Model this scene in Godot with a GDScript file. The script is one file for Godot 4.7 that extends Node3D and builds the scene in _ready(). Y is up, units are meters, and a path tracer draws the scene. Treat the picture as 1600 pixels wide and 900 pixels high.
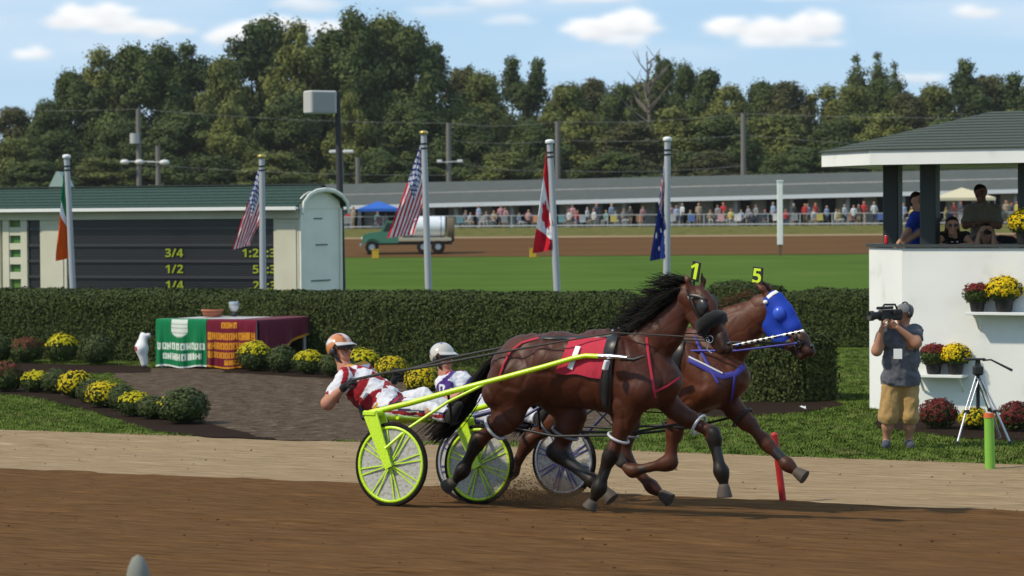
extends Node3D

const F := 4300.0            # focal length in photo pixels (photo 1600 x 900)
var cam_pos := Vector3(0, 2.54, 0)
var cam_basis := Basis.from_euler(Vector3(-atan(115.0 / 4300.0), 0, deg_to_rad(-0.4)))
var W0 := Vector3.ZERO       # contact of the near wheel: origin of the track frame
var TA := deg_to_rad(26.0)   # track heading
var T := Vector3(cos(TA), 0, sin(TA))
var N := Vector3(sin(TA), 0, -cos(TA))
const FLAT := -0.264
var rng := RandomNumberGenerator.new()
var noise := FastNoiseLite.new()
var names := {}
var M := {}

# ---------------------------------------------------------------- mesh builder
class MB:
	var v := PackedVector3Array()
	var n := PackedVector3Array()
	var c := PackedColorArray()
	var uv := PackedVector2Array()
	var ix := PackedInt32Array()
	func vert(p: Vector3, nn: Vector3, col := Color.WHITE, t := Vector2.ZERO) -> int:
		v.append(p); n.append(nn); c.append(col); uv.append(t)
		return v.size() - 1
	func tri(a: int, b: int, d: int):
		ix.append(a); ix.append(b); ix.append(d)
	func quad(a: Vector3, b: Vector3, d: Vector3, e: Vector3, col := Color.WHITE, nn := Vector3.ZERO, us := 1.0):
		if nn == Vector3.ZERO:
			nn = (d - a).cross(b - a).normalized()
			if nn == Vector3.ZERO: nn = (e - a).cross(d - a).normalized()
		var i := vert(a, nn, col, Vector2(0, 0))
		vert(b, nn, col, Vector2((b - a).length() * us, 0)); vert(d, nn, col, Vector2((b - a).length() * us, (d - b).length() * us)); vert(e, nn, col, Vector2(0, (e - a).length() * us))
		ix.append_array(PackedInt32Array([i, i + 1, i + 2, i, i + 2, i + 3]))
	func box(o: Vector3, s: Vector3, bs := Basis.IDENTITY, col := Color.WHITE, ch := 0.0):
		# box centred on o, chamfered by ch
		var h := s * 0.5
		if ch <= 0.0:
			for ax in 3:
				for sg in [-1.0, 1.0]:
					var nn := Vector3.ZERO; nn[ax] = sg
					var u := Vector3.ZERO; u[(ax + 1) % 3] = h[(ax + 1) % 3]
					var w := Vector3.ZERO; w[(ax + 2) % 3] = h[(ax + 2) % 3]
					var k := nn * h
					if sg > 0: quad(o + bs * (k - u - w), o + bs * (k - u + w), o + bs * (k + u + w), o + bs * (k + u - w), col, bs * nn)
					else: quad(o + bs * (k - u - w), o + bs * (k + u - w), o + bs * (k + u + w), o + bs * (k - u + w), col, bs * nn)
			return
		var g := h - Vector3(ch, ch, ch)
		for ax in 3:
			for sg in [-1.0, 1.0]:
				var nn := Vector3.ZERO; nn[ax] = sg
				var u := Vector3.ZERO; u[(ax + 1) % 3] = g[(ax + 1) % 3]
				var w := Vector3.ZERO; w[(ax + 2) % 3] = g[(ax + 2) % 3]
				var k := nn * h
				quad(o + bs * (k - u - w), o + bs * (k - u + w), o + bs * (k + u + w), o + bs * (k + u - w), col, bs * nn)
			for s1 in [-1.0, 1.0]:
				for s2 in [-1.0, 1.0]:
					var b1 := (ax + 1) % 3
					var b2 := (ax + 2) % 3
					var p := Vector3.ZERO; p[b1] = s1 * h[b1]; p[b2] = s2 * g[b2]
					var q := Vector3.ZERO; q[b1] = s1 * g[b1]; q[b2] = s2 * h[b2]
					var e := Vector3.ZERO; e[ax] = g[ax]
					var nn := Vector3.ZERO; nn[b1] = s1; nn[b2] = s2
					quad(o + bs * (p - e), o + bs * (q - e), o + bs * (q + e), o + bs * (p + e), col, (bs * nn).normalized())
		for a in [-1.0, 1.0]:
			for b in [-1.0, 1.0]:
				for d in [-1.0, 1.0]:
					var nn := (bs * Vector3(a, b, d)).normalized()
					var i := vert(o + bs * Vector3(a * h.x, b * g.y, d * g.z), nn, col)
					vert(o + bs * Vector3(a * g.x, b * h.y, d * g.z), nn, col); vert(o + bs * Vector3(a * g.x, b * g.y, d * h.z), nn, col)
					tri(i, i + 1, i + 2)
	func bar(a: Vector3, b: Vector3, w: float, h: float, col := Color.WHITE, ch := 0.0):
		# square bar from a to b
		var x := (b - a)
		var l := x.length()
		x /= l
		var up := Vector3.UP if absf(x.y) < 0.9 else Vector3.RIGHT
		var z := x.cross(up).normalized()
		box((a + b) * 0.5, Vector3(l, h, w), Basis(x, z.cross(x), z), col, ch)
	func tube(pts: Array, rad: Array, sides := 8, col := Color.WHITE, caps := true, squash := 1.0, cols := []):
		var m := pts.size()
		var up := Vector3.ZERO
		var base := v.size()
		for i in m:
			var d: Vector3 = (pts[mini(i + 1, m - 1)] - pts[maxi(i - 1, 0)]).normalized()
			if i == 0:
				up = d.cross(Vector3.UP if absf(d.y) < 0.9 else Vector3.RIGHT).normalized()
			else:
				up = (up - d * up.dot(d)).normalized()
			var w := d.cross(up)
			var r: float = rad[mini(i, rad.size() - 1)]
			var cc: Color = cols[i] if cols.size() > i else col
			for k in sides:
				var an := TAU * k / sides
				var nn := up * cos(an) + w * sin(an) * squash
				vert(pts[i] + nn * r, (up * cos(an) * squash + w * sin(an)).normalized(), cc, Vector2(float(k) / sides, float(i)))
		for i in m - 1:
			for k in sides:
				var a := base + i * sides + k
				var b := base + i * sides + (k + 1) % sides
				tri(a, a + sides, b); tri(b, a + sides, b + sides)
		if caps:
			for e in [0, m - 1]:
				var d: Vector3 = (pts[0] - pts[1]).normalized() if e == 0 else (pts[m - 1] - pts[m - 2]).normalized()
				var cc: Color = cols[e] if cols.size() > e else col
				var i := vert(pts[e], d, cc)
				for k in sides: vert(v[base + e * sides + k], d, cc)
				for k in sides: tri(i, i + 1 + k, i + 1 + (k + 1) % sides)
	func lathe(o: Vector3, prof: Array, bs := Basis.IDENTITY, sides := 16, col := Color.WHITE, a0 := 0.0, a1 := TAU, cols := []):
		# prof: Vector2(radius, height) up the y axis of bs
		var base := v.size()
		var m := prof.size()
		for i in m:
			var d: Vector2 = prof[mini(i + 1, m - 1)] - prof[maxi(i - 1, 0)]
			var nr := Vector2(d.y, -d.x).normalized()
			for k in sides + 1:
				var an := a0 + (a1 - a0) * k / sides
				var rr := Vector3(cos(an), 0, sin(an))
				vert(o + bs * (rr * prof[i].x + Vector3(0, prof[i].y, 0)), (bs * (rr * nr.x + Vector3(0, nr.y, 0))).normalized(), cols[i] if cols.size() > i else col, Vector2(float(k) / sides, float(i) / m))
		for i in m - 1:
			for k in sides:
				var a := base + i * (sides + 1) + k
				tri(a, a + sides + 1, a + 1); tri(a + 1, a + sides + 1, a + sides + 2)
	func ball(o: Vector3, r: Vector3, bs := Basis.IDENTITY, seg := 10, col := Color.WHITE):
		var base := v.size()
		for i in seg + 1:
			var th := PI * i / seg
			for k in seg * 2 + 1:
				var an := PI * k / seg
				var d := Vector3(sin(th) * cos(an), cos(th), sin(th) * sin(an))
				vert(o + bs * (d * r), (bs * (d / r)).normalized(), col, Vector2(float(k) / seg, float(i) / seg))
		for i in seg:
			for k in seg * 2:
				var a := base + i * (seg * 2 + 1) + k
				tri(a, a + 1, a + seg * 2 + 1); tri(a + 1, a + seg * 2 + 2, a + seg * 2 + 1)
	func prism(poly: PackedVector2Array, xf: Transform3D, depth: float, col := Color.WHITE):
		# polygon in the xy plane of xf, thickness along +-z
		var tr := Geometry2D.triangulate_polygon(poly)
		var bs := xf.basis
		for sg in [-1.0, 1.0]:
			var base := v.size()
			for p in poly: vert(xf * Vector3(p.x, p.y, sg * depth * 0.5), bs.z * sg, col, p)
			for k in range(0, tr.size(), 3): tri(base + tr[k], base + tr[k + 1], base + tr[k + 2])
		for i in poly.size():
			var p := poly[i]
			var q := poly[(i + 1) % poly.size()]
			var nn := (bs * Vector3(q.y - p.y, p.x - q.x, 0)).normalized()
			quad(xf * Vector3(p.x, p.y, -depth * 0.5), xf * Vector3(q.x, q.y, -depth * 0.5), xf * Vector3(q.x, q.y, depth * 0.5), xf * Vector3(p.x, p.y, depth * 0.5), col, nn)
	func resmooth():
		# normals again from the faces, after vertices were moved
		var acc := PackedVector3Array(); acc.resize(v.size())
		for k in range(0, ix.size(), 3):
			var a := ix[k]; var b := ix[k + 1]; var d := ix[k + 2]
			var f := (v[d] - v[a]).cross(v[b] - v[a])
			if f.dot(n[a]) < 0.0: f = -f
			acc[a] += f; acc[b] += f; acc[d] += f
		for i in v.size():
			if acc[i].length_squared() > 1e-18: n[i] = acc[i].normalized()
	func mesh() -> ArrayMesh:
		# every face runs clockwise seen from the side its normals point to
		for k in range(0, ix.size(), 3):
			var i0 := ix[k]; var i1 := ix[k + 1]; var i2 := ix[k + 2]
			if (v[i2] - v[i0]).cross(v[i1] - v[i0]).dot(n[i0] + n[i1] + n[i2]) < 0.0:
				ix[k + 1] = i2; ix[k + 2] = i1
		var a := []
		a.resize(Mesh.ARRAY_MAX)
		a[Mesh.ARRAY_VERTEX] = v; a[Mesh.ARRAY_NORMAL] = n; a[Mesh.ARRAY_COLOR] = c; a[Mesh.ARRAY_TEX_UV] = uv; a[Mesh.ARRAY_INDEX] = ix
		var m := ArrayMesh.new()
		m.add_surface_from_arrays(Mesh.PRIMITIVE_TRIANGLES, a)
		return m

# ---------------------------------------------------------------- smooth bodies: tapered capsules joined and meshed as surface nets
class Bones:
	var a := PackedVector3Array()
	var b := PackedVector3Array()
	var ra := PackedFloat32Array()
	var rb := PackedFloat32Array()
	var sz := PackedFloat32Array()
	var tag := PackedInt32Array()
	func add(p: Vector3, q: Vector3, r0: float, r1: float, s := 1.0, t := 0):
		a.append(p); b.append(q); ra.append(r0); rb.append(r1); sz.append(s); tag.append(t)
	func chain(ps: Array, rs: Array, s := 1.0, t := 0):
		for i in ps.size() - 1: add(ps[i], ps[i + 1], rs[i], rs[i + 1], s, t)

func sdf(mb: MB, B: Bones, cell: float, k: float, colfn: Callable):
	const BS := 5
	var nb := B.a.size()
	var lo := Vector3(1e9, 1e9, 1e9)
	var hi := -lo
	var A := PackedVector3Array(); var BA := PackedVector3Array(); var IV := PackedFloat32Array(); var IS := PackedFloat32Array()
	for i in nb:
		var s := B.sz[i]
		var m := maxf(B.ra[i], B.rb[i])
		var e := Vector3(m, m, m * s) + Vector3.ONE * (k * 0.5)
		lo = lo.min(B.a[i] - e).min(B.b[i] - e); hi = hi.max(B.a[i] + e).max(B.b[i] + e)
		var pa := B.a[i]; pa.z /= s
		var pb := B.b[i]; pb.z /= s
		A.append(pa); BA.append(pb - pa); IV.append(1.0 / maxf((pb - pa).length_squared(), 1e-9)); IS.append(1.0 / s)
	lo -= Vector3.ONE * cell * 2.0
	var dim := (hi - lo) / cell
	var bx := int(ceil((dim.x + 2) / BS)); var by := int(ceil((dim.y + 2) / BS)); var bz := int(ceil((dim.z + 2) / BS))
	var nx := bx * BS + 1; var ny := by * BS + 1; var nz := bz * BS + 1
	var vals := PackedFloat32Array(); vals.resize(nx * ny * nz); vals.fill(9e9)
	var vid := PackedInt32Array(); vid.resize(nx * ny * nz); vid.fill(-1)
	var cells := PackedInt32Array()
	var R := cell * BS * 0.87
	var ik := 0.25 / k
	var sx := 1; var sy := nx; var szz := nx * ny
	var ds := PackedFloat32Array(); ds.resize(nb)
	for ibz in bz:
		for iby in by:
			for ibx in bx:
				var cp := lo + Vector3(ibx + 0.5, iby + 0.5, ibz + 0.5) * (BS * cell)
				var dm := 9e9
				for i in nb:
					var pa := Vector3(cp.x, cp.y, cp.z * IS[i]) - A[i]
					var t := clampf(pa.dot(BA[i]) * IV[i], 0.0, 1.0)
					var d := (pa - BA[i] * t).length() - lerpf(B.ra[i], B.rb[i], t)
					ds[i] = d
					if d < dm: dm = d
				if dm > R * 1.7 + k * 0.5 or dm < -R * 1.7: continue
				var L := PackedInt32Array()
				for i in nb:
					if ds[i] < dm + R * 3.4 + k: L.append(i)
				for gz in range(ibz * BS, ibz * BS + BS + 1):
					for gy_ in range(iby * BS, iby * BS + BS + 1):
						var at_ := gz * szz + gy_ * sy + ibx * BS
						for gx in range(ibx * BS, ibx * BS + BS + 1):
							if vals[at_] > 8e9:
								var px := lo.x + gx * cell; var py := lo.y + gy_ * cell; var pz := lo.z + gz * cell
								var m := 9e8
								for i in L:
									var pa := Vector3(px, py, pz * IS[i]) - A[i]
									var t := clampf(pa.dot(BA[i]) * IV[i], 0.0, 1.0)
									var d := (pa - BA[i] * t).length() - lerpf(B.ra[i], B.rb[i], t)
									var h := k - absf(d - m)
									m = minf(m, d)
									if h > 0.0: m -= h * h * ik
								vals[at_] = m
							at_ += 1
				for gz in range(ibz * BS, ibz * BS + BS):
					for gy_ in range(iby * BS, iby * BS + BS):
						for gx in range(ibx * BS, ibx * BS + BS):
							var o := gz * szz + gy_ * sy + gx
							var v0 := vals[o]; var v1 := vals[o + 1]; var v2 := vals[o + sy]; var v3 := vals[o + sy + 1]
							var v4 := vals[o + szz]; var v5 := vals[o + szz + 1]; var v6 := vals[o + szz + sy]; var v7 := vals[o + szz + sy + 1]
							var ng := int(v0 < 0) + int(v1 < 0) + int(v2 < 0) + int(v3 < 0) + int(v4 < 0) + int(v5 < 0) + int(v6 < 0) + int(v7 < 0)
							if ng == 0 or ng == 8: continue
							var g := Vector3(v1 + v3 + v5 + v7 - v0 - v2 - v4 - v6, v2 + v3 + v6 + v7 - v0 - v1 - v4 - v5, v4 + v5 + v6 + v7 - v0 - v1 - v2 - v3) * (0.25 / cell)
							var mean := (v0 + v1 + v2 + v3 + v4 + v5 + v6 + v7) * 0.125
							var off := -g * (mean / maxf(g.length_squared(), 0.05))
							off = off.clamp(Vector3.ONE * -0.5 * cell, Vector3.ONE * 0.5 * cell)
							var p := lo + Vector3(gx + 0.5, gy_ + 0.5, gz + 0.5) * cell + off
							var best := 9e9
							var bt := 0
							for i in L:
								var pa := Vector3(p.x, p.y, p.z * IS[i]) - A[i]
								var t := clampf(pa.dot(BA[i]) * IV[i], 0.0, 1.0)
								var d := (pa - BA[i] * t).length() - lerpf(B.ra[i], B.rb[i], t)
								if d < best: best = d; bt = B.tag[i]
							vid[o] = mb.vert(p, g.normalized(), colfn.call(p, bt))
							cells.append(o)
	for o in cells:
		var i := o % nx; var j := (o / sy) % ny; var l := o / szz
		var s0 := vals[o] < 0.0
		if j > 0 and l > 0 and (vals[o + 1] < 0.0) != s0: _face(mb, vid, o, o - sy, o - sy - szz, o - szz, s0)
		if i > 0 and l > 0 and (vals[o + sy] < 0.0) != s0: _face(mb, vid, o, o - szz, o - szz - 1, o - 1, s0)
		if i > 0 and j > 0 and (vals[o + szz] < 0.0) != s0: _face(mb, vid, o, o - 1, o - 1 - sy, o - sy, s0)

func _face(mb: MB, vid: PackedInt32Array, a: int, b: int, c: int, d: int, flip: bool):
	var ia := vid[a]; var ib := vid[b]; var ic := vid[c]; var id := vid[d]
	if ib < 0 or ic < 0 or id < 0: return
	if flip: mb.ix.append_array(PackedInt32Array([ia, ic, ib, ia, id, ic]))
	else: mb.ix.append_array(PackedInt32Array([ia, ib, ic, ia, ic, id]))

# ---------------------------------------------------------------- nodes
func numbered(called: String) -> String:
	var k: int = names.get(called, -1) + 1
	names[called] = k
	return called if k == 0 else "%s_%03d" % [called, k]

func tag(o: Node3D, label: String, category: String, group := "") -> Node3D:
	o.set_meta("label", label); o.set_meta("category", category)
	if group: o.set_meta("group", group)
	return o

func thing(called: String, label: String, category: String, xf := Transform3D.IDENTITY, group := "") -> Node3D:
	var o := Node3D.new()
	o.name = numbered(called); add_child(o); o.transform = xf
	return tag(o, label, category, group)

func obj(called: String, m, material: Material, parent: Node3D = null, xf := Transform3D.IDENTITY) -> MeshInstance3D:
	var o := MeshInstance3D.new()
	o.name = called if parent else numbered(called)
	o.mesh = m.mesh() if m is MB else m
	o.material_override = material
	o.transform = xf
	if parent: parent.add_child(o, true)
	else: add_child(o)
	return o

func struct(called: String, m, material: Material) -> MeshInstance3D:
	var o := obj(called, m, material)
	o.set_meta("kind", "structure")
	return o

func copy(src: Node3D, called: String, xf: Transform3D, label := "") -> Node3D:
	var r: Node3D = src.duplicate()
	r.name = numbered(called); add_child(r); r.transform = xf
	if label: r.set_meta("label", label)
	return r

# ---------------------------------------------------------------- materials
func L(r: float, g: float, b: float) -> Color: return Color(r, g, b).linear_to_srgb()

func mat(col: Color, rough := 0.8, metal := 0.0) -> StandardMaterial3D:
	var m := StandardMaterial3D.new()
	m.albedo_color = col; m.roughness = rough; m.metallic = metal
	m.metallic_specular = 0.5 if rough < 0.6 else (0.3 if rough < 0.9 else 0.08)
	return m

func vmat(rough := 0.8) -> StandardMaterial3D:
	var m := mat(Color.WHITE, rough)
	m.vertex_color_use_as_albedo = true
	return m

func noise_image(size: int, sd: int, freq: float, oct := 4) -> Image:
	var f := FastNoiseLite.new()
	f.seed = sd; f.frequency = freq; f.fractal_octaves = oct; f.noise_type = FastNoiseLite.TYPE_SIMPLEX_SMOOTH
	return f.get_seamless_image(size, size)

func ramp_tex(im: Image, stops: Array) -> ImageTexture:
	# stops: linear colours spread evenly over the noise range
	var g := Gradient.new()
	g.offsets = PackedFloat32Array(range(stops.size()).map(func(i): return float(i) / (stops.size() - 1)))
	g.colors = PackedColorArray(stops.map(func(x): return x.linear_to_srgb()))
	var lut := []
	for i in 256: lut.append(g.sample(i / 255.0))
	var w := im.get_width()
	var src := im.get_data()
	var step := src.size() / (w * im.get_height())
	var out := PackedByteArray(); out.resize(w * im.get_height() * 3)
	for i in w * im.get_height():
		var cc: Color = lut[src[i * step]]
		out[i * 3] = int(cc.r * 255); out[i * 3 + 1] = int(cc.g * 255); out[i * 3 + 2] = int(cc.b * 255)
	var r := Image.create_from_data(w, im.get_height(), false, Image.FORMAT_RGB8, out)
	return ImageTexture.create_from_image(r)

func normal_tex(im: Image, strength: float) -> ImageTexture:
	var d: Image = im.duplicate()
	d.convert(Image.FORMAT_RGBA8)
	d.bump_map_to_normal_map(strength)
	return ImageTexture.create_from_image(d)

func tex_mat(im: Image, stops: Array, scale: Vector3, rough := 0.9, bump := 0.0, triplanar := false, im2: Image = null) -> StandardMaterial3D:
	var m := mat(Color.WHITE, rough)
	m.albedo_texture = ramp_tex(im, stops)
	m.uv1_scale = scale
	m.uv1_triplanar = triplanar
	m.uv1_world_triplanar = triplanar
	if bump > 0.0:
		m.normal_enabled = true
		m.normal_texture = normal_tex(im2 if im2 else im, bump)
	return m

# ---------------------------------------------------------------- where a pixel of the photograph lies
func ray(px: float, py: float) -> Vector3:
	return cam_basis * Vector3(px - 800.0, 450.0 - py, -F)

func at(px: float, py: float, d: float) -> Vector3:
	var r := ray(px, py)
	return cam_pos + r * (d / -r.z)

func prof(s: float) -> float:
	# the banked racing strip: high on the outside, level infield
	if s < -1.5: return 0.12 - 0.02 * (s + 1.5)
	if s < 3.3: return -0.08 * s
	return FLAT

func back(d: float) -> float:
	# the far stretch, banked towards the infield
	if d < 184.0: return FLAT
	if d < 205.0: return lerpf(FLAT, 0.78, (d - 184.0) / 21.0)
	if d < 213.0: return lerpf(0.78, 1.5, (d - 205.0) / 8.0)
	return 1.5

func gy(p: Vector3) -> float:
	if p.z < -184.0: return back(-p.z)
	return prof((p - W0).dot(N))

func ground(px: float, py: float) -> Vector3:
	var r := ray(px, py)
	var a := 8.0
	var b := 420.0
	for i in 48:
		var m := (a + b) * 0.5
		var p := cam_pos + r * (m / -r.z)
		if p.y > gy(p): a = m
		else: b = m
	var q := cam_pos + r * (a / -r.z)
	q.y = gy(q)
	return q

func foot(px: float, d: float) -> Vector3:
	# ground point in the picture column px at depth d
	var p := at(px, 450, d)
	p.y = gy(p)
	for i in 3:
		var r := cam_basis.inverse() * (p - cam_pos)
		p.x += (px - 800.0 - r.x / -r.z * F) * d / F
		p.y = gy(p)
	return p

func aa(p: Vector3) -> Vector2:      # along, across the track
	return Vector2((p - W0).dot(T), (p - W0).dot(N))

func ta(a: float, s: float, y := 0.0) -> Vector3:
	var p := W0 + T * a + N * s
	p.y = prof(s) + y
	return p

func on_plane(px: float, py: float, zl: float, xf: Transform3D) -> Vector3:
	# the point in xf's upright plane z = zl that the pixel shows, in xf's own coordinates
	var r := ray(px, py)
	var nn := xf.basis.z
	var t := (xf.origin + nn * zl - cam_pos).dot(nn) / r.dot(nn)
	return xf.affine_inverse() * (cam_pos + r * t)

func facing(o: Vector3, ang: float) -> Transform3D:
	# x forward turned by ang from +X towards the camera
	return Transform3D(Basis(Vector3.UP, -ang), o)

func _ready():
	rng.seed = 20240917
	noise.seed = 7; noise.frequency = 1.0; noise.fractal_octaves = 3
	W0 = Vector3.ZERO
	var w := at(609, 793, 23.9)
	W0 = Vector3(w.x, 0, w.z)
	cam_pos.y += -w.y     # the near wheel stands at height 0
	var cam := Camera3D.new()
	cam.name = "camera"; add_child(cam)
	cam.position = cam_pos; cam.basis = cam_basis
	cam.fov = rad_to_deg(2.0 * atan(450.0 / F)); cam.near = 0.1; cam.far = 9000.0
	cam.current = true
	var lens := CameraAttributesPhysical.new()      # a long lens focused on the race
	lens.frustum_focal_length = 12.0 * F / 450.0; lens.frustum_focus_distance = 25.0; lens.exposure_aperture = 5.6
	lens.frustum_near = 0.1; lens.frustum_far = 9000.0
	cam.attributes = lens
	make_sky()
	var sun := DirectionalLight3D.new()
	sun.name = "sun"; add_child(sun)
	sun.light_energy = 1.2; sun.light_angular_distance = 2.0; sun.light_color = Color(1.0, 0.95, 0.86); sun.shadow_enabled = true
	var to_sun := Vector3(-0.66, 0.72, 0.27).normalized()
	sun.basis = Basis.looking_at(-to_sun, Vector3.UP)
	make_materials()
	make_ground()
	make_far()
	make_middle()
	make_race()

# ---------------------------------------------------------------- sky, materials, ground
func make_sky():
	var we := WorldEnvironment.new()
	we.name = "world_environment"
	var env := Environment.new()
	env.background_mode = Environment.BG_SKY
	env.tonemap_mode = Environment.TONE_MAPPER_LINEAR
	env.tonemap_exposure = 1.0
	env.sdfgi_enabled = true; env.ssao_enabled = true; env.ssil_enabled = true
	var sky := Sky.new()
	var sm := PanoramaSkyMaterial.new()
	sm.panorama = sky_image()
	sky.sky_material = sm
	env.sky = sky
	env.volumetric_fog_enabled = true; env.volumetric_fog_density = 0.0
	env.fog_enabled = true; env.fog_density = 0.00009; env.fog_light_color = Color(0.90, 0.91, 0.90)
	env.background_energy_multiplier = 1.14
	we.environment = env
	add_child(we)

func air(up: float) -> Color:
	var e := clampf(up / (PI * 0.5), 0, 1)
	return Color(0.50, 0.66, 0.80).lerp(Color(0.37, 0.585, 0.81), clampf(e * 14.0, 0, 1)).lerp(Color(0.20, 0.36, 0.63), pow(clampf((e - 0.04) / 0.96, 0, 1), 0.7))

func sky_image() -> ImageTexture:
	# air: pale blue near the horizon, deeper above, drifts of thin cloud and fair-weather heaps all round
	var low := FastNoiseLite.new()
	low.seed = 11; low.frequency = 1.0; low.fractal_octaves = 5
	var w := 1024
	var h := 512
	var im := Image.create(w, h, false, Image.FORMAT_RGB8)
	for y in h:
		var up := (0.5 - (y + 0.5) / h) * PI
		if up < 0.17:
			im.fill_rect(Rect2i(0, y, w, 1), Color(0.36, 0.34, 0.30) if up < -0.02 else air(up).linear_to_srgb())
			continue
		var base := air(up)
		var cp := cos(up)
		for x in w:
			var az := (float(x) / w - 0.5) * TAU
			var q := low.get_noise_3d(sin(az) * cp * 5.0 / (up + 0.25), 9.0, cos(az) * cp * 5.0 / (up + 0.25)) * 0.5 + 0.5
			im.set_pixel(x, y, base.lerp(Color(0.90, 0.90, 0.90), smoothstep(0.50, 0.66, q) * 0.8).linear_to_srgb())
	im.resize(2048, 2048, Image.INTERPOLATE_BILINEAR)
	# the low sky in finer steps; heaps [azimuth, height above the horizon, half width, half height, strength] in photo pixels
	var heaps := [[150, 302, 75, 26, 1.0], [225, 290, 85, 16, 1.0], [118, 300, 42, 22, 1.0], [58, 250, 26, 13, 0.9], [375, 280, 55, 24, 1.0], [440, 290, 60, 22, 0.9], [505, 285, 40, 20, 0.9], [930, 282, 46, 24, 1.0], [985, 290, 50, 30, 1.0], [975, 268, 40, 14, 0.8], [1140, 286, 44, 19, 1.0], [1215, 280, 66, 25, 1.0], [1275, 284, 44, 30, 1.0], [1230, 262, 90, 12, 0.8], [1525, 304, 42, 12, 0.9], [800, 300, 42, 11, 0.5], [1440, 205, 40, 9, 0.7], [480, 328, 70, 14, 0.6], [770, 332, 60, 12, 0.55], [930, 336, 70, 8, 0.9], [1260, 334, 60, 8, 0.8], [690, 318, 60, 9, 0.4]]
	var r := RandomNumberGenerator.new(); r.seed = 3
	for i in 150:
		var a := r.randf_range(1900.0, 25400.0)
		heaps.append([a, r.randf_range(200.0, 700.0), r.randf_range(30, 120), r.randf_range(12, 30), r.randf_range(0.6, 1.0)])
	var k := TAU / 2048.0
	var cols := {}
	for e in heaps:
		var c0 := int(floor((atan((e[0] - 800.0) / F) if e[0] < 1700.0 else (e[0] - 800.0) / F) / k))
		var span := int(e[2] * 2.2 / F / k) + 2
		for c in range(c0 - span, c0 + span + 1):
			var cc := posmod(c, 2048)
			if not cols.has(cc): cols[cc] = []
			cols[cc].append([e, c])
	for y in range(820, 1036):
		var up := (0.5 - (y + 0.5) / 2048.0) * PI
		if up < -0.02: continue
		var base := air(up)
		var hy := tan(up) * F
		for x in 2048:
			var az := (float(x) + 0.5) * k
			var t := low.get_noise_3d(sin(az) * 3.0, up * 26.0, cos(az) * 3.0) * 0.5 + 0.5
			var cc := base.lerp(Color(0.74, 0.81, 0.88), smoothstep(0.40, 0.78, t) * 0.55)
			var d := 0.0
			var lit := 0.0
			if cols.has(x):
				for q in cols[x]:
					var e: Array = q[0]
					var px: float = e[0] + ((q[1] + 0.5) * k - (atan((e[0] - 800.0) / F) if e[0] < 1700.0 else (e[0] - 800.0) / F)) * F
					var dx: float = (px - e[0]) / e[2]
					var dy: float = (hy - e[1]) / e[3]
					if dy < 0.0: dy *= 1.7
					var nz := low.get_noise_2d(px * 0.020, hy * 0.045) * 0.85
					var f: float = smoothstep(0.0, 0.34, 1.0 - dx * dx - dy * dy + nz) * e[4]
					if f > d: d = f; lit = clampf(0.55 + dy * 0.5 - dx * 0.12 + nz * 0.6, 0, 1)
			if d > 0.0: cc = cc.lerp(Color(0.64, 0.68, 0.73).lerp(Color(0.96, 0.96, 0.95), lit), d)
			im.set_pixel(x, y, cc.linear_to_srgb())
	return ImageTexture.create_from_image(im)

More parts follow.
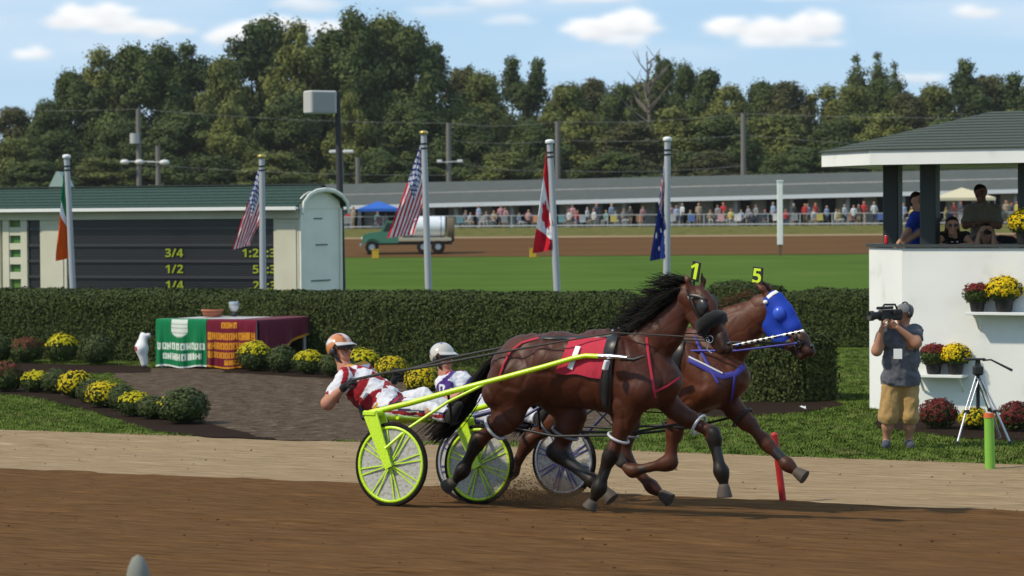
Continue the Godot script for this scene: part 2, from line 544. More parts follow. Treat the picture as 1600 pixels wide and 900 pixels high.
func make_materials():
	var big := noise_image(512, 3, 0.006, 5)
	var fine := noise_image(512, 5, 0.03, 5)
	var grain := noise_image(512, 9, 0.09, 3)
	M.fine = fine; M.grain = grain; M.big = big
	# racing surface: darker where it is worked damp, in long drag marks
	M.loam = tex_mat(fine, [Color(0.052, 0.0270, 0.0115), Color(0.096, 0.050, 0.0212), Color(0.118, 0.062, 0.0265), Color(0.138, 0.074, 0.0315), Color(0.188, 0.106, 0.048)], Vector3(0.09, 1.3, 1), 0.95, 2.0, false, grain)
	M.dirt = tex_mat(fine, [Color(0.125, 0.084, 0.046), Color(0.235, 0.165, 0.092), Color(0.285, 0.205, 0.120), Color(0.315, 0.23, 0.138), Color(0.42, 0.325, 0.21)], Vector3(0.07, 1.0, 1), 0.95, 2.0, false, grain)
	M.mulch = tex_mat(grain, [Color(0.012, 0.008, 0.006), Color(0.03, 0.02, 0.015), Color(0.05, 0.034, 0.025)], Vector3(1.2, 1.2, 1.2), 0.95, 4.0, true)
	M.path = tex_mat(fine, [Color(0.030, 0.021, 0.014), Color(0.078, 0.056, 0.039), Color(0.104, 0.077, 0.055), Color(0.185, 0.143, 0.105)], Vector3(0.22, 0.22, 0.22), 0.95, 3.0, true, grain)
	M.lawn = tex_mat(big, [Color(0.06, 0.105, 0.018), Color(0.085, 0.140, 0.024), Color(0.095, 0.150, 0.026), Color(0.13, 0.17, 0.036)], Vector3(0.11, 0.11, 0.11), 0.95, 2.0, true, grain)
	M.infield = tex_mat(big, [Color(0.050, 0.094, 0.014), Color(0.066, 0.118, 0.017), Color(0.074, 0.128, 0.020), Color(0.094, 0.142, 0.026)], Vector3(0.03, 0.03, 0.03), 0.95, 0.0, true)
	M.rough_grass = tex_mat(fine, [Color(0.075, 0.085, 0.022), Color(0.12, 0.115, 0.034), Color(0.155, 0.14, 0.05)], Vector3(0.05, 0.05, 0.05), 0.95, 0.0, true)
	M.grass = vmat(0.75); M.grass.backlight_enabled = true; M.grass.backlight = Color(0.10, 0.14, 0.02)
	M.leaf = vmat(0.7); M.leaf.backlight_enabled = true; M.leaf.backlight = Color(0.05, 0.07, 0.015)
	M.tree_leaf = vmat(0.75); M.tree_leaf.backlight_enabled = true; M.tree_leaf.backlight = Color(0.07, 0.09, 0.02)
	M.bark = tex_mat(grain, [Color(0.03, 0.022, 0.016), Color(0.08, 0.062, 0.048), Color(0.12, 0.1, 0.08)], Vector3(1, 0.2, 1), 0.95, 3.0, true)
	M.white = tex_mat(big, [Color(0.58, 0.58, 0.55), Color(0.72, 0.73, 0.71), Color(0.755, 0.765, 0.745), Color(0.765, 0.775, 0.755), Color(0.78, 0.79, 0.77)], Vector3(0.4, 0.4, 0.4), 0.6, 0.0, true)
	M.trim = mat(L(0.72, 0.73, 0.72), 0.55)
	M.cream = tex_mat(big, [Color(0.50, 0.48, 0.37), Color(0.56, 0.54, 0.43), Color(0.60, 0.58, 0.47)], Vector3(0.3, 0.3, 0.3), 0.7, 0.0, true)
	M.end_wall = tex_mat(big, [Color(0.68, 0.67, 0.58), Color(0.74, 0.73, 0.64), Color(0.78, 0.77, 0.68)], Vector3(0.5, 0.5, 0.5), 0.7, 0.0, true)
	M.green_wood = mat(L(0.012, 0.022, 0.020), 0.5)
	M.black = mat(L(0.012, 0.012, 0.013), 0.55)
	M.rubber = tex_mat(grain, [Color(0.012, 0.011, 0.010), Color(0.03, 0.026, 0.022)], Vector3(3, 3, 3), 0.9, 0.0, true)
	M.leather = mat(L(0.012, 0.010, 0.009), 0.42)
	M.chrome = mat(L(0.62, 0.62, 0.64), 0.22, 1.0)
	M.alu = mat(L(0.45, 0.46, 0.48), 0.38, 0.85)
	M.grey_paint = mat(L(0.36, 0.38, 0.40), 0.45)
	M.loam_far = tex_mat(fine, [Color(0.052, 0.0270, 0.0115), Color(0.096, 0.050, 0.0212), Color(0.118, 0.062, 0.0265), Color(0.138, 0.074, 0.0315), Color(0.188, 0.106, 0.048)], Vector3(0.02, 0.3, 1), 0.95)
	M.grass_free = vmat(0.95)
	M.white_plastic = mat(L(0.50, 0.50, 0.52), 0.35)
	M.grey_plastic = mat(L(0.20, 0.20, 0.22), 0.4)
	M.leather_grey = mat(L(0.045, 0.043, 0.040), 0.6)
	var mud := noise_image(512, 31, 0.05, 4)
	M.neon = tex_mat(mud, [Color(0.20, 0.24, 0.02), Color(0.46, 0.68, 0.008), Color(0.53, 0.80, 0.006), Color(0.54, 0.81, 0.006), Color(0.55, 0.82, 0.008)], Vector3(2.0, 2.0, 2.0), 0.38, 0.0, true)
	M.neon.metallic_specular = 0.5; M.neon.clearcoat_enabled = true; M.neon.clearcoat = 0.4; M.neon.clearcoat_roughness = 0.2
	M.disc = tex_mat(mud, [Color(0.16, 0.12, 0.08), Color(0.34, 0.31, 0.27), Color(0.48, 0.48, 0.45), Color(0.52, 0.52, 0.49), Color(0.54, 0.54, 0.51)], Vector3(1.1, 1.1, 1.1), 0.4, 0.0, true)
	M.disc.albedo_color = Color(1, 1, 1, 0.86); M.disc.transparency = BaseMaterial3D.TRANSPARENCY_ALPHA
	M.hair = vmat(0.7); M.hair.metallic_specular = 0.18
	M.coat = vmat(0.50); M.coat.metallic_specular = 0.38; M.coat.uv1_triplanar = true; M.coat.uv1_scale = Vector3(2.5, 2.5, 2.5); M.coat.normal_enabled = true; M.coat.normal_texture = normal_tex(grain, 2.0); M.coat.normal_scale = 0.35
	M.skin = vmat(0.6)
	M.cloth = vmat(0.85); M.cloth.rim_enabled = true; M.cloth.rim = 0.25
	M.plastic = vmat(0.25); M.plastic.clearcoat_enabled = true; M.plastic.clearcoat = 0.7; M.plastic.clearcoat_roughness = 0.1

func strip(s0: float, s1: float, ds: float, a0: float, a1: float, da: float, lift: float, rough: float, edge0: float, edge1: float) -> MB:
	# a sheet along the track, ridged by the drag harrow, its edges uneven
	var mb := MB.new()
	var ns := int((s1 - s0) / ds)
	var na := int((a1 - a0) / da)
	for i in ns + 1:
		for j in na + 1:
			var s := lerpf(s0, s1, float(i) / ns)
			var a := lerpf(a0, a1, float(j) / na)
			if i == ns: s += noise.get_noise_2d(a * 0.8, 3.0) * edge1
			if i == 0: s += noise.get_noise_2d(a * 0.8, 8.0) * edge0
			var y := noise.get_noise_2d(s * 7.0, a * 0.10) * rough + noise.get_noise_2d(s * 16.0 + 50.0, a * 1.2) * rough * 0.7
			for fr in furrows:
				var q: float = (s - fr[0] - noise.get_noise_2d(a * 0.5, fr[0] * 9.0) * 0.05) / fr[1]
				if absf(q) < 3.0: y += fr[2] * (exp(-(q - 1.0) * (q - 1.0)) - exp(-(q + 0.6) * (q + 0.6))) * (0.6 + noise.get_noise_2d(a * 1.3, fr[0] * 5.0))
			mb.vert(ta(a, s, lift + y), Vector3.UP, Color.WHITE, Vector2(a, s))
	for i in ns:
		for j in na:
			var k := i * (na + 1) + j
			mb.tri(k, k + 1, k + na + 1); mb.tri(k + 1, k + na + 2, k + na + 1)
	for i in ns + 1:
		for j in na + 1:
			var k := i * (na + 1) + j
			var dx := mb.v[i * (na + 1) + mini(j + 1, na)] - mb.v[i * (na + 1) + maxi(j - 1, 0)]
			var dz := mb.v[mini(i + 1, ns) * (na + 1) + j] - mb.v[maxi(i - 1, 0) * (na + 1) + j]
			mb.n[k] = dx.cross(dz).normalized()
			if mb.n[k].y < 0: mb.n[k] = -mb.n[k]
	return mb

func sheet(pix: Array, lift: float) -> MB:
	# a level patch of ground whose outline is given in pixels
	var pts := PackedVector2Array()
	for q in pix:
		var g := ground(q[0], q[1])
		pts.append(Vector2(g.x, g.z))
	return patch(pts, lift)

func patch(pts: PackedVector2Array, lift: float) -> MB:
	var fine := PackedVector2Array()
	for i in pts.size():
		var p := pts[i]
		var q := pts[(i + 1) % pts.size()]
		var m := maxi(1, int(p.distance_to(q) / 0.25))
		for k in m:
			var w := p.lerp(q, float(k) / m)
			fine.append(w + Vector2(noise.get_noise_2d(w.x * 2.0, w.y * 2.0), noise.get_noise_2d(w.y * 2.0 + 40.0, w.x * 2.0)) * 0.12)
	var mb := MB.new()
	for p in fine: mb.vert(Vector3(p.x, gy(Vector3(p.x, 0, p.y)) + lift, p.y), Vector3.UP, Color.WHITE, p)
	var tr := Geometry2D.triangulate_polygon(fine)
	for i in range(0, tr.size(), 3): mb.tri(tr[i], tr[i + 1], tr[i + 2])
	return mb

var furrows := []
var s_edge := 0.0
var s_lawn := 0.0
var beds: Array = []

func make_ground():
	var e0 := aa(ground(50, 735)); var e1 := aa(ground(1550, 798))
	var g0 := aa(ground(100, 676)); var g1 := aa(ground(1400, 714))
	s_edge = (e0.y + e1.y) * 0.5
	s_lawn = (g0.y + g1.y) * 0.5
	# one sheet of earth under everything, to the horizon
	var mb := MB.new()
	var ds := [0.0, 60.0, 183.9, 205.0, 213.0, 240.0, 400.0, 900.0, 5000.0]
	for d in ds:
		for k in 2:
			var p := Vector3((k * 2 - 1) * 5200.0, back(float(d)) - 0.10, -d)
			mb.vert(p, Vector3.UP)
	for i in ds.size() - 1: mb.tri(i * 2, i * 2 + 2, i * 2 + 1); mb.tri(i * 2 + 1, i * 2 + 2, i * 2 + 3)
	struct("ground", mb, M.rough_grass)
	var fu0 := aa(ground(490, 787)).y
	furrows = [[fu0, 0.05, 0.030], [fu0 + 1.6, 0.05, 0.016], [fu0 - 1.2, 0.06, 0.012], [fu0 - 2.6, 0.06, 0.014], [fu0 - 4.1, 0.06, 0.012], [fu0 - 5.2, 0.06, 0.014], [s_edge + 1.4, 0.05, 0.012], [s_edge + 2.9, 0.06, 0.014], [s_edge + 3.8, 0.05, 0.010]]
	struct("racetrack", strip(-20.0, s_edge, 0.035, -22.0, 24.0, 0.16, 0.010, 0.013, 0.0, 0.22), M.loam)
	struct("track_apron", strip(s_edge - 0.5, s_lawn, 0.04, -40.0, 40.0, 0.2, -0.006, 0.006, 0.0, 0.30), M.dirt)
	# the lawn inside the rail, then the mown infield
	var ml := MB.new()
	var q0 := ta(-90, s_lawn - 0.5, -0.014); var q1 := ta(90, s_lawn - 0.5, -0.014); var q2 := ta(90, s_lawn + 26.0, -0.014); var q3 := ta(-90, s_lawn + 26.0, -0.014)
	ml.quad(q0, q3, q2, q1, Color.WHITE, Vector3.UP)
	struct("lawn", ml, M.lawn)
	var mi := MB.new()
	mi.quad(q3 + Vector3(0, 0, 0), Vector3(-260, FLAT - 0.014, -183.9), Vector3(260, FLAT - 0.014, -183.9), q2, Color.WHITE, Vector3.UP)
	struct("infield", mi, M.infield)
	# far stretch: racing surface, its pale outer edge, the grass bank behind
	var far_rows := [[184.0, 205.0, M.loam_far, "back_track"], [205.0, 206.3, M.dirt, "back_track_edge"], [206.3, 214.5, M.rough_grass, "grass_bank"]]
	for r in far_rows:
		var m := MB.new()
		var rows := 10
		for i in rows + 1:
			var d: float = lerpf(r[0], r[1], float(i) / rows)
			for k in 2: m.vert(Vector3((k * 2 - 1) * 260.0, back(d) + 0.01, -d), Vector3(0, 1, 0.05).normalized(), Color.WHITE, Vector2((k * 2 - 1) * 26.0, d * 0.5))
		for i in rows: m.tri(i * 2, i * 2 + 2, i * 2 + 1); m.tri(i * 2 + 1, i * 2 + 2, i * 2 + 3)
		struct(r[3], m, r[2])
	# presentation path and the planting beds
	var path := sheet([[165, 578], [330, 572], [500, 576], [720, 585], [980, 612], [975, 660], [880, 690], [700, 690], [415, 687], [345, 668], [240, 628]], 0.0)
	struct("path", path, M.path)
	beds = []
	for pl in [[[-60, 585], [60, 590], [150, 600], [240, 628], [345, 668], [430, 687], [330, 684], [235, 672], [150, 645], [60, 622], [-60, 608]],
			[[-60, 566], [230, 572], [235, 582], [60, 586], [-60, 584]],
			[[350, 570], [520, 572], [720, 578], [900, 590], [900, 604], [700, 600], [520, 592], [350, 582]],
			[[1370, 652], [1640, 668], [1640, 692], [1500, 684], [1370, 668]],
			[[1090, 632], [1290, 622], [1318, 634], [1240, 646], [1090, 652]]]:
		var m := sheet(pl, 0.006)
		struct("planting_bed", m, M.mulch)
	for pl in [[[-60, 585], [60, 590], [150, 600], [240, 628], [345, 668], [430, 687], [330, 684], [235, 672], [150, 645], [60, 622], [-60, 608]],
			[[165, 578], [330, 572], [500, 576], [720, 585], [980, 612], [975, 660], [880, 690], [700, 690], [415, 687], [345, 668], [240, 628]],
			[[-60, 566], [230, 572], [235, 582], [60, 586], [-60, 584]],
			[[1370, 652], [1640, 668], [1640, 692], [1500, 684], [1370, 668]],
			[[1090, 632], [1290, 622], [1318, 634], [1240, 646], [1090, 652]]]:
		var pts := PackedVector2Array()
		for q in pl:
			var g := ground(q[0], q[1])
			pts.append(Vector2(g.x, g.z))
		beds.append(pts)
	grass_blades()
	clods()

func grass_blades():
	var tuft := MB.new()
	var r := RandomNumberGenerator.new(); r.seed = 4
	for i in 7:
		var an := r.randf() * TAU
		var o := Vector3(r.randf_range(-0.05, 0.05), 0, r.randf_range(-0.05, 0.05))
		var side := Vector3(cos(an), 0, sin(an)) * 0.007
		var lean := Vector3(r.randf_range(-0.03, 0.03), r.randf_range(0.018, 0.042), r.randf_range(-0.03, 0.03))
		var g := r.randf_range(0.85, 1.15)
		var i0 := tuft.vert(o - side, Vector3(0, 0.8, 0.6), Color(g, g, g)); tuft.vert(o + side, Vector3(0, 0.8, 0.6), Color(g, g, g)); tuft.vert(o + lean, Vector3(0, 0.9, 0.4), Color(g * 1.1, g * 1.1, g))
		tuft.tri(i0, i0 + 1, i0 + 2)
	var mm := MultiMesh.new()
	mm.transform_format = MultiMesh.TRANSFORM_3D; mm.use_colors = true; mm.mesh = tuft.mesh()
	var xs: Array[Transform3D] = []
	var cs: Array[Color] = []
	for i in 260000:
		var s := s_lawn - 0.10 + pow(r.randf(), 1.35) * 24.0
		var a := r.randf_range(-24.0, 15.0)
		var p := ta(a, s, -0.014)
		var cv := cam_basis.inverse() * (p - cam_pos)
		var px := cv.x / -cv.z * F + 800.0
		if px < -120 or px > 1720: continue
		if s < s_lawn + 0.35 + noise.get_noise_2d(a * 0.8, 3.0) * 0.3 and r.randf() < 0.6: continue
		var skip := false
		for b in beds:
			if Geometry2D.is_point_in_polygon(Vector2(p.x, p.z), b): skip = true; break
		if skip: continue
		var t := noise.get_noise_2d(p.x * 0.35, p.z * 0.35) * 0.5 + 0.5
		var dry := smoothstep(0.55, 0.8, noise.get_noise_2d(p.x * 0.9 + 30.0, p.z * 0.9) * 0.5 + 0.5)
		cs.append(Color(0.080, 0.135, 0.020).lerp(Color(0.128, 0.180, 0.030), t).lerp(Color(0.16, 0.15, 0.055), dry * 0.55))
		var sc := r.randf_range(0.7, 1.25)
		xs.append(Transform3D(Basis(Vector3.UP, r.randf() * TAU).scaled(Vector3(sc, sc, sc)), p))
	mm.instance_count = xs.size()
	for i in xs.size(): mm.set_instance_transform(i, xs[i]); mm.set_instance_color(i, cs[i])
	var o := MultiMeshInstance3D.new()
	o.name = "grass"; o.multimesh = mm; o.material_override = M.grass
	add_child(o)
	tag(o, "short mown green grass inside the racetrack", "grass"); o.set_meta("kind", "stuff")

func clods():
	# loose clods and stones on the racing strip, and the dirt thrown up behind the hooves
	var lump := MB.new()
	lump.ball(Vector3.ZERO, Vector3(1, 0.6, 0.9), Basis.IDENTITY, 3)
	var r := RandomNumberGenerator.new(); r.seed = 15
	for part in 2:
		var mm := MultiMesh.new()
		mm.transform_format = MultiMesh.TRANSFORM_3D; mm.use_colors = true; mm.mesh = lump.mesh()
		var xs: Array[Transform3D] = []
		var cs: Array[Color] = []
		if part == 0:
			for i in 5200:
				var s := (r.randf_range(-9.0, s_edge - 0.1) if r.randf() < 0.5 else clampf(-0.4 + r.randfn() * 1.5, -9.0, s_edge - 0.1)) if r.randf() < 0.9 else r.randf_range(s_edge, s_lawn)
				var p := ta(r.randf_range(-14.0, 14.0), s, 0.006)
				var sz := 0.005 + 0.013 * pow(r.randf(), 3.0)
				xs.append(Transform3D(Basis(Vector3.UP, r.randf() * TAU).scaled(Vector3.ONE * sz), p))
				cs.append((Color(0.085, 0.042, 0.017) if s < s_edge else Color(0.26, 0.19, 0.115)) * r.randf_range(0.6, 1.2))
		else:
			for spot in [[855, 792, 0.95, 0.11, 5200], [818, 785, 0.45, 0.16, 2600], [930, 795, 0.4, 0.07, 1800], [700, 775, 0.3, 0.08, 300]]:
				var c := ground(spot[0], maxf(spot[1], 792.0))
				c.y += (792.0 - minf(spot[1], 792.0)) / 175.0
				for i in spot[4]:
					var p: Vector3 = c + T * r.randfn() * spot[2] * 0.35 + N * r.randfn() * 0.16
					p.y = maxf(gy(p) + 0.02, c.y + absf(r.randfn()) * spot[3])
					var sz := 0.0022 + 0.006 * pow(r.randf(), 4.0)
					xs.append(Transform3D(Basis(Vector3.UP, r.randf() * TAU).scaled(Vector3.ONE * sz), p))
					cs.append(Color(0.115, 0.06, 0.026) * r.randf_range(0.8, 1.25))
		mm.instance_count = xs.size()
		for i in xs.size(): mm.set_instance_transform(i, xs[i]); mm.set_instance_color(i, cs[i])
		var o := MultiMeshInstance3D.new()
		o.name = "loose_clods" if part == 0 else "flying_dirt"; o.multimesh = mm; o.material_override = M.grass_free
		add_child(o)
		tag(o, ["small crumbs of soil strewn over the racing surface", "spray of brown dirt thrown up behind the hooves"][part], "dirt"); o.set_meta("kind", "stuff")
# ---------------------------------------------------------------- trees, stables, the far stretch
func landmark(px: float) -> String:
	var marks := [[60, "the numbered board windows"], [135, "the green white and orange flag"], [235, "the transformer pole"], [330, "the middle of the tote board"], [430, "the tote board's own flag"], [500, "the loudspeaker box"], [555, "the twin floodlights"], [625, "the blue tent"], [690, "the flag before the truck"], [745, "the lamp arm pole"], [820, "the first stalls of the stable"], [895, "the red and white flag"], [990, "the stable's middle stalls"], [1060, "the dark blue flag"], [1125, "the numbered horses"], [1190, "the last utility pole"], [1260, "the white distance pole"], [1330, "the eave of the stand"], [1410, "the stand's corner pillar"], [1480, "the stand's shingles"], [1560, "the stand's ridge"], [9999, "the far side of the stand"]]
	for m in marks:
		if px < m[0]: return m[1]
	return "the stand"
func crown_mesh(sd: int, h: float, w: float, shape: float, leaves: int, leaf: float, c0: Color, c1: Color, gaps: float) -> ArrayMesh:
	# leaf sprays gathered in clumps through the volume of a crown; shape 0 round, 1 narrow upright
	var r := RandomNumberGenerator.new(); r.seed = sd
	var mb := MB.new()
	var clumps := []
	var nc := int(85 * (1.0 - gaps * 0.35))
	for i in nc:
		var u := r.randf()
		var y := lerpf(0.10, 0.97, pow(u, 0.8))
		var rad := sin(PI * clampf(y * 0.88 + 0.10, 0, 1)) * lerpf(1.0, 0.75, shape)
		if y < 0.3: rad = maxf(rad, 0.62)
		var an := r.randf() * TAU
		var rr := sqrt(r.randf()) * 0.86 * rad
		clumps.append([Vector3(cos(an) * rr * w * 0.5, y * h, sin(an) * rr * w * 0.5), r.randf_range(0.045, 0.115) * h * lerpf(1.0, 0.72, y), r.randf()])
	for i in leaves:
		var cl: Array = clumps[r.randi() % nc]
		var d := Vector3(r.randfn(), r.randfn() * 0.85, r.randfn()).normalized()
		var rr: float = cl[1] * pow(r.randf(), 0.45) * r.randf_range(0.75, 1.22) * (1.0 if r.randf() < 0.9 else r.randf_range(1.05, 1.3))
		var p: Vector3 = cl[0] + d * rr
		if p.y < 0.4: continue
		var nn := (d + Vector3(r.randfn(), r.randfn(), r.randfn()) * 0.45 + Vector3(0, 0.25, 0)).normalized()
		var u := nn.cross(Vector3(r.randfn(), r.randfn(), r.randfn())).normalized() * leaf * r.randf_range(0.45, 1.3)
		var w2 := nn.cross(u).normalized() * leaf * r.randf_range(0.3, 0.7)
		var t := clampf(cl[2] * 0.65 + r.randf() * 0.35, 0, 1)
		var cc := c0.lerp(c1, t) * r.randf_range(0.8, 1.2)
		var i0 := mb.vert(p - u, nn, cc); mb.vert(p + w2, nn, cc); mb.vert(p + u, nn, cc); mb.vert(p - w2, nn, cc)
		mb.tri(i0, i0 + 1, i0 + 2); mb.tri(i0, i0 + 2, i0 + 3)
	return mb.mesh()

func trunk_mesh(sd: int, h: float, w: float, r0: float) -> ArrayMesh:
	var r := RandomNumberGenerator.new(); r.seed = sd
	var mb := MB.new()
	var pts := []; var rad := []
	for i in 7:
		pts.append(Vector3(r.randfn() * 0.02 * h * minf(i, 1), h * i / 7.0, r.randfn() * 0.02 * h * minf(i, 1)))
		rad.append(r0 * (1.0 - i / 7.5))
	mb.tube(pts, rad, 7)
	for i in 9:
		var k := r.randi_range(2, 5)
		var an := r.randf() * TAU
		var p: Vector3 = pts[k]
		var q := p + Vector3(cos(an) * w * 0.3, h * r.randf_range(0.08, 0.2), sin(an) * w * 0.3)
		mb.tube([p, p.lerp(q, 0.5) + Vector3(0, -0.02 * h, 0), q], [r0 * 0.4, r0 * 0.25, r0 * 0.06], 5, Color.WHITE, false)
	return mb.mesh()

func tree_proto(called: String, label: String, sd: int, h: float, w: float, shape: float, leaves: int, leaf: float, c0: Color, c1: Color, gaps := 0.3) -> Node3D:
	var o := Node3D.new(); o.name = called
	tag(o, label, "tree", "trees beyond the stables")
	obj("trunk", trunk_mesh(sd, h * 0.9, w, h * 0.018), M.bark, o)
	var c := obj("crown", crown_mesh(sd, h, w, shape, leaves, leaf, c0, c1, gaps), M.tree_leaf, o)
	return o

func make_trees():
	var g0 := Color(0.030, 0.045, 0.015); var g1 := Color(0.104, 0.136, 0.036)
	var y0 := Color(0.055, 0.070, 0.020); var y1 := Color(0.165, 0.185, 0.048)
	var b0 := Color(0.040, 0.044, 0.018); var b1 := Color(0.120, 0.116, 0.044)
	var protos := [
		tree_proto("broadleaf_tree", "", 31, 20.0, 13.0, 0.0, 40000, 0.24, g0, g1),
		tree_proto("broadleaf_tree", "", 47, 20.0, 11.0, 0.4, 40000, 0.24, g0, g1, 0.5),
		tree_proto("broadleaf_tree", "", 52, 20.0, 12.0, 0.2, 40000, 0.24, y0, y1, 0.4),
		tree_proto("broadleaf_tree", "", 68, 20.0, 8.5, 0.9, 30000, 0.24, g0, g1, 0.6),
		tree_proto("broadleaf_tree", "", 73, 20.0, 12.5, 0.1, 36000, 0.24, b0, b1, 0.4),
		tree_proto("slender_tree", "", 85, 20.0, 7.0, 0.8, 6500, 0.22, b0, g1, 0.9),
		tree_proto("broadleaf_tree", "", 91, 20.0, 12.0, 0.2, 34000, 0.24, Color(0.075, 0.090, 0.022), Color(0.200, 0.210, 0.052), 0.6),
		tree_proto("broadleaf_tree", "", 97, 20.0, 10.0, 0.5, 26000, 0.24, Color(0.024, 0.038, 0.016), Color(0.080, 0.112, 0.036), 1.0)]
	var words := ["dark green broad tree", "deep green tall tree", "olive green leafy tree", "narrow upright green tree", "brownish green tree", "thin sparse-leaved tree", "bright yellow-green tree", "open-crowned dark tree"]
	# [pixel column, pixel of the top, depth, kind, width factor]
	var list := [[-40, 175, 285, 0, 1.0], [20, 168, 292, 4, 1.1], [75, 160, 275, 1, 0.9], [115, 112, 282, 0, 0.95], [165, 82, 288, 6, 0.9], [215, 72, 280, 0, 1.0], [262, 74, 286, 1, 0.9], [300, 66, 290, 7, 0.9],
		[348, 88, 278, 2, 0.8], [392, 34, 284, 7, 0.9], [428, 30, 289, 0, 0.8], [470, 40, 281, 6, 0.8], [515, 46, 288, 0, 0.9], [560, 22, 282, 1, 0.8], [605, 24, 290, 2, 0.8], [648, 42, 284, 0, 0.85], [684, 66, 288, 7, 0.8],
		[722, 108, 300, 4, 0.9], [755, 112, 296, 2, 0.9], [800, 88, 306, 7, 0.9], [842, 90, 302, 7, 0.8], [885, 130, 298, 2, 1.0], [925, 124, 304, 4, 1.0], [968, 132, 296, 0, 1.0], [1010, 125, 302, 2, 1.1], [1042, 96, 308, 3, 0.8], [1074, 104, 300, 1, 0.7],
		[1108, 112, 305, 3, 0.9], [1145, 138, 298, 6, 1.1], [1192, 128, 304, 0, 1.1], [1235, 128, 299, 4, 1.1], [1285, 138, 303, 6, 1.2], [1335, 132, 297, 2, 1.1], [1378, 126, 305, 0, 1.1], [1420, 146, 299, 4, 1.2], [1462, 132, 304, 2, 1.1],
		[1508, 94, 301, 7, 0.9], [1548, 118, 306, 4, 1.2], [1582, 114, 302, 7, 1.2], [1625, 122, 300, 2, 1.2], [1680, 120, 304, 0, 1.2], [-100, 150, 290, 2, 1.1],
		[1340, 84, 312, 5, 0.8], [1375, 80, 314, 5, 0.8], [1400, 95, 310, 5, 0.7], [1030, 84, 312, 5, 0.6], [1500, 90, 310, 5, 0.7], [735, 100, 310, 5, 0.8],
		# lower growth in front of the tall trees
		[30, 215, 262, 2, 1.7], [95, 205, 265, 0, 1.6], [190, 190, 260, 1, 1.4], [285, 175, 266, 0, 1.6], [365, 165, 262, 6, 1.0], [450, 150, 266, 1, 1.4], [545, 150, 262, 6, 0.8], [640, 160, 264, 0, 1.5], [735, 180, 266, 1, 1.6], [830, 190, 262, 0, 1.7], [905, 178, 268, 6, 1.5],
		[985, 190, 262, 4, 1.7], [1060, 172, 266, 6, 1.6], [1130, 182, 262, 0, 1.7], [1215, 176, 266, 2, 1.7], [1300, 190, 262, 1, 1.8], [1390, 180, 268, 6, 1.7], [1480, 186, 262, 0, 1.8], [1570, 176, 266, 4, 1.7], [1650, 186, 264, 2, 1.7],
		[60, 250, 252, 0, 2.6], [160, 246, 254, 2, 2.6], [255, 240, 252, 1, 2.4], [340, 244, 254, 0, 2.6], [430, 236, 252, 2, 2.3], [590, 238, 252, 0, 2.6], [700, 240, 254, 1, 2.5], [790, 236, 252, 2, 2.6], [960, 238, 254, 0, 2.6], [1110, 236, 252, 4, 2.5], [1250, 232, 254, 0, 2.7], [1420, 232, 252, 1, 2.7], [1560, 232, 254, 0, 2.7]]
	var r := RandomNumberGenerator.new(); r.seed = 77
	var n := 0
	for e in list:
		var p := foot(e[0], e[2])
		p.y = 1.35
		var top := at(e[0], e[1], e[2])
		var h := (top.y - p.y) / 20.0
		var k: int = e[3]
		var w: float = h * e[4] * r.randf_range(0.95, 1.1)
		var low: bool = n >= 48
		var spot := landmark(e[0])
		copy(protos[k], "slender_tree" if k == 5 else ("understory_tree" if low else "broadleaf_tree"), Transform3D(Basis(Vector3.UP, r.randf() * TAU).scaled(Vector3(w, h, w)), p),
			words[k] + (" low at the wood's foot " if n >= 68 else (" of middle height " if low else " reaching the skyline ")) + "behind " + spot)
		n += 1
	for p in protos: p.free()
	# the bare dead tree
	var dead := MB.new()
	var b := foot(1012, 294); b.y = 1.35
	var topy := at(1012, 80, 294).y
	var r2 := RandomNumberGenerator.new(); r2.seed = 8
	dead.tube([b, Vector3(b.x + 0.3, lerpf(b.y, topy, 0.5), b.z), Vector3(b.x, topy, b.z)], [0.35, 0.25, 0.05], 6)
	var t := thing("dead_tree", "bare grey dead tree standing above the green woods", "tree")
	obj("trunk", dead, mat(L(0.17, 0.15, 0.13), 0.95), t)
	for i in 22:
		var m := MB.new()
		var y := lerpf(0.45, 0.97, r2.randf())
		var o := Vector3(b.x, lerpf(b.y, topy, y), b.z)
		var an := r2.randf() * TAU
		var l := (1.25 - y) * 7.0 * r2.randf_range(0.6, 1.0)
		var q := o + Vector3(cos(an) * l, l * 0.9, sin(an) * l)
		m.tube([o, o.lerp(q, 0.5) + Vector3(0, -0.2, 0), q], [0.10, 0.07, 0.02], 4)
		var q2 := o.lerp(q, 0.6) + Vector3(r2.randfn() * 0.6, 1.0, r2.randfn() * 0.6)
		m.tube([o.lerp(q, 0.5), q2], [0.05, 0.015], 4)
		obj("branch", m, mat(L(0.17, 0.15, 0.13), 0.95), t)

func barn_line(px: float, py: float, d: float) -> Vector3: return at(px, py, d)

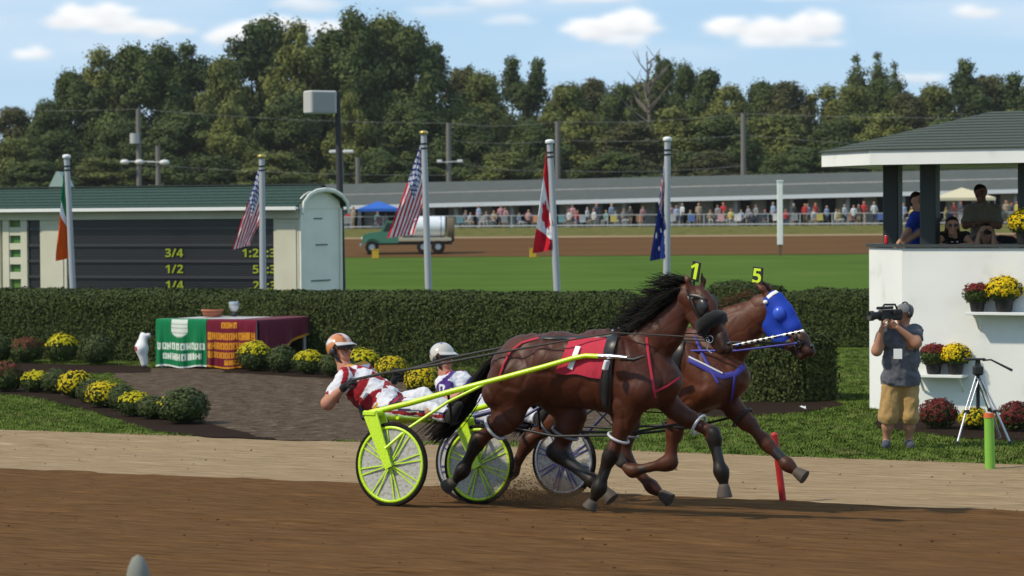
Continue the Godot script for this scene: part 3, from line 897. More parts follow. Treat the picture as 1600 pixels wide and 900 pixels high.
func make_stable():
	# long low stable with a deep eave, open stalls behind posts
	var t := thing("stable", "long low stable with grey roof behind the far stretch", "stable")
	var roofm := tex_mat(M.fine, [Color(0.088, 0.098, 0.092), Color(0.096, 0.106, 0.100), Color(0.106, 0.116, 0.110)], Vector3(0.05, 0.05, 0.05), 0.95, 0.0, true)
	var wallm := tex_mat(M.fine, [Color(0.38, 0.35, 0.31), Color(0.48, 0.45, 0.40), Color(0.55, 0.52, 0.47)], Vector3(0.12, 0.12, 0.12), 0.9, 0.0, true)
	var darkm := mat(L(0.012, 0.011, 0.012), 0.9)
	var e0 := at(430, 325, 221.0); var e1 := at(1700, 294, 221.0)         # front eave
	var r0 := at(430, 290, 228.0); var r1 := at(1700, 261, 228.0)         # ridge
	var roof := MB.new()
	var dn := Vector3(0, -0.12, 0)
	roof.quad(e0, r0, r1, e1); roof.quad(e0 + dn, e1 + dn, r1 + dn, r0 + dn)
	var k0 := Vector3(e0.x, e0.y, -235.0); var k1 := Vector3(e1.x, e1.y, -235.0)
	roof.quad(r0, k0, k1, r1); roof.quad(e0, e0 + dn, r0 + dn, r0); roof.quad(e1, r1, r1 + dn, e1 + dn)
	obj("roof", roof, roofm, t)
	var fa := MB.new()
	fa.bar(e0 + Vector3(0, -0.10, 0.06), e1 + Vector3(0, -0.10, 0.06), 0.06, 0.32)
	obj("fascia", fa, M.trim, t)
	var gx0 := e0.x
	var gx1 := e1.x
	var w := MB.new()
	w.quad(Vector3(gx0, 1.4, -224.5), Vector3(gx0, e0.y + 1.0, -224.5), Vector3(gx1, e1.y + 1.0, -224.5), Vector3(gx1, 1.4, -224.5))
	w.quad(Vector3(gx0, 1.4, -234.0), Vector3(gx0, e0.y, -234.0), Vector3(gx1, e1.y, -234.0), Vector3(gx1, 1.4, -234.0))
	for x in [gx0, gx1]:
		var ey: float = e0.y if x == gx0 else e1.y
		var ry: float = r0.y if x == gx0 else r1.y
		w.quad(Vector3(x, 1.4, -224.5), Vector3(x, ry, -228), Vector3(x, ey, -234), Vector3(x, 1.4, -234))
	obj("wall", w, wallm, t)
	var r := RandomNumberGenerator.new(); r.seed = 5
	var x := gx0 + 1.0
	var i := 0
	while x < gx1 - 1.0:
		var f := (x - gx0) / (gx1 - gx0)
		var ey := lerpf(e0.y, e1.y, f)
		if i % 2 == 0:
			var m := MB.new()
			m.box(Vector3(x, (1.5 + ey) * 0.5 - 0.05, -221.6), Vector3(0.28, ey - 1.5, 0.28), Basis.IDENTITY)
			obj("post", m, mat(L(0.26, 0.26, 0.25), 0.8), t)
		var wd := r.randf_range(0.7, 1.25)
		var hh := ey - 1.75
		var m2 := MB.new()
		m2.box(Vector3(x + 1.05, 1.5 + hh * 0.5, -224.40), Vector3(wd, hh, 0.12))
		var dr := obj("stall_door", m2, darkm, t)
		for sgn in [-1.0, 1.0]:
			var fr := MB.new()
			fr.box(Vector3(x + 1.05 + sgn * (wd * 0.5 + 0.06), 1.5 + hh * 0.5, -224.36), Vector3(0.12, hh, 0.14))
			obj("frame", fr, mat(L(0.30, 0.28, 0.25), 0.8), dr)
		x += 2.25
		i += 1
	# a second stable roof glimpsed through the stand at the right is the same building running on

func small_person(sd: int, shirt: Color, pants: Color, skin: Color, hair: Color, seated := false) -> ArrayMesh:
	var r := RandomNumberGenerator.new(); r.seed = sd
	var B := Bones.new()
	var lean := r.randf_range(-0.06, 0.06)
	var drop := 0.42 if seated else 0.0
	var hip := Vector3(0, 0.92 - drop, 0)
	var ch := Vector3(lean, 1.38 - drop, 0)
	B.add(hip, ch, 0.14, 0.16, 1.2, 1)
	B.add(ch + Vector3(0, 0.06, -0.17), ch + Vector3(0, 0.06, 0.17), 0.07, 0.07, 1.0, 1)
	B.add(ch + Vector3(0, 0.1, 0), ch + Vector3(0.02, 0.30, 0), 0.055, 0.06, 1.0, 3)
	B.add(ch + Vector3(0.02, 0.26, 0), ch + Vector3(0.02, 0.31, 0), 0.085, 0.095, 0.9, 3)
	B.add(ch + Vector3(0.0, 0.34, 0), ch + Vector3(-0.02, 0.33, 0), 0.09, 0.09, 0.9, 4)
	for s in [-1.0, 1.0]:
		var el := ch + Vector3(r.randf_range(-0.1, 0.12), -0.26, s * r.randf_range(0.22, 0.3))
		B.add(ch + Vector3(0, 0.05, s * 0.19), el, 0.06, 0.05, 1.0, 1)
		B.add(el, el + Vector3(r.randf_range(0.0, 0.22), r.randf_range(-0.2, 0.15), -s * 0.05), 0.045, 0.035, 1.0, 3)
		if seated:
			B.add(hip + Vector3(0, 0, s * 0.09), hip + Vector3(0.42, 0, s * 0.12), 0.09, 0.07, 1.0, 2)
			B.add(hip + Vector3(0.42, 0, s * 0.12), Vector3(0.46, 0.06, s * 0.12), 0.065, 0.05, 1.0, 2)
		else:
			var kn := Vector3(r.randf_range(0, 0.08), 0.5, s * 0.11)
			B.add(hip + Vector3(0, 0, s * 0.09), kn, 0.09, 0.065, 1.0, 2)
			B.add(kn, Vector3(0, 0.07, s * 0.12), 0.06, 0.045, 1.0, 2 if r.randf() < 0.5 else 3)
			B.add(Vector3(0, 0.05, s * 0.12), Vector3(0.14, 0.04, s * 0.13), 0.045, 0.035, 1.0, 4)
	var cols := [shirt, shirt, pants, skin, hair]
	var mb := MB.new()
	sdf(mb, B, 0.045, 0.05, func(_p, t): return cols[t])
	return mb.mesh()

func make_crowd():
	var r := RandomNumberGenerator.new(); r.seed = 61
	var shirts := [["red", Color(0.48, 0.015, 0.02)], ["white", Color(0.72, 0.72, 0.72)], ["pale blue", Color(0.30, 0.42, 0.62)], ["navy", Color(0.02, 0.03, 0.09)], ["grey", Color(0.25, 0.25, 0.26)], ["pink", Color(0.62, 0.28, 0.30)], ["black", Color(0.02, 0.02, 0.02)], ["tan", Color(0.42, 0.31, 0.2)], ["yellow", Color(0.62, 0.50, 0.06)], ["teal", Color(0.12, 0.36, 0.36)]]
	var fixed := {1258: 0, 1275: 0, 1240: 6, 1292: 2, 1320: 1, 1334: 1, 550: 1, 970: 5, 1115: 3}
	var cols := [545, 552, 590, 604, 628, 735, 748, 760, 772, 790, 812, 826, 845, 890, 902, 918, 932, 948, 962, 975, 985, 1004, 1048, 1066, 1078, 1092, 1110, 1122, 1130, 1142, 1158, 1170, 1182, 1196, 1208, 1228, 1240, 1258, 1275, 1292, 1306, 1320, 1334, 1350, 1366, 1412, 1425, 1478, 1490, 1502, 1516, 1572, 1580, 1588, 1598, 1612]
	for q in 24: cols.append(545 + int(r.randf() * 1060.0))
	# a stock of poses and clothes, each used more than once
	var stock := []
	for q in 20:
		var k: int = q % shirts.size()
		var seated := q >= 10
		var skin := Color(0.42, 0.24, 0.16) * r.randf_range(0.75, 1.1)
		var pants: Color = [Color(0.03, 0.04, 0.08), Color(0.25, 0.2, 0.13), Color(0.02, 0.02, 0.02), Color(0.3, 0.3, 0.3)][r.randi() % 4]
		var hair: Color = [Color(0.03, 0.02, 0.015), Color(0.1, 0.06, 0.03), Color(0.4, 0.38, 0.35), Color(0.5, 0.02, 0.02)][r.randi() % 4]
		stock.append([small_person(200 + q, shirts[k][1].lerp(Color(0.18, 0.18, 0.18), 0.3 if k != 0 else 0.1) * r.randf_range(0.8, 1.0), pants, skin, hair, seated), k, seated])
	for px in cols:
		var pick: Array = stock[r.randi() % stock.size()]
		if fixed.has(px):
			for q in stock:
				if q[1] == fixed[px] and not q[2]: pick = q
		var o := obj("person", pick[0], M.cloth, null, Transform3D(Basis(Vector3.UP, -PI * 0.5 + r.randf_range(-1.1, 1.1)).scaled(Vector3.ONE * r.randf_range(0.86, 1.06)), foot(px, 215.4 + r.randf() * 5.0)))
		tag(o, "person in %s shirt %s by fence beyond %s" % [shirts[pick[1]][0], "seated" if pick[2] else "standing", landmark(px)], "person", "spectators along the far fence")
		if pick[2]:
			var sm := MB.new()
			sm.box(Vector3(0, 0.40, 0), Vector3(0.42, 0.04, 0.42), Basis.IDENTITY, Color.WHITE, 0.01)
			for a in [-0.17, 0.17]:
				for b in [-0.17, 0.17]: sm.box(Vector3(a, 0.19, b), Vector3(0.03, 0.38, 0.03))
			tag(obj("stool", sm, M.grey_paint, null, o.transform), "stool under spectator in %s by fence beyond %s" % [shirts[pick[1]][0], landmark(px)], "stool", "stools at the far fence")
	# folding chairs left along the fence
	var seatc := [["white", Color(0.50, 0.50, 0.48)], ["blue", Color(0.07, 0.11, 0.28)], ["yellow", Color(0.40, 0.34, 0.10)], ["pink", Color(0.42, 0.25, 0.25)], ["teal", Color(0.18, 0.30, 0.31)], ["orange", Color(0.38, 0.18, 0.09)], ["grey", Color(0.28, 0.28, 0.27)]]
	for q in 26:
		var px := 548.0 + q * 41.0 + r.randf_range(-11, 11)
		var k: int = [0, 0, 6, 6, 0, 1, 2, 3, 4, 5][r.randi() % 10]
		var ch := thing("folding_chair", "%s folding chair by far fence beyond %s" % [seatc[k][0], landmark(px)], "chair", Transform3D(Basis(Vector3.UP, -PI * 0.5 + r.randf_range(-0.5, 0.5)), foot(px, 215.2 + r.randf() * 1.0)), "folding chairs along the far fence")
		var cm := mat(seatc[k][1].linear_to_srgb(), 0.8)
		var m := MB.new(); m.box(Vector3(0, 0.42, 0), Vector3(0.48, 0.05, 0.52), Basis.IDENTITY, Color.WHITE, 0.015); obj("seat", m, cm, ch)
		var m2 := MB.new(); m2.box(Vector3(-0.27, 0.70, 0), Vector3(0.05, 0.55, 0.52), Basis(Vector3(0, 0, 1), 0.15), Color.WHITE, 0.015); obj("backrest", m2, cm, ch)
		for a in [-0.2, 0.2]:
			for b in [-0.22, 0.22]:
				var m3 := MB.new(); m3.bar(Vector3(a, 0.0, b), Vector3(-a, 0.40, b), 0.03, 0.03); obj("leg", m3, M.alu, ch)

func make_far_things():
	# fence along the grass bank
	var f := thing("mesh_fence", "low pale metal fence in front of the far crowd", "fence")
	var y0 := 1.5
	for rail in [[0.95, 0.05], [0.16, 0.09]]:
		var m := MB.new()
		m.bar(Vector3(-70, y0 + rail[0], -214.6), Vector3(70, y0 + rail[0], -214.6), 0.05, rail[1])
		obj("rail", m, mat(L(0.55, 0.55, 0.53), 0.6), f)
	for i in 57:
		var m := MB.new()
		m.tube([Vector3(-70 + i * 2.5, y0 - 0.1, -214.6), Vector3(-70 + i * 2.5, y0 + 0.98, -214.6)], [0.035], 6)
		obj("post", m, mat(L(0.45, 0.45, 0.44), 0.6), f)
	# white distance pole standing in the far infield
	var wp := thing("distance_pole", "tall white distance marker pole at the edge of the infield", "pole")
	var b := foot(1219, 180)
	var top := at(1218, 284, 180).y
	var m1 := MB.new(); m1.box(Vector3(b.x, (b.y + top) * 0.5 + 0.35, b.z), Vector3(0.34, top - b.y - 0.7, 0.34), Basis.IDENTITY, Color.WHITE, 0.02)
	obj("post", m1, M.white, wp)
	var m2 := MB.new(); m2.box(Vector3(b.x, b.y + 0.32, b.z), Vector3(0.22, 0.76, 0.22))
	obj("base", m2, mat(L(0.16, 0.1, 0.06), 0.9), wp)
	var m3 := MB.new(); m3.box(Vector3(b.x, top + 0.04, b.z), Vector3(0.42, 0.10, 0.42), Basis.IDENTITY, Color.WHITE, 0.02)
	obj("cap", m3, M.trim, wp)
	# yellow marker boxes
	for e in [[587, "beside the water truck"], [833, "by the red and white flag"]]:
		var y := thing("yellow_marker", "small yellow marker box at the infield edge " + e[1], "marker", Transform3D(Basis.IDENTITY, foot(e[0], 178)), "yellow marker boxes")
		var m := MB.new(); m.box(Vector3(0, 0.28, 0), Vector3(0.44, 0.56, 0.3), Basis.IDENTITY, Color.WHITE, 0.03)
		obj("box", m, mat(L(0.52, 0.33, 0.03), 0.6), y)
		var m4 := MB.new(); m4.box(Vector3(0, 0.59, 0), Vector3(0.48, 0.06, 0.34), Basis.IDENTITY, Color.WHITE, 0.02)
		obj("lid", m4, mat(L(0.48, 0.30, 0.03), 0.6), y)
	make_truck()
	tent(592, 314, 326, 62, 215.5, Color(0.03, 0.12, 0.45), "blue pop-up canopy tent in front of the stable")
	tent(1503, 293, 309, 96, 215.5, Color(0.58, 0.52, 0.36), "cream canopy tent seen through the open stand")
	# utility poles and wires
	var wood := mat(L(0.17, 0.16, 0.145), 0.9)
	var heads := []
	for e in [[218, 170, 246, 1], [248, 228, 240, 2], [534, 238, 244, 3], [560, 246, 246, 0], [702, 192, 244, 4], [872, 190, 244, 0], [1162, 177, 244, 0]]:
		var base := foot(e[0], e[2]); base.y = 1.3
		var tp := at(e[0], e[1], e[2])
		var u := thing("utility_pole", "grey wooden utility pole " + {218: "with a transformer box behind the tote board", 248: "with one side lamp behind the tote board", 534: "topped by a pair of floodlights", 560: "plain and short beside the floodlights", 702: "with a small lamp arm behind the star-spangled flag", 872: "behind the red and white flag", 1162: "beyond the far stable roof"}[e[0]], "utility pole", Transform3D.IDENTITY, "utility poles along the stables")
		var m := MB.new(); m.tube([base, Vector3(base.x, tp.y, base.z)], [0.26, 0.21], 8)
		obj("pole", m, wood, u)
		heads.append(Vector3(base.x, tp.y, base.z))
		var hp := heads[-1] as Vector3
		var lamp := mat(L(0.62, 0.62, 0.60), 0.4)
		if e[3] == 1:
			var k := MB.new(); k.tube([hp + Vector3(-0.3, -2.2, 0.4), hp + Vector3(-0.3, -3.1, 0.4)], [0.42, 0.42], 12)
			obj("transformer", k, mat(L(0.4, 0.4, 0.39), 0.5), u)
			var k2 := MB.new(); k2.bar(hp + Vector3(-1.2, -4.7, 0.3), hp + Vector3(1.4, -4.7, 0.3), 0.08, 0.08)
			obj("arm", k2, lamp, u)
			for s in [-1.2, 0.1]:
				var k3 := MB.new(); k3.ball(hp + Vector3(s, -4.75, 0.4), Vector3(0.42, 0.24, 0.3), Basis.IDENTITY, 6); obj("lamp", k3, lamp, u)
		elif e[3] == 2:
			var k := MB.new(); k.bar(hp + Vector3(-0.9, -1.4, 0.3), hp + Vector3(0.7, -1.4, 0.3), 0.08, 0.08); obj("arm", k, lamp, u)
			var k3 := MB.new(); k3.ball(hp + Vector3(0.6, -1.45, 0.4), Vector3(0.45, 0.25, 0.3), Basis.IDENTITY, 6); obj("lamp", k3, lamp, u)
		elif e[3] == 3:
			for s in [-0.55, 0.65]:
				var k3 := MB.new(); k3.box(hp + Vector3(s, 0.05, 0.2), Vector3(0.95, 0.30, 0.5), Basis.IDENTITY, Color.WHITE, 0.08); obj("lamp", k3, lamp, u)
		elif e[3] == 4:
			var k := MB.new(); k.bar(hp + Vector3(-0.9, -3.5, 0.3), hp + Vector3(1.1, -3.4, 0.3), 0.07, 0.07); obj("arm", k, lamp, u)
			for s in [-0.8, 1.0]:
				var k3 := MB.new(); k3.box(hp + Vector3(s, -3.4, 0.35), Vector3(0.5, 0.26, 0.3), Basis.IDENTITY, Color.WHITE, 0.06); obj("lamp", k3, lamp, u)
	var wire := mat(L(0.30, 0.30, 0.29), 0.7)
	var runs := [[heads[0], heads[4], 0.0], [heads[4], heads[5], 0.0], [heads[5], heads[6], 0.0], [heads[6], heads[6] + Vector3(34, -0.4, 0), 0.0], [heads[0] + Vector3(-22, 0.5, 0), heads[0], 0.0],
		[heads[4] + Vector3(0, -1.5, 0), heads[5] + Vector3(0, -1.6, 0), 0.0], [heads[5] + Vector3(0, -1.6, 0), heads[6] + Vector3(0, -1.9, 0), 0.0], [heads[6] + Vector3(0, -1.9, 0), heads[6] + Vector3(34, -4.0, 0), 0.0], [heads[0] + Vector3(0, -4.9, 0), heads[4] + Vector3(0, -4.6, 0), 0.0], [heads[4] + Vector3(0, -3.4, 0.3), heads[5] + Vector3(0, -4.3, 0), 0.0], [heads[5] + Vector3(0, -4.3, 0), heads[6] + Vector3(0, -4.6, 0), 0.0]]
	var names_of := ["upper wire from the transformer pole to the lamp arm pole", "upper wire from the lamp arm pole to the next pole", "upper wire reaching the last utility pole", "upper wire running on beyond the last utility pole", "upper wire running in to the transformer pole", "middle wire from the lamp arm pole to the next pole", "middle wire reaching the last utility pole", "middle wire sloping down beyond the last utility pole", "lower wire from the transformer pole to the lamp arm pole", "lowest wire sagging from the lamp arm pole", "lowest wire reaching the last utility pole"]
	for ri in runs.size():
		var w: Array = runs[ri]
		var pts := []
		for i in 13:
			var t := i / 12.0
			pts.append((w[0] as Vector3).lerp(w[1], t) + Vector3(0, -1.2 * t * (1.0 - t) - 0.02, 0))
		var m := MB.new(); m.tube(pts, [0.011], 4, Color.WHITE, false)
		tag(obj("power_line", m, wire), "thin " + names_of[ri], "wire", "overhead wires")
	# shed roofs behind the tote board
	for e in [[98, 268, 300, 150.0, Color(0.40, 0.47, 0.44), "pale green roofed shed peeking over the tote board", 30]] :
		var p := foot(e[0], e[3])
		var tp := at(e[0], e[1], e[3])
		var hw: float = e[6] * 0.5 * e[3] / F
		var sh := thing("shed", e[5], "shed", Transform3D(Basis.IDENTITY, Vector3(p.x, FLAT - 0.02, p.z)))
		var hh := tp.y - FLAT
		var m := MB.new(); m.box(Vector3(0, (hh - 0.8) * 0.5, 0), Vector3(hw * 1.7, hh - 0.8, 2.2)); obj("wall", m, M.end_wall, sh)
		var m2b := MB.new()
		m2b.prism(PackedVector2Array([Vector2(-hw, hh - 0.9), Vector2(hw, hh - 0.9), Vector2(hw * 0.15, hh), Vector2(-hw * 0.15, hh)]), Transform3D(Basis.IDENTITY, Vector3.ZERO), 2.6)
		obj("roof", m2b, mat(e[4].linear_to_srgb(), 0.8), sh)

func tent(px: float, top: float, eave: float, wpx: float, d: float, col: Color, label: String):
	var b := foot(px, d)
	var w := wpx * d / F
	var ty := at(px, top, d).y - b.y
	var ey := at(px, eave, d).y - b.y
	var t := thing("canopy_tent", label, "tent", Transform3D(Basis.IDENTITY, b))
	var m := MB.new()
	var h := w * 0.5
	var c := [Vector3(-h, ey, 1.4), Vector3(h, ey, 1.4), Vector3(h, ey, -1.4), Vector3(-h, ey, -1.4)]
	for i in 4:
		var p: Vector3 = c[i]; var q: Vector3 = c[(i + 1) % 4]
		m.quad(p, p.lerp(Vector3(0, ty, 0), 1.0), Vector3(0, ty, 0) + Vector3(0.001, 0, 0), q)
		m.quad(p, q, q - Vector3(0, 0.22, 0), p - Vector3(0, 0.22, 0))
	obj("canopy", m, mat(col.linear_to_srgb(), 0.8), t)
	for p in c:
		var l := MB.new(); l.tube([Vector3(p.x * 0.97, 0, p.z * 0.97), Vector3(p.x * 0.97, ey - 0.01, p.z * 0.97)], [0.03], 6)
		obj("leg", l, M.alu, t)

func make_truck():
	# old flatbed water truck with a polished tank, heading left
	var b := foot(640, 187.5)
	var t := thing("water_truck", "green cab water truck with silver tank on the far stretch", "truck", Transform3D(Basis(Vector3.UP, deg_to_rad(2.0)), b))
	var green := mat(L(0.03, 0.16, 0.09), 0.3); green.clearcoat_enabled = true
	# x runs to the right (rear); nose at -3.2
	var body := MB.new()
	body.prism(PackedVector2Array([Vector2(-3.2, 0.75), Vector2(-1.35, 0.75), Vector2(-1.35, 1.5), Vector2(-1.9, 1.55), Vector2(-2.9, 1.42), Vector2(-3.2, 1.2)]), Transform3D(Basis.IDENTITY, Vector3.ZERO), 1.7)
	obj("hood", body, green, t)
	var cab := MB.new()
	cab.prism(PackedVector2Array([Vector2(-1.95, 0.75), Vector2(-0.75, 0.75), Vector2(-0.75, 2.15), Vector2(-0.85, 2.25), Vector2(-1.55, 2.25), Vector2(-1.95, 1.55)]), Transform3D(Basis.IDENTITY, Vector3.ZERO), 1.9)
	var cabn := obj("cab", cab, green, t)
	for z in [-0.96, 0.96]:
		var win := MB.new()
		win.prism(PackedVector2Array([Vector2(-1.78, 1.55), Vector2(-0.9, 1.55), Vector2(-0.9, 2.12), Vector2(-1.5, 2.12)]), Transform3D(Basis.IDENTITY, Vector3(0, 0, z)), 0.02)
		obj("window", win, mat(L(0.02, 0.025, 0.03), 0.08), cabn)
	var bump := MB.new(); bump.box(Vector3(-3.3, 0.62, 0), Vector3(0.14, 0.22, 1.9), Basis.IDENTITY, Color.WHITE, 0.03)
	obj("bumper", bump, M.alu, t)
	for z in [-0.65, 0.65]:
		var hl := MB.new(); hl.ball(Vector3(-3.2, 1.08, z), Vector3(0.06, 0.12, 0.12), Basis.IDENTITY, 6)
		obj("headlight", hl, M.trim, t)
	var bed := MB.new(); bed.box(Vector3(1.05, 0.98, 0), Vector3(3.6, 0.22, 1.9), Basis.IDENTITY, Color.WHITE, 0.02)
	obj("flatbed", bed, mat(L(0.42, 0.38, 0.30), 0.6), t)
	var fr := MB.new(); fr.box(Vector3(0.2, 0.72, 0), Vector3(5.4, 0.2, 0.8))
	obj("chassis", fr, M.black, t)
	var tank := MB.new()
	tank.lathe(Vector3(-0.55, 1.82, 0), [Vector2(0, 0), Vector2(0.55, 0.02), Vector2(0.70, 0.10), Vector2(0.72, 0.2), Vector2(0.72, 2.9), Vector2(0.7, 3.0), Vector2(0, 3.1)], Basis(Vector3(0, 1, 0), Vector3(1, 0, 0), Vector3(0, 0, -1)), 20)
	obj("tank", tank, mat(L(0.80, 0.81, 0.82), 0.3, 0.2), t)
	for x in [0.1, 1.2, 2.1]:
		var st := MB.new(); st.lathe(Vector3(x, 1.82, 0), [Vector2(0.72, 0.0), Vector2(0.745, 0.0), Vector2(0.745, 0.07), Vector2(0.72, 0.07)], Basis(Vector3(0, 1, 0), Vector3(1, 0, 0), Vector3(0, 0, -1)), 20)
		obj("strap", st, M.alu, t)
	var rear := MB.new()
	rear.lathe(Vector3(2.55, 1.62, 0), [Vector2(0, 0), Vector2(0.8, 0.0), Vector2(0.84, 0.05), Vector2(0.84, 0.45), Vector2(0.78, 0.5), Vector2(0, 0.5)], Basis(Vector3(0, 1, 0), Vector3(1, 0, 0), Vector3(0, 0, -1)), 18)
	obj("hose_reel", rear, mat(L(0.13, 0.10, 0.065), 0.8), t)
	for x in [-2.55, 0.95, 1.95]:
		for z in [-0.85, 0.85]:
			var tyre := MB.new()
			tyre.lathe(Vector3(x, 0.45, z - 0.12), [Vector2(0.26, 0.0), Vector2(0.41, 0.0), Vector2(0.45, 0.05), Vector2(0.45, 0.19), Vector2(0.41, 0.24), Vector2(0.26, 0.24)], Basis(Vector3(1, 0, 0), Vector3(0, 0, 1), Vector3(0, -1, 0)), 16)
			var w := obj("wheel", tyre, M.rubber, t)
			var rim := MB.new()
			rim.lathe(Vector3(x, 0.45, z - 0.10), [Vector2(0, 0.02), Vector2(0.12, 0.02), Vector2(0.26, 0.0), Vector2(0.26, 0.20), Vector2(0.12, 0.18), Vector2(0, 0.18)], Basis(Vector3(1, 0, 0), Vector3(0, 0, 1), Vector3(0, -1, 0)), 14)
			obj("rim", rim, M.alu, w)
	for z in [-0.86, 0.86]:
		var fd := MB.new(); fd.lathe(Vector3(-2.55, 0.5, z - 0.16), [Vector2(0.56, 0.0), Vector2(0.58, 0.02), Vector2(0.58, 0.30), Vector2(0.56, 0.32)], Basis(Vector3(1, 0, 0), Vector3(0, 0, 1), Vector3(0, -1, 0)), 12, Color.WHITE, PI, TAU)
		obj("fender", fd, green, t)

func make_far():
	make_trees()
	make_stable()
	make_crowd()
	make_far_things()
# ---------------------------------------------------------------- people
func head_bones(B: Bones, h: Vector3, f: Vector3, u: Vector3, nk: Vector3):
	f = f.normalized(); u = (u - f * u.dot(f)).normalized()
	var s := f.cross(u)
	B.add(h + u * 0.035 - f * 0.030, h + u * 0.040 + f * 0.022, 0.088, 0.078)
	B.add(h - u * 0.02 + f * 0.005, h - u * 0.065 + f * 0.045, 0.068, 0.048)
	B.add(h - u * 0.085 + f * 0.062, h - u * 0.09 + f * 0.070, 0.030, 0.026)
	B.add(h + u * 0.020 + f * 0.088, h - u * 0.028 + f * 0.112, 0.010, 0.016)
	B.add(h - u * 0.062 + f * 0.082 - s * 0.016, h - u * 0.062 + f * 0.082 + s * 0.016, 0.013, 0.013)
	for k in [-1.0, 1.0]:
		B.add(h + s * 0.078 * k + u * 0.015 - f * 0.01, h + s * 0.08 * k - u * 0.025 - f * 0.005, 0.017, 0.012)
		B.add(h + s * 0.045 * k + u * 0.035 + f * 0.068, h + s * 0.012 * k + u * 0.036 + f * 0.084, 0.014, 0.014)
	B.add(h - u * 0.05 - f * 0.02, nk, 0.056, 0.060)

func hand_bones(B: Bones, wr: Vector3, d: Vector3, palm: Vector3, curl: float, side: float):
	# palm, four fingers of unequal length that curl towards palm, thumb from the side of the palm
	d = d.normalized(); palm = (palm - d * palm.dot(d)).normalized()
	var s := d.cross(palm) * side
	var lens := [0.072, 0.080, 0.075, 0.058]
	for k in 4:
		var o := s * (0.030 - 0.020 * k)
		var kn: Vector3 = wr + d * (0.090 - 0.004 * absf(k - 1.2)) + o
		B.add(wr + d * 0.012 + o * 0.6, kn, 0.013, 0.011)
		var a := curl
		var p := kn
		for seg in 3:
			var dd := (d * cos(a) + palm * sin(a)).normalized()
			var q: Vector3 = p + dd * lens[k] * [0.45, 0.32, 0.23][seg]
			B.add(p, q, 0.0095 - seg * 0.001, 0.0088 - seg * 0.001)
			p = q
			a += curl * 0.9
	var tb := wr + d * 0.03 + s * 0.030
	var t1 := tb + (d * 0.5 + s * 0.55 + palm * 0.5).normalized() * 0.045
	B.add(tb, t1, 0.014, 0.0115)
	B.add(t1, t1 + (d * 0.8 + palm * 0.5 - s * 0.1).normalized() * 0.036, 0.011, 0.009)

func skin_fn(h: Vector3, f: Vector3, u: Vector3, skin: Color) -> Callable:
	f = f.normalized(); u = (u - f * u.dot(f)).normalized()
	var s := f.cross(u)
	return func(p, _t):
		var q: Vector3 = p - h
		var x := q.dot(s); var y := q.dot(u); var z := q.dot(f)
		if z > 0.05:
			if Vector2(absf(x) - 0.033, (y - 0.017) * 1.5).length() < 0.014: return Color(0.03, 0.02, 0.018)
			if absf(x) < 0.055 and absf(x) > 0.012 and absf(y - 0.045) < 0.007: return skin * 0.35
			if Vector2(x * 0.45, y + 0.062).length() < 0.012: return skin * Color(0.95, 0.55, 0.5)
		return skin * (1.0 + 0.08 * noise.get_noise_3d(p.x * 25.0, p.y * 25.0, p.z * 25.0))

func cut(mb: MB, at_p: Vector3, dir: Vector3, reach: float):
	# end a garment in a level hem
	for i in mb.v.size():
		var q := mb.v[i] - at_p
		var d := q.dot(dir)
		if d > 0.0 and (q - dir * d).length() < reach and d < reach:
			mb.v[i] -= dir * d
			mb.n[i] = (mb.n[i] + dir * 0.5).normalized()

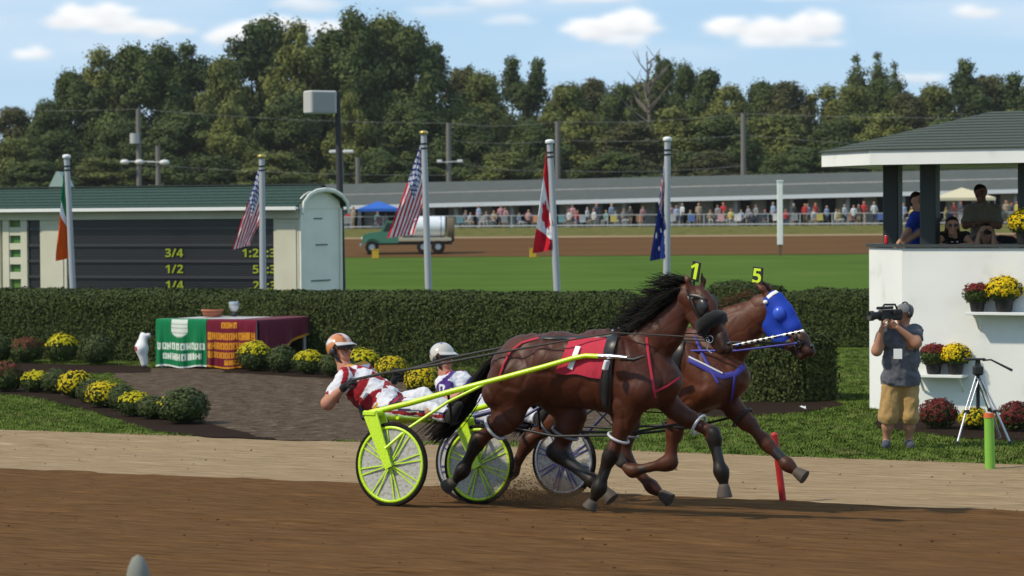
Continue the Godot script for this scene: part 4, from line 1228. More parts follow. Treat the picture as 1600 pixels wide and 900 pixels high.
func person(label: String, xf: Transform3D, J: Dictionary, C: Dictionary, group := "") -> Node3D:
	# J: joints in xf's own space. C: colours and lengths of the clothes
	var t := thing("person", label, "person", xf, group)
	var cell: float = C.get("cell", 0.014)
	var g: float = C.get("girth", 1.0)
	var body := MB.new()
	var skin: Color = C.skin
	var B := Bones.new()
	B.add(J.hip, J.chest, 0.125 * g, 0.135 * g, 1.0)
	B.add(J.sr, J.sl, 0.062, 0.062)
	B.add(J.chest, J.neck, 0.10, 0.060)
	B.add(J.neck, J.head - J.up * 0.06, 0.058, 0.055)
	for k in ["r", "l"]:
		B.add(J["s" + k], J["e" + k], 0.056 * g, 0.045 * g)
		B.add(J["e" + k], J["w" + k], 0.045 * g, 0.030)
		if J.has("k" + k):
			B.add(J["h" + k], J["k" + k], 0.088 * g, 0.062)
			B.add(J["k" + k], J["k" + k].lerp(J["a" + k], 0.35), 0.058, 0.062)
			B.add(J["k" + k].lerp(J["a" + k], 0.35), J["a" + k], 0.062, 0.036)
			B.add(J["a" + k], J["t" + k], 0.040, 0.028)
	sdf(body, B, cell, 0.05, func(p, _t): return skin * (1.0 + 0.08 * noise.get_noise_3d(p.x * 20.0, p.y * 20.0, p.z * 20.0)))
	var H := Bones.new()
	head_bones(H, J.head, J.look, J.up, J.neck)
	sdf(body, H, C.get("head_cell", 0.0085), 0.022, skin_fn(J.head, J.look, J.up, skin))
	var hand_col: Color = C.get("glove", skin)
	for k in ["r", "l"]:
		var Q := Bones.new()
		var wr: Vector3 = J["w" + k]
		hand_bones(Q, wr, J.get("hd" + k, wr - J["e" + k]), J.get("hp" + k, Vector3.DOWN), J.get("curl", 0.75), -1.0 if k == "r" else 1.0)
		if C.has("glove"):
			var gm := MB.new()
			Q.add(wr.lerp(J["e" + k], 0.12), wr, 0.036, 0.034)
			sdf(gm, Q, 0.0065, 0.007, func(_p, _t): return hand_col)
			obj("glove", gm, M.cloth, t)
		else: sdf(body, Q, 0.0065, 0.007, func(_p, _t): return hand_col)
	obj("body", body, M.skin, t)
	# shirt
	var S := Bones.new()
	var fat := 0.018
	var hem: Vector3 = J.hip.lerp(J.chest, C.get("hem", -0.12))
	S.add(hem, J.chest, 0.135 * g + fat, 0.138 * g + fat, 1.0)
	S.add(J.sr, J.sl, 0.064 + fat, 0.064 + fat)
	S.add(J.chest, J.chest.lerp(J.neck, 0.75), 0.11 + fat, 0.070)
	if C.has("shoulder_line"):
		for q in [[0.0, 0.24, 0.155], [0.5, 0.22, 0.15], [0.9, 0.20, 0.14]]:
			var m: Vector3 = hem.lerp(J.chest, q[0])
			S.add(m + (J.sl - J.sr) * q[1], m - (J.sl - J.sr) * q[1], q[2], q[2])
	var sl: float = C.get("sleeve", 0.75)
	if sl > 0.0:
		for k in ["r", "l"]:
			S.add(J["s" + k], J["s" + k].lerp(J["e" + k], minf(sl, 1.0)), 0.056 * g + fat, 0.052 * g + fat)
			if sl > 1.0: S.add(J["e" + k], J["e" + k].lerp(J["w" + k], sl - 1.0), 0.05 * g + fat * 0.6, 0.036 + fat * 0.5)
	var sm := MB.new()
	var scol = C.shirt
	var sfn: Callable = scol if scol is Callable else func(p, _t): return scol * (1.0 + 0.15 * noise.get_noise_3d(p.x * 9.0, p.y * 9.0, p.z * 9.0))
	sdf(sm, S, C.get("cloth_cell", cell), 0.05, sfn)
	# loose folds
	for i in sm.v.size(): sm.v[i] += sm.n[i] * (noise.get_noise_3d(sm.v[i].x * 7.0, sm.v[i].y * 9.0, sm.v[i].z * 7.0) * 0.022)
	sm.resmooth()
	cut(sm, hem + (J.hip - J.chest).normalized() * C.get("hem_drop", 0.06), (J.hip - J.chest).normalized(), 0.30)
	if sl > 0.0:
		for k in ["r", "l"]:
			var se: Vector3 = J["s" + k]; var el2: Vector3 = J["e" + k]
			if sl > 1.0: cut(sm, el2.lerp(J["w" + k], sl - 1.0), (J["w" + k] - el2).normalized(), 0.11)
			else: cut(sm, se.lerp(el2, sl), (el2 - se).normalized(), 0.12)
	obj(C.get("shirt_name", "shirt"), sm, M.cloth, t)
	if J.has("kr"):
		var P := Bones.new()
		var pl: float = C.get("pants_len", 1.9)
		P.add(J.hip + J.up * 0.05, J.hip - J.up * 0.02, 0.135 * minf(g, 1.05) + fat * 0.4, 0.14 * minf(g, 1.05) + fat * 0.4)
		for k in ["r", "l"]:
			var flare: float = C.get("flare", 0.0)
			P.add(J["h" + k], J["h" + k].lerp(J["k" + k], minf(pl, 1.0)), 0.092 * minf(g, 1.1) + fat, 0.068 + fat + flare)
			if pl > 1.0: P.add(J["k" + k], J["k" + k].lerp(J["a" + k], pl - 1.0), 0.066 + fat + flare, 0.045 + fat + flare)
		var pm := MB.new()
		var pcol = C.pants
		var pfn: Callable = pcol if pcol is Callable else func(p, _t): return pcol * (1.0 + 0.18 * noise.get_noise_3d(p.x * 9.0, p.y * 5.0, p.z * 9.0))
		sdf(pm, P, C.get("cloth_cell", cell), 0.04, pfn)
		for i in pm.v.size(): pm.v[i] += pm.n[i] * (noise.get_noise_3d(pm.v[i].x * 8.0, pm.v[i].y * 5.0, pm.v[i].z * 8.0) * 0.020)
		pm.resmooth()
		for k in ["r", "l"]:
			if pl > 1.0: cut(pm, J["k" + k].lerp(J["a" + k], pl - 1.0), (J["a" + k] - J["k" + k]).normalized(), 0.2)
		obj(C.get("pants_name", "trousers"), pm, M.cloth, t)
		for k in ["r", "l"]:
			var Z := Bones.new()
			var an: Vector3 = J["a" + k]
			var to: Vector3 = J["t" + k]
			Z.add(an.lerp(to, -0.15), an.lerp(to, 0.45), 0.046, 0.046); Z.add(an.lerp(to, 0.45), to, 0.046, 0.040)
			if C.get("boot", 0.0) > 0.0: Z.add(an, an.lerp(J["k" + k], C.boot), 0.048, 0.060)
			elif C.has("sock"): Z.add(an, an.lerp(J["k" + k], 0.12), 0.044, 0.044, 1.0, 1)
			var zm := MB.new()
			var sc: Color = C.shoe
			var so: Color = C.get("sock", C.shoe)
			sdf(zm, Z, 0.011, 0.02, func(_p, g2): return so if g2 == 1 else sc)
			obj("boot" if C.get("boot", 0.0) > 0.0 else "shoe", zm, M.cloth, t)
	if C.has("hair"):
		var R := Bones.new()
		var u: Vector3 = J.up
		var f: Vector3 = J.look.normalized()
		R.add(J.head + u * 0.055 - f * 0.034, J.head + u * 0.062 + f * 0.012, 0.090, 0.076)
		R.add(J.head + u * 0.02 - f * 0.05, J.head - u * (0.02 if not C.has("long_hair") else 0.16) - f * 0.06, 0.080, 0.060)
		if C.has("long_hair"):
			var sd := f.cross(u)
			for k2 in [-1.0, 1.0]: R.add(J.head + u * 0.03 + sd * 0.07 * k2 - f * 0.02, J.head - u * 0.12 + sd * 0.085 * k2 - f * 0.03, 0.030, 0.028)
		var rm := MB.new()
		var hc: Color = C.hair
		sdf(rm, R, 0.010, 0.02, func(p, _t): return hc * (1.0 + 0.3 * noise.get_noise_3d(p.x * 60.0, p.y * 20.0, p.z * 60.0)))
		obj("hair", rm, M.hair, t)
	return t

# ---------------------------------------------------------------- planting
func leaf_card(mb: MB, p: Vector3, nn: Vector3, l: float, w: float, col: Color, r: RandomNumberGenerator):
	var u := nn.cross(Vector3(r.randfn(), r.randfn(), r.randfn())).normalized() * l
	var v := nn.cross(u).normalized() * w
	var i0 := mb.vert(p - u, nn, col); mb.vert(p + v, nn, col); mb.vert(p + u, nn, col); mb.vert(p - v, nn, col)
	mb.tri(i0, i0 + 1, i0 + 2); mb.tri(i0, i0 + 2, i0 + 3)

func hedge(label: String, o: Vector3, dir: Vector3, len: float, depth: float, h: float, sd: int, dens := 1500.0, lumps := 0.06, leaf := 0.034):
	var r := RandomNumberGenerator.new(); r.seed = sd
	var bx := Basis(dir, Vector3.UP, dir.cross(Vector3.UP))
	if bx.z.z < 0: bx.z = -bx.z
	var t := thing("hedge", label, "hedge", Transform3D(Basis.IDENTITY, o))
	# the clipped outline: (angle round the section) with swelling along the length
	var shape := func(x: float, q: float) -> Array:
		# q 0..1 from the foot of the front face, over the top, to the foot of the back
		var L2 := h * 2.0 + depth
		var d := q * L2
		var y := 0.0; var z := 0.0; var nn := Vector3.ZERO
		if d < h: y = d; z = depth * 0.5; nn = Vector3(0, 0, 1)
		elif d < h + depth: y = h; z = depth * 0.5 - (d - h); nn = Vector3(0, 1, 0)
		else: y = h - (d - h - depth); z = -depth * 0.5; nn = Vector3(0, 0, -1)
		var rad := 0.30
		# round the shoulders
		var cz := clampf(z, -depth * 0.5 + rad, depth * 0.5 - rad)
		var cy := minf(y, h - rad)
		var dv := Vector2(z - cz, y - cy)
		if dv.length() > 0.001 and y > h - rad and absf(z) > depth * 0.5 - rad:
			dv = dv.normalized() * rad
			z = cz + dv.x; y = cy + dv.y; nn = Vector3(0, dv.y, dv.x).normalized()
		# rounded ends
		var e := clampf(minf(x, len - x) / minf(0.95, len * 0.42), 0.0, 1.0)
		var rd := sqrt(1.0 - (1.0 - e) * (1.0 - e))
		z *= 0.35 + 0.65 * rd
		y *= 0.80 + 0.20 * rd
		var swell := noise.get_noise_3d(x * 0.9 + sd, y * 1.3, z) * lumps + noise.get_noise_3d(x * 4.0, y * 4.0 + sd, z * 4.0) * lumps * 0.45
		return [Vector3(x, y, z) + nn * swell, nn]
	var core := MB.new()
	var nx := int(len / 0.2)
	for i in nx + 1:
		for k in 21:
			var a: Array = shape.call(len * i / nx, k / 20.0)
			core.vert(bx * (a[0] - a[1] * 0.07), bx * a[1], Color(0.046, 0.062, 0.016))
	for i in nx:
		for k in 20:
			var j := i * 21 + k
			core.tri(j, j + 1, j + 21); core.tri(j + 1, j + 22, j + 21)
	for e in [0.02, len - 0.02]:
		core.quad(bx * Vector3(e, 0, depth * 0.16), bx * Vector3(e, h * 0.76, depth * 0.16), bx * Vector3(e, h * 0.76, -depth * 0.16), bx * Vector3(e, 0, -depth * 0.16), Color(0.046, 0.062, 0.016))
	obj("branches", core, M.leaf, t)
	var mb := MB.new()
	var c0 := Color(0.020, 0.031, 0.010)
	var c1 := Color(0.072, 0.094, 0.022)
	var n := int(len * (h + depth) * dens)
	for i in n:
		var x := r.randf() * len
		var L2 := h * 2.0 + depth
		var q := r.randf() * (h + depth) / L2
		if r.randf() < 0.06: q = r.randf()
		var a: Array = shape.call(x, q)
		var p: Vector3 = a[0] + a[1] * (0.02 - 0.09 * pow(r.randf(), 1.6))
		var nn: Vector3 = (a[1] + Vector3(r.randfn(), r.randfn(), r.randfn()) * 0.55).normalized()
		var pt := noise.get_noise_3d(x * 2.2, p.y * 2.2, p.z * 2.2 + sd) * 0.5 + 0.5
		leaf_card(mb, bx * p, bx * nn, leaf * r.randf_range(0.6, 1.2), leaf * 0.5, c0.lerp(c1, clampf(0.3 * pt + r.randf() * 0.8, 0, 1)), r)     # young and old leaves mixed at random
	for e in [0.0, len]:
		for i in int(h * depth * dens):
			var p := Vector3(e + r.randf_range(-0.05, 0.05), r.randf() * (h * 0.80 - 0.05), r.randf_range(-0.2, 0.2) * depth)
			var nn := (Vector3(-1.0 if e == 0.0 else 1.0, 0.1, 0) + Vector3(r.randfn(), r.randfn(), r.randfn()) * 0.55).normalized()
			leaf_card(mb, bx * p, bx * nn, leaf * r.randf_range(0.6, 1.2), leaf * 0.5, c0.lerp(c1, r.randf()), r)
	obj("foliage", mb, M.leaf, t)

func mum_proto(called: String, bloom: Color, share: float, sd: int, top_only: bool, pot: bool) -> Node3D:
	# a ball of small leaves covered with buds or blooms; radius 1 across, later scaled
	var o := Node3D.new(); o.name = called
	var r := RandomNumberGenerator.new(); r.seed = sd
	var base := 0.62 if pot else 0.0
	var core := MB.new(); core.ball(Vector3(0, base + 0.80, 0), Vector3(0.9, 0.76, 0.9), Basis.IDENTITY, 8, Color(0.050, 0.070, 0.018))
	obj("stems", core, M.leaf, o)
	var lf := MB.new()
	var fl := MB.new()
	for i in 1500:
		var d := Vector3(r.randfn(), r.randfn(), r.randfn()).normalized()
		if d.y < -0.85: continue
		var wob := 1.0 + noise.get_noise_3d(d.x * 2.4 + sd, d.y * 2.4, d.z * 2.4) * 0.30
		var p := Vector3(0, base + 0.85, 0) + d * Vector3(1.0, 0.85, 1.0) * wob * (1.0 - 0.10 * pow(r.randf(), 2.0))
		var nn := (d + Vector3(r.randfn(), r.randfn(), r.randfn()) * 0.5).normalized()
		leaf_card(lf, p, nn, 0.085 * r.randf_range(0.7, 1.2), 0.05, Color(0.026, 0.040, 0.012).lerp(Color(0.075, 0.100, 0.024), r.randf()), r)
	for i in int(1150 * share):
		var d := Vector3(r.randfn(), r.randfn() + (0.9 if top_only else 0.35), r.randfn()).normalized()
		if d.y < (0.25 if top_only else -0.45): continue
		if noise.get_noise_3d(d.x * 2.6 + sd, d.y * 2.6, d.z * 2.6) < -0.28: continue
		var wob := 1.0 + noise.get_noise_3d(d.x * 2.4 + sd, d.y * 2.4, d.z * 2.4) * 0.30
		var p := Vector3(0, base + 0.85, 0) + d * Vector3(1.03, 0.89, 1.03) * wob
		var u := d.cross(Vector3(0.3, 0.5, 0.8)).normalized()
		var w := d.cross(u)
		var rr := r.randf_range(0.035, 0.085)
		var cc := bloom * r.randf_range(0.75, 1.15)
		var c := fl.vert(p + d * rr * 0.45, d, cc * Color(1.0, 0.85, 0.8))
		for k in 6: fl.vert(p + (u * cos(k * TAU / 6) + w * sin(k * TAU / 6)) * rr, (d + (u * cos(k * TAU / 6) + w * sin(k * TAU / 6)) * 0.5).normalized(), cc)
		for k in 6: fl.tri(c, c + 1 + k, c + 1 + (k + 1) % 6)
	obj("foliage", lf, M.leaf, o).set_meta("kind", "stuff")
	if fl.v.size() > 0: obj("blooms", fl, M.leaf, o).set_meta("kind", "stuff")
	if pot:
		var pm := MB.new()
		pm.lathe(Vector3.ZERO, [Vector2(0, 0), Vector2(0.42, 0), Vector2(0.46, 0.05), Vector2(0.56, 0.78), Vector2(0.62, 0.80), Vector2(0.62, 0.92), Vector2(0.54, 0.92), Vector2(0.52, 0.80), Vector2(0, 0.78)], Basis.IDENTITY, 14)
		obj("pot", pm, M.black, o)
	return o

func make_flowers():
	var yel := Color(0.46, 0.42, 0.008)
	var gold := Color(0.52, 0.42, 0.006)
	var dull := Color(0.10, 0.10, 0.03)
	var red := Color(0.115, 0.016, 0.017)
	var P := {"y": mum_proto("chrysanthemum", yel, 0.85, 3, true, false), "g": mum_proto("chrysanthemum", Color(0.06, 0.08, 0.03), 0.5, 5, false, false), "f": mum_proto("chrysanthemum", gold, 0.95, 8, false, false), "r": mum_proto("chrysanthemum", Color(0.13, 0.035, 0.02), 0.45, 12, true, false), "R": mum_proto("chrysanthemum", red, 1.2, 14, false, false),
		"py": mum_proto("potted_chrysanthemum", Color(0.68, 0.50, 0.006), 1.35, 21, false, true), "pr": mum_proto("potted_chrysanthemum", Color(0.15, 0.015, 0.018), 0.9, 24, true, true)}
	var word := {"y": "yellow-topped chrysanthemum ball", "g": "dark green budded chrysanthemum ball", "f": "golden yellow chrysanthemum ball in full bloom", "r": "rusty-budded chrysanthemum ball", "R": "dark red chrysanthemum clump", "py": "bright yellow chrysanthemum in black pot", "pr": "dark red chrysanthemum in black pot"}
	# [column, pixel row of the foot, width in pixels, kind, where]
	var beds_list := [[10, 612, 56, "r", "at the far end of the front flower row"], [57, 613, 46, "y", "second in the front flower row"], [88, 615, 44, "g", "between two yellow ones in the front row"], [118, 622, 50, "f", "in the front flower row"], [141, 630, 42, "g", "beside the golden one in the front row"], [163, 637, 56, "f", "largest in the front flower row"], [190, 642, 46, "g", "beside the largest golden one in the front row"], [211, 651, 52, "y", "third from the path end of the front row"], [240, 655, 50, "g", "second from the path end of the front row"], [270, 656, 48, "y", "half hidden behind the last ball of the front row"], [289, 662, 78, "g", "big one ending the front row at the path"],
		[-5, 566, 54, "g", "in the back row under the long hedge"], [42, 567, 54, "r", "in the back row under the long hedge"], [97, 567, 53, "y", "in the back row under the long hedge"], [152, 570, 56, "g", "ending the back row near the white bundle"],
		[398, 580, 53, "y", "by the hem of the maroon blanket"], [441, 582, 48, "g", "under the dark side of the blanket table"], [483, 585, 48, "y", "beyond the blanket table near the path"], [522, 588, 46, "g", "behind the driver in maroon and white"], [566, 592, 54, "y", "behind the chest of the driver in maroon and white"], [612, 596, 52, "f", "behind the raised glove of the driver"], [660, 617, 56, "f", "between the two drivers"],
		[1410, 650, 40, "f", "behind the legs of the cameraman"], [1466, 670, 54, "R", "at the foot of the white stand beside the cameraman"], [1522, 672, 46, "f", "under the tripod at the white stand"], [1587, 674, 54, "R", "beyond the lime green post"]]
	for e in beds_list:
		var p := ground(e[0], e[1])
		var d := -p.z
		var s: float = e[2] * 0.5 * d / F / 1.02
		var o := copy(P[e[3]], "chrysanthemum", Transform3D(Basis(Vector3.UP, e[0] * 1.7).scaled(Vector3(s * (1.0 + 0.07 * sin(e[0] * 3.1)), s * (0.92 + 0.09 * sin(e[0] * 1.3)), s)), p + Vector3(0, 0.004, 0)), word[e[3]] + " " + e[4])
		tag(o, o.get_meta("label"), "flowers", "chrysanthemums in the beds")
	return P

# ---------------------------------------------------------------- flags
func flag(px: float, top: float, bot: float, lean: float, d: float, gold: bool, label: String, flabel: String, hoist0: float, hoist1: float, tipx: float, tipy: float, wid: float, paint: Callable, fold := 3.0):
	# px: column of the pole top. The cloth hangs from the hoist and its fly end falls to (tipx, tipy)
	var b := foot(px + lean, d)
	var tp := at(px, top, d)
	var t := thing("flagpole", label, "flagpole", Transform3D(Basis.IDENTITY, b), "flagpoles behind the long hedge")
	var tl := tp - b
	var m := MB.new()
	m.tube([Vector3.ZERO, tl * 0.5, tl], [0.072, 0.066, 0.058], 12)
	obj("pole", m, M.grey_paint, t)
	var c := MB.new()
	c.lathe(tl, [Vector2(0.062, 0), Vector2(0.085, 0.0), Vector2(0.088, 0.05), Vector2(0.06, 0.07), Vector2(0, 0.08)], Basis.IDENTITY, 12)
	obj("cap", c, mat(L(0.55, 0.40, 0.10), 0.3, 0.9) if gold else M.trim, t)
	var band := MB.new()
	for k in 2: band.lathe(tl * (0.955 - 0.02 * k), [Vector2(0.055, 0), Vector2(0.072, 0.0), Vector2(0.072, 0.03), Vector2(0.055, 0.03)], Basis.IDENTITY, 12)
	obj("pulley", band, M.black, t)
	# cloth
	var f := MB.new()
	var nu := 40
	var nv := 72
	var h0 := at(px + lean * (hoist0 - top) / (bot - top) - 5.0, hoist0, d) - b
	var h1 := at(px + lean * (hoist1 - top) / (bot - top) - 5.0, hoist1, d) - b
	var tip := at(tipx, tipy, d) - b
	var tip2 := at(tipx + wid, tipy - 6.0, d) - b
	for i in nu + 1:
		var u := float(i) / nu           # down the hoist
		for j in nv + 1:
			var w := float(j) / nv       # along the fly
			# the hanging edge from the top corner, and from the bottom corner
			var pa := h0.lerp(tip, w)
			var pb := h1.lerp(tip2, w)
			var p := pa.lerp(pb, u)
			var amp := 0.055 * smoothstep(0.0, 0.35, w)
			p.z += sin(u * TAU * fold * 0.5 + w * 2.2) * amp + noise.get_noise_2d(u * 3.0, w * 3.0 + px) * 0.05
			p.x += sin(u * 9.0 + w * 5.0) * 0.012 * w
			f.vert(p, Vector3.BACK, paint.call(u, w), Vector2(u, w))
	for i in nu:
		for j in nv:
			var k := i * (nv + 1) + j
			f.tri(k, k + 1, k + nv + 1); f.tri(k + 1, k + nv + 2, k + nv + 1)
	for i in nu + 1:
		for j in nv + 1:
			var k := i * (nv + 1) + j
			var du := f.v[mini(i + 1, nu) * (nv + 1) + j] - f.v[maxi(i - 1, 0) * (nv + 1) + j]
			var dw := f.v[i * (nv + 1) + mini(j + 1, nv)] - f.v[i * (nv + 1) + maxi(j - 1, 0)]
			f.n[k] = du.cross(dw).normalized()
			if f.n[k].z < 0: f.n[k] = -f.n[k]
	var fo := obj("flag", f, M.flag, null, Transform3D(Basis.IDENTITY, b))
	tag(fo, flabel, "flag", "national flags")

func make_flags():
	M.flag = vmat(0.8); M.flag.backlight_enabled = true; M.flag.backlight = Color(0.5, 0.5, 0.5)
	var blue := Color(0.018, 0.028, 0.17); var red := Color(0.52, 0.012, 0.03); var white := Color(0.74, 0.74, 0.76)
	var stars := func(u: float, w: float) -> Color:
		if u < 0.54 and w < 0.40:
			var a := Vector2(fmod(u * 9.0 / 0.54, 1.0) - 0.5, fmod(w * 6.0 / 0.40 + (0.5 if int(u * 9.0 / 0.54) % 2 == 1 else 0.0), 1.0) - 0.5)
			return white if a.length() < 0.34 else blue
		return red if int(u * 13.0) % 2 == 0 else white
	var irish := func(_u: float, w: float) -> Color: return Color(0.0, 0.17, 0.07) if w < 0.36 else (white if w < 0.50 else Color(0.60, 0.085, 0.008))
	var maple := func(u: float, w: float) -> Color:
		if w < 0.27 or w > 0.75: return red
		var q := Vector2((w - 0.51) * 2.0, u - 0.5)
		var an := atan2(q.y, q.x)
		return red if q.length() < 0.23 + 0.10 * absf(cos(an * 3.5)) else white
	var ensign := func(u: float, w: float) -> Color:
		if u < 0.5 and w < 0.42:
			var q := Vector2(w / 0.42 - 0.5, u / 0.5 - 0.5)
			if absf(q.x) < 0.07 or absf(q.y) < 0.09: return red
			if absf(q.x) < 0.13 or absf(q.y) < 0.16: return white
			if absf(absf(q.x) - absf(q.y)) < 0.05: return white
			return blue
		for s in [Vector2(0.25, 0.75), Vector2(0.72, 0.18), Vector2(0.72, 0.82), Vector2(0.60, 0.45), Vector2(0.85, 0.40)]:
			if Vector2((w - s.x) * 1.8, u - s.y).length() < 0.055: return white
		return blue
	flag(104, 247, 445, 15, 57.0, false, "grey flagpole carrying the green white and orange flag", "limp green white and orange flag before the tote board", 262, 335, 88, 408, 26, irish, 1.5)
	flag(409, 247, 440, 3, 55.8, true, "gold-capped grey flagpole in front of the tote board", "limp star-spangled flag in front of the tote board", 262, 348, 364, 390, 24, stars, 1.3)
	flag(662, 210, 440, 11, 54.0, true, "gold-capped grey flagpole before the water truck", "star-spangled flag hanging slanted before the water truck", 224, 318, 606, 372, 40, stars, 1.3)
	flag(859, 224, 446, 17, 52.6, false, "leaning grey flagpole carrying the red and white flag", "limp red and white maple leaf flag", 230, 336, 833, 396, 32, maple, 2.4)
	flag(1043, 220, 446, -2, 51.6, false, "upright grey flagpole carrying the dark blue flag", "limp dark blue flag with red and white corner", 254, 336, 1016, 408, 30, ensign, 2.6)

# ---------------------------------------------------------------- tote board
func courses(mb_parent: Node3D, e0: Vector3, e1: Vector3, t0: Vector3, t1: Vector3, n: int, m: Material):
	# overlapping shingle courses from the eave (e0 e1) to the top (t0 t1)
	var nn := (t0 - e0 if (t0 - e0).length() > 0.01 else t1 - e0).cross(e1 - e0).normalized()
	if nn.y < 0: nn = -nn
	for i in n:
		var a := float(i) / n
		var b := minf((i + 1.25) / n, 1.0)
		var mb := MB.new()
		var l0 := e0.lerp(t0, a); var l1 := e1.lerp(t1, a); var u0 := e0.lerp(t0, b); var u1 := e1.lerp(t1, b)
		var k := nn * 0.018
		mb.quad(l0 + k, u0, u1, l1 + k, Color.WHITE, nn)
		mb.quad(l0 + k, l1 + k, l1 - nn * 0.004, l0 - nn * 0.004)
		obj("shingle_course", mb, m, mb_parent)

func text_mesh(s: String, h: float, depth := 0.01) -> TextMesh:
	var tm := TextMesh.new()
	var f := SystemFont.new(); f.font_names = PackedStringArray(["Droid Sans"]); f.font_weight = 700
	tm.text = s; tm.font = f; tm.font_size = 64; tm.pixel_size = h / 46.0; tm.depth = depth
	return tm

func make_board():
	var c := foot(468, 57.0)            # right front corner
	var xf := Transform3D(Basis(T, Vector3.UP, T.cross(Vector3.UP)), c)
	var t := thing("tote_board", "cream infield tote board building with green shingle roof", "scoreboard", xf)
	# local: x along the front (left is negative), z towards the viewer
	var H := at(468, 326, 57.0).y - c.y
	var DZ := 1.75
	var RH := at(500, 289, 57.8).y - c.y
	var len := 12.5
	var sh := tex_mat(M.fine, [Color(0.030, 0.055, 0.047), Color(0.045, 0.076, 0.066), Color(0.058, 0.092, 0.08)], Vector3(0.6, 2.2, 0.6), 0.9, 1.5, true)
	var w := MB.new()
	w.quad(Vector3(0, 0, 0), Vector3(0, 0, -DZ), Vector3(0, H, -DZ), Vector3(0, H, 0), Color.WHITE, Vector3.RIGHT)
	w.quad(Vector3(-len, 0, 0), Vector3(-len, 0, -DZ), Vector3(-len, H, -DZ), Vector3(-len, H, 0), Color.WHITE, Vector3.LEFT)
	w.quad(Vector3(-len, 0, -DZ), Vector3(0, 0, -DZ), Vector3(0, H, -DZ), Vector3(-len, H, -DZ), Color.WHITE, Vector3.FORWARD)
	var gable := PackedVector2Array()
	for i in 13:
		var q := PI * i / 12.0
		gable.append(Vector2(-DZ * 0.5 + cos(q) * DZ * 0.5, H + pow(sin(q), 0.8) * (RH - H) * 0.80))
	for x in [0.0, -len]:
		w.prism(gable, Transform3D(Basis(Vector3(0, 0, 1), Vector3.UP, Vector3(-1, 0, 0)), Vector3(x, 0, 0)), 0.02)
	var wl := obj("end_wall", w, M.end_wall, t)
	for e in [[0.55, 0.35, 0.4], [1.05, 0.5, 0.75], [1.05, 1.2, 0.6], [2.2, 0.95, 0.5], [2.75, 0.8, 0.35], [1.45, 0.9, 0.8]]:
		var m := MB.new(); m.box(Vector3(0.008, e[0], -e[1]), Vector3(0.012, 0.028, e[2]))
		obj("latch", m, mat(L(0.14, 0.155, 0.15), 0.6), wl)
	# white edge boards
	for e in [[Vector3(0.03, 0, -0.03), Vector3(0.03, H, -0.03)], [Vector3(0.03, 0, -DZ + 0.03), Vector3(0.03, H, -DZ + 0.03)]]:
		var m := MB.new(); m.bar(e[0], e[1], 0.05, 0.05); obj("corner_board", m, M.end_wall, t)
	# front: recessed display between cream panels
	var back_ := MB.new(); back_.quad(Vector3(-len, 0, -0.12), Vector3(-len, H, -0.12), Vector3(0, H, -0.12), Vector3(0, 0, -0.12), Color.WHITE, Vector3.BACK)
	obj("front_wall", back_, M.cream, t)
	var X := func(px: float) -> float: return on_plane(px, 380, 0.0, xf).x
	for e in [[427, 468], [62, 104], [-60, 0], [-140, -90]]:
		var x0: float = X.call(e[0]); var x1: float = X.call(e[1])
		var m := MB.new(); m.box(Vector3((x0 + x1) * 0.5, H * 0.5, -0.06), Vector3(x1 - x0, H, 0.11), Basis.IDENTITY, Color.WHITE, 0.01)
		var pn := obj("cream_panel", m, M.cream, t)
		var m2 := MB.new(); m2.box(Vector3((x0 + x1) * 0.5, H * 0.5 - 0.02, 0.006), Vector3((x1 - x0) * 0.76, H * 0.80, 0.016), Basis.IDENTITY, Color.WHITE, 0.004)
		obj("inset", m2, M.cream, pn)
	var hd := MB.new(); hd.box(Vector3(-len * 0.5, H - 0.10, 0.015), Vector3(len, 0.20, 0.06)); obj("header", hd, M.cream, t)
	# window ladder with green number flaps
	var lx0: float = X.call(4); var lx1: float = X.call(42)
	var lw := lx1 - lx0
	var tops := [341, 368, 390, 413, 436]
	var bots := [355, 380, 402, 425, 452]
	var ys := []
	for i in 5: ys.append([on_plane(20, tops[i], 0.0, xf).y, on_plane(20, bots[i], 0.0, xf).y])
	for sgn in [0, 1]:
		var m := MB.new(); m.box(Vector3(lx0 + lw * (0.13 + 0.74 * sgn), H * 0.5, -0.05), Vector3(lw * 0.27, H, 0.10), Basis.IDENTITY, Color.WHITE, 0.006)
		obj("window_post", m, M.cream, t)
	for i in 5:
		var top_y: float = ys[i - 1][1] if i > 0 else H
		var m := MB.new(); m.box(Vector3((lx0 + lx1) * 0.5, (top_y + ys[i][0]) * 0.5, -0.055), Vector3(lw * 0.46, top_y - ys[i][0], 0.085))
		obj("window_rail", m, M.cream, t)
		var g := MB.new(); g.box(Vector3((lx0 + lx1) * 0.5, (ys[i][0] + ys[i][1]) * 0.5, -0.10), Vector3(lw * 0.46, ys[i][0] - ys[i][1], 0.03))
		var pane := obj("window", g, mat(L(0.10, 0.19, 0.03) if i in [0, 4] else L(0.06, 0.18, 0.03), 0.4), t)
		var cs := MB.new(); cs.box(Vector3((lx0 + lx1) * 0.5 + lw * 0.17, (ys[i][0] + ys[i][1]) * 0.5, -0.08), Vector3(lw * 0.07, ys[i][0] - ys[i][1], 0.01)); obj("shade", cs, mat(L(0.08, 0.20, 0.22), 0.5), pane)
	# dark display panels, row on row
	var rows := []
	for py in [338, 357, 383, 408, 433, 458, 480]: rows.append(on_plane(250, py, 0.0, xf).y)
	var glass := mat(L(0.022, 0.022, 0.026), 0.22)
	var led := mat(L(0.24, 0.29, 0.02), 0.6)
	led.emission_enabled = true; led.emission = L(0.30, 0.35, 0.02); led.emission_energy_multiplier = 0.06
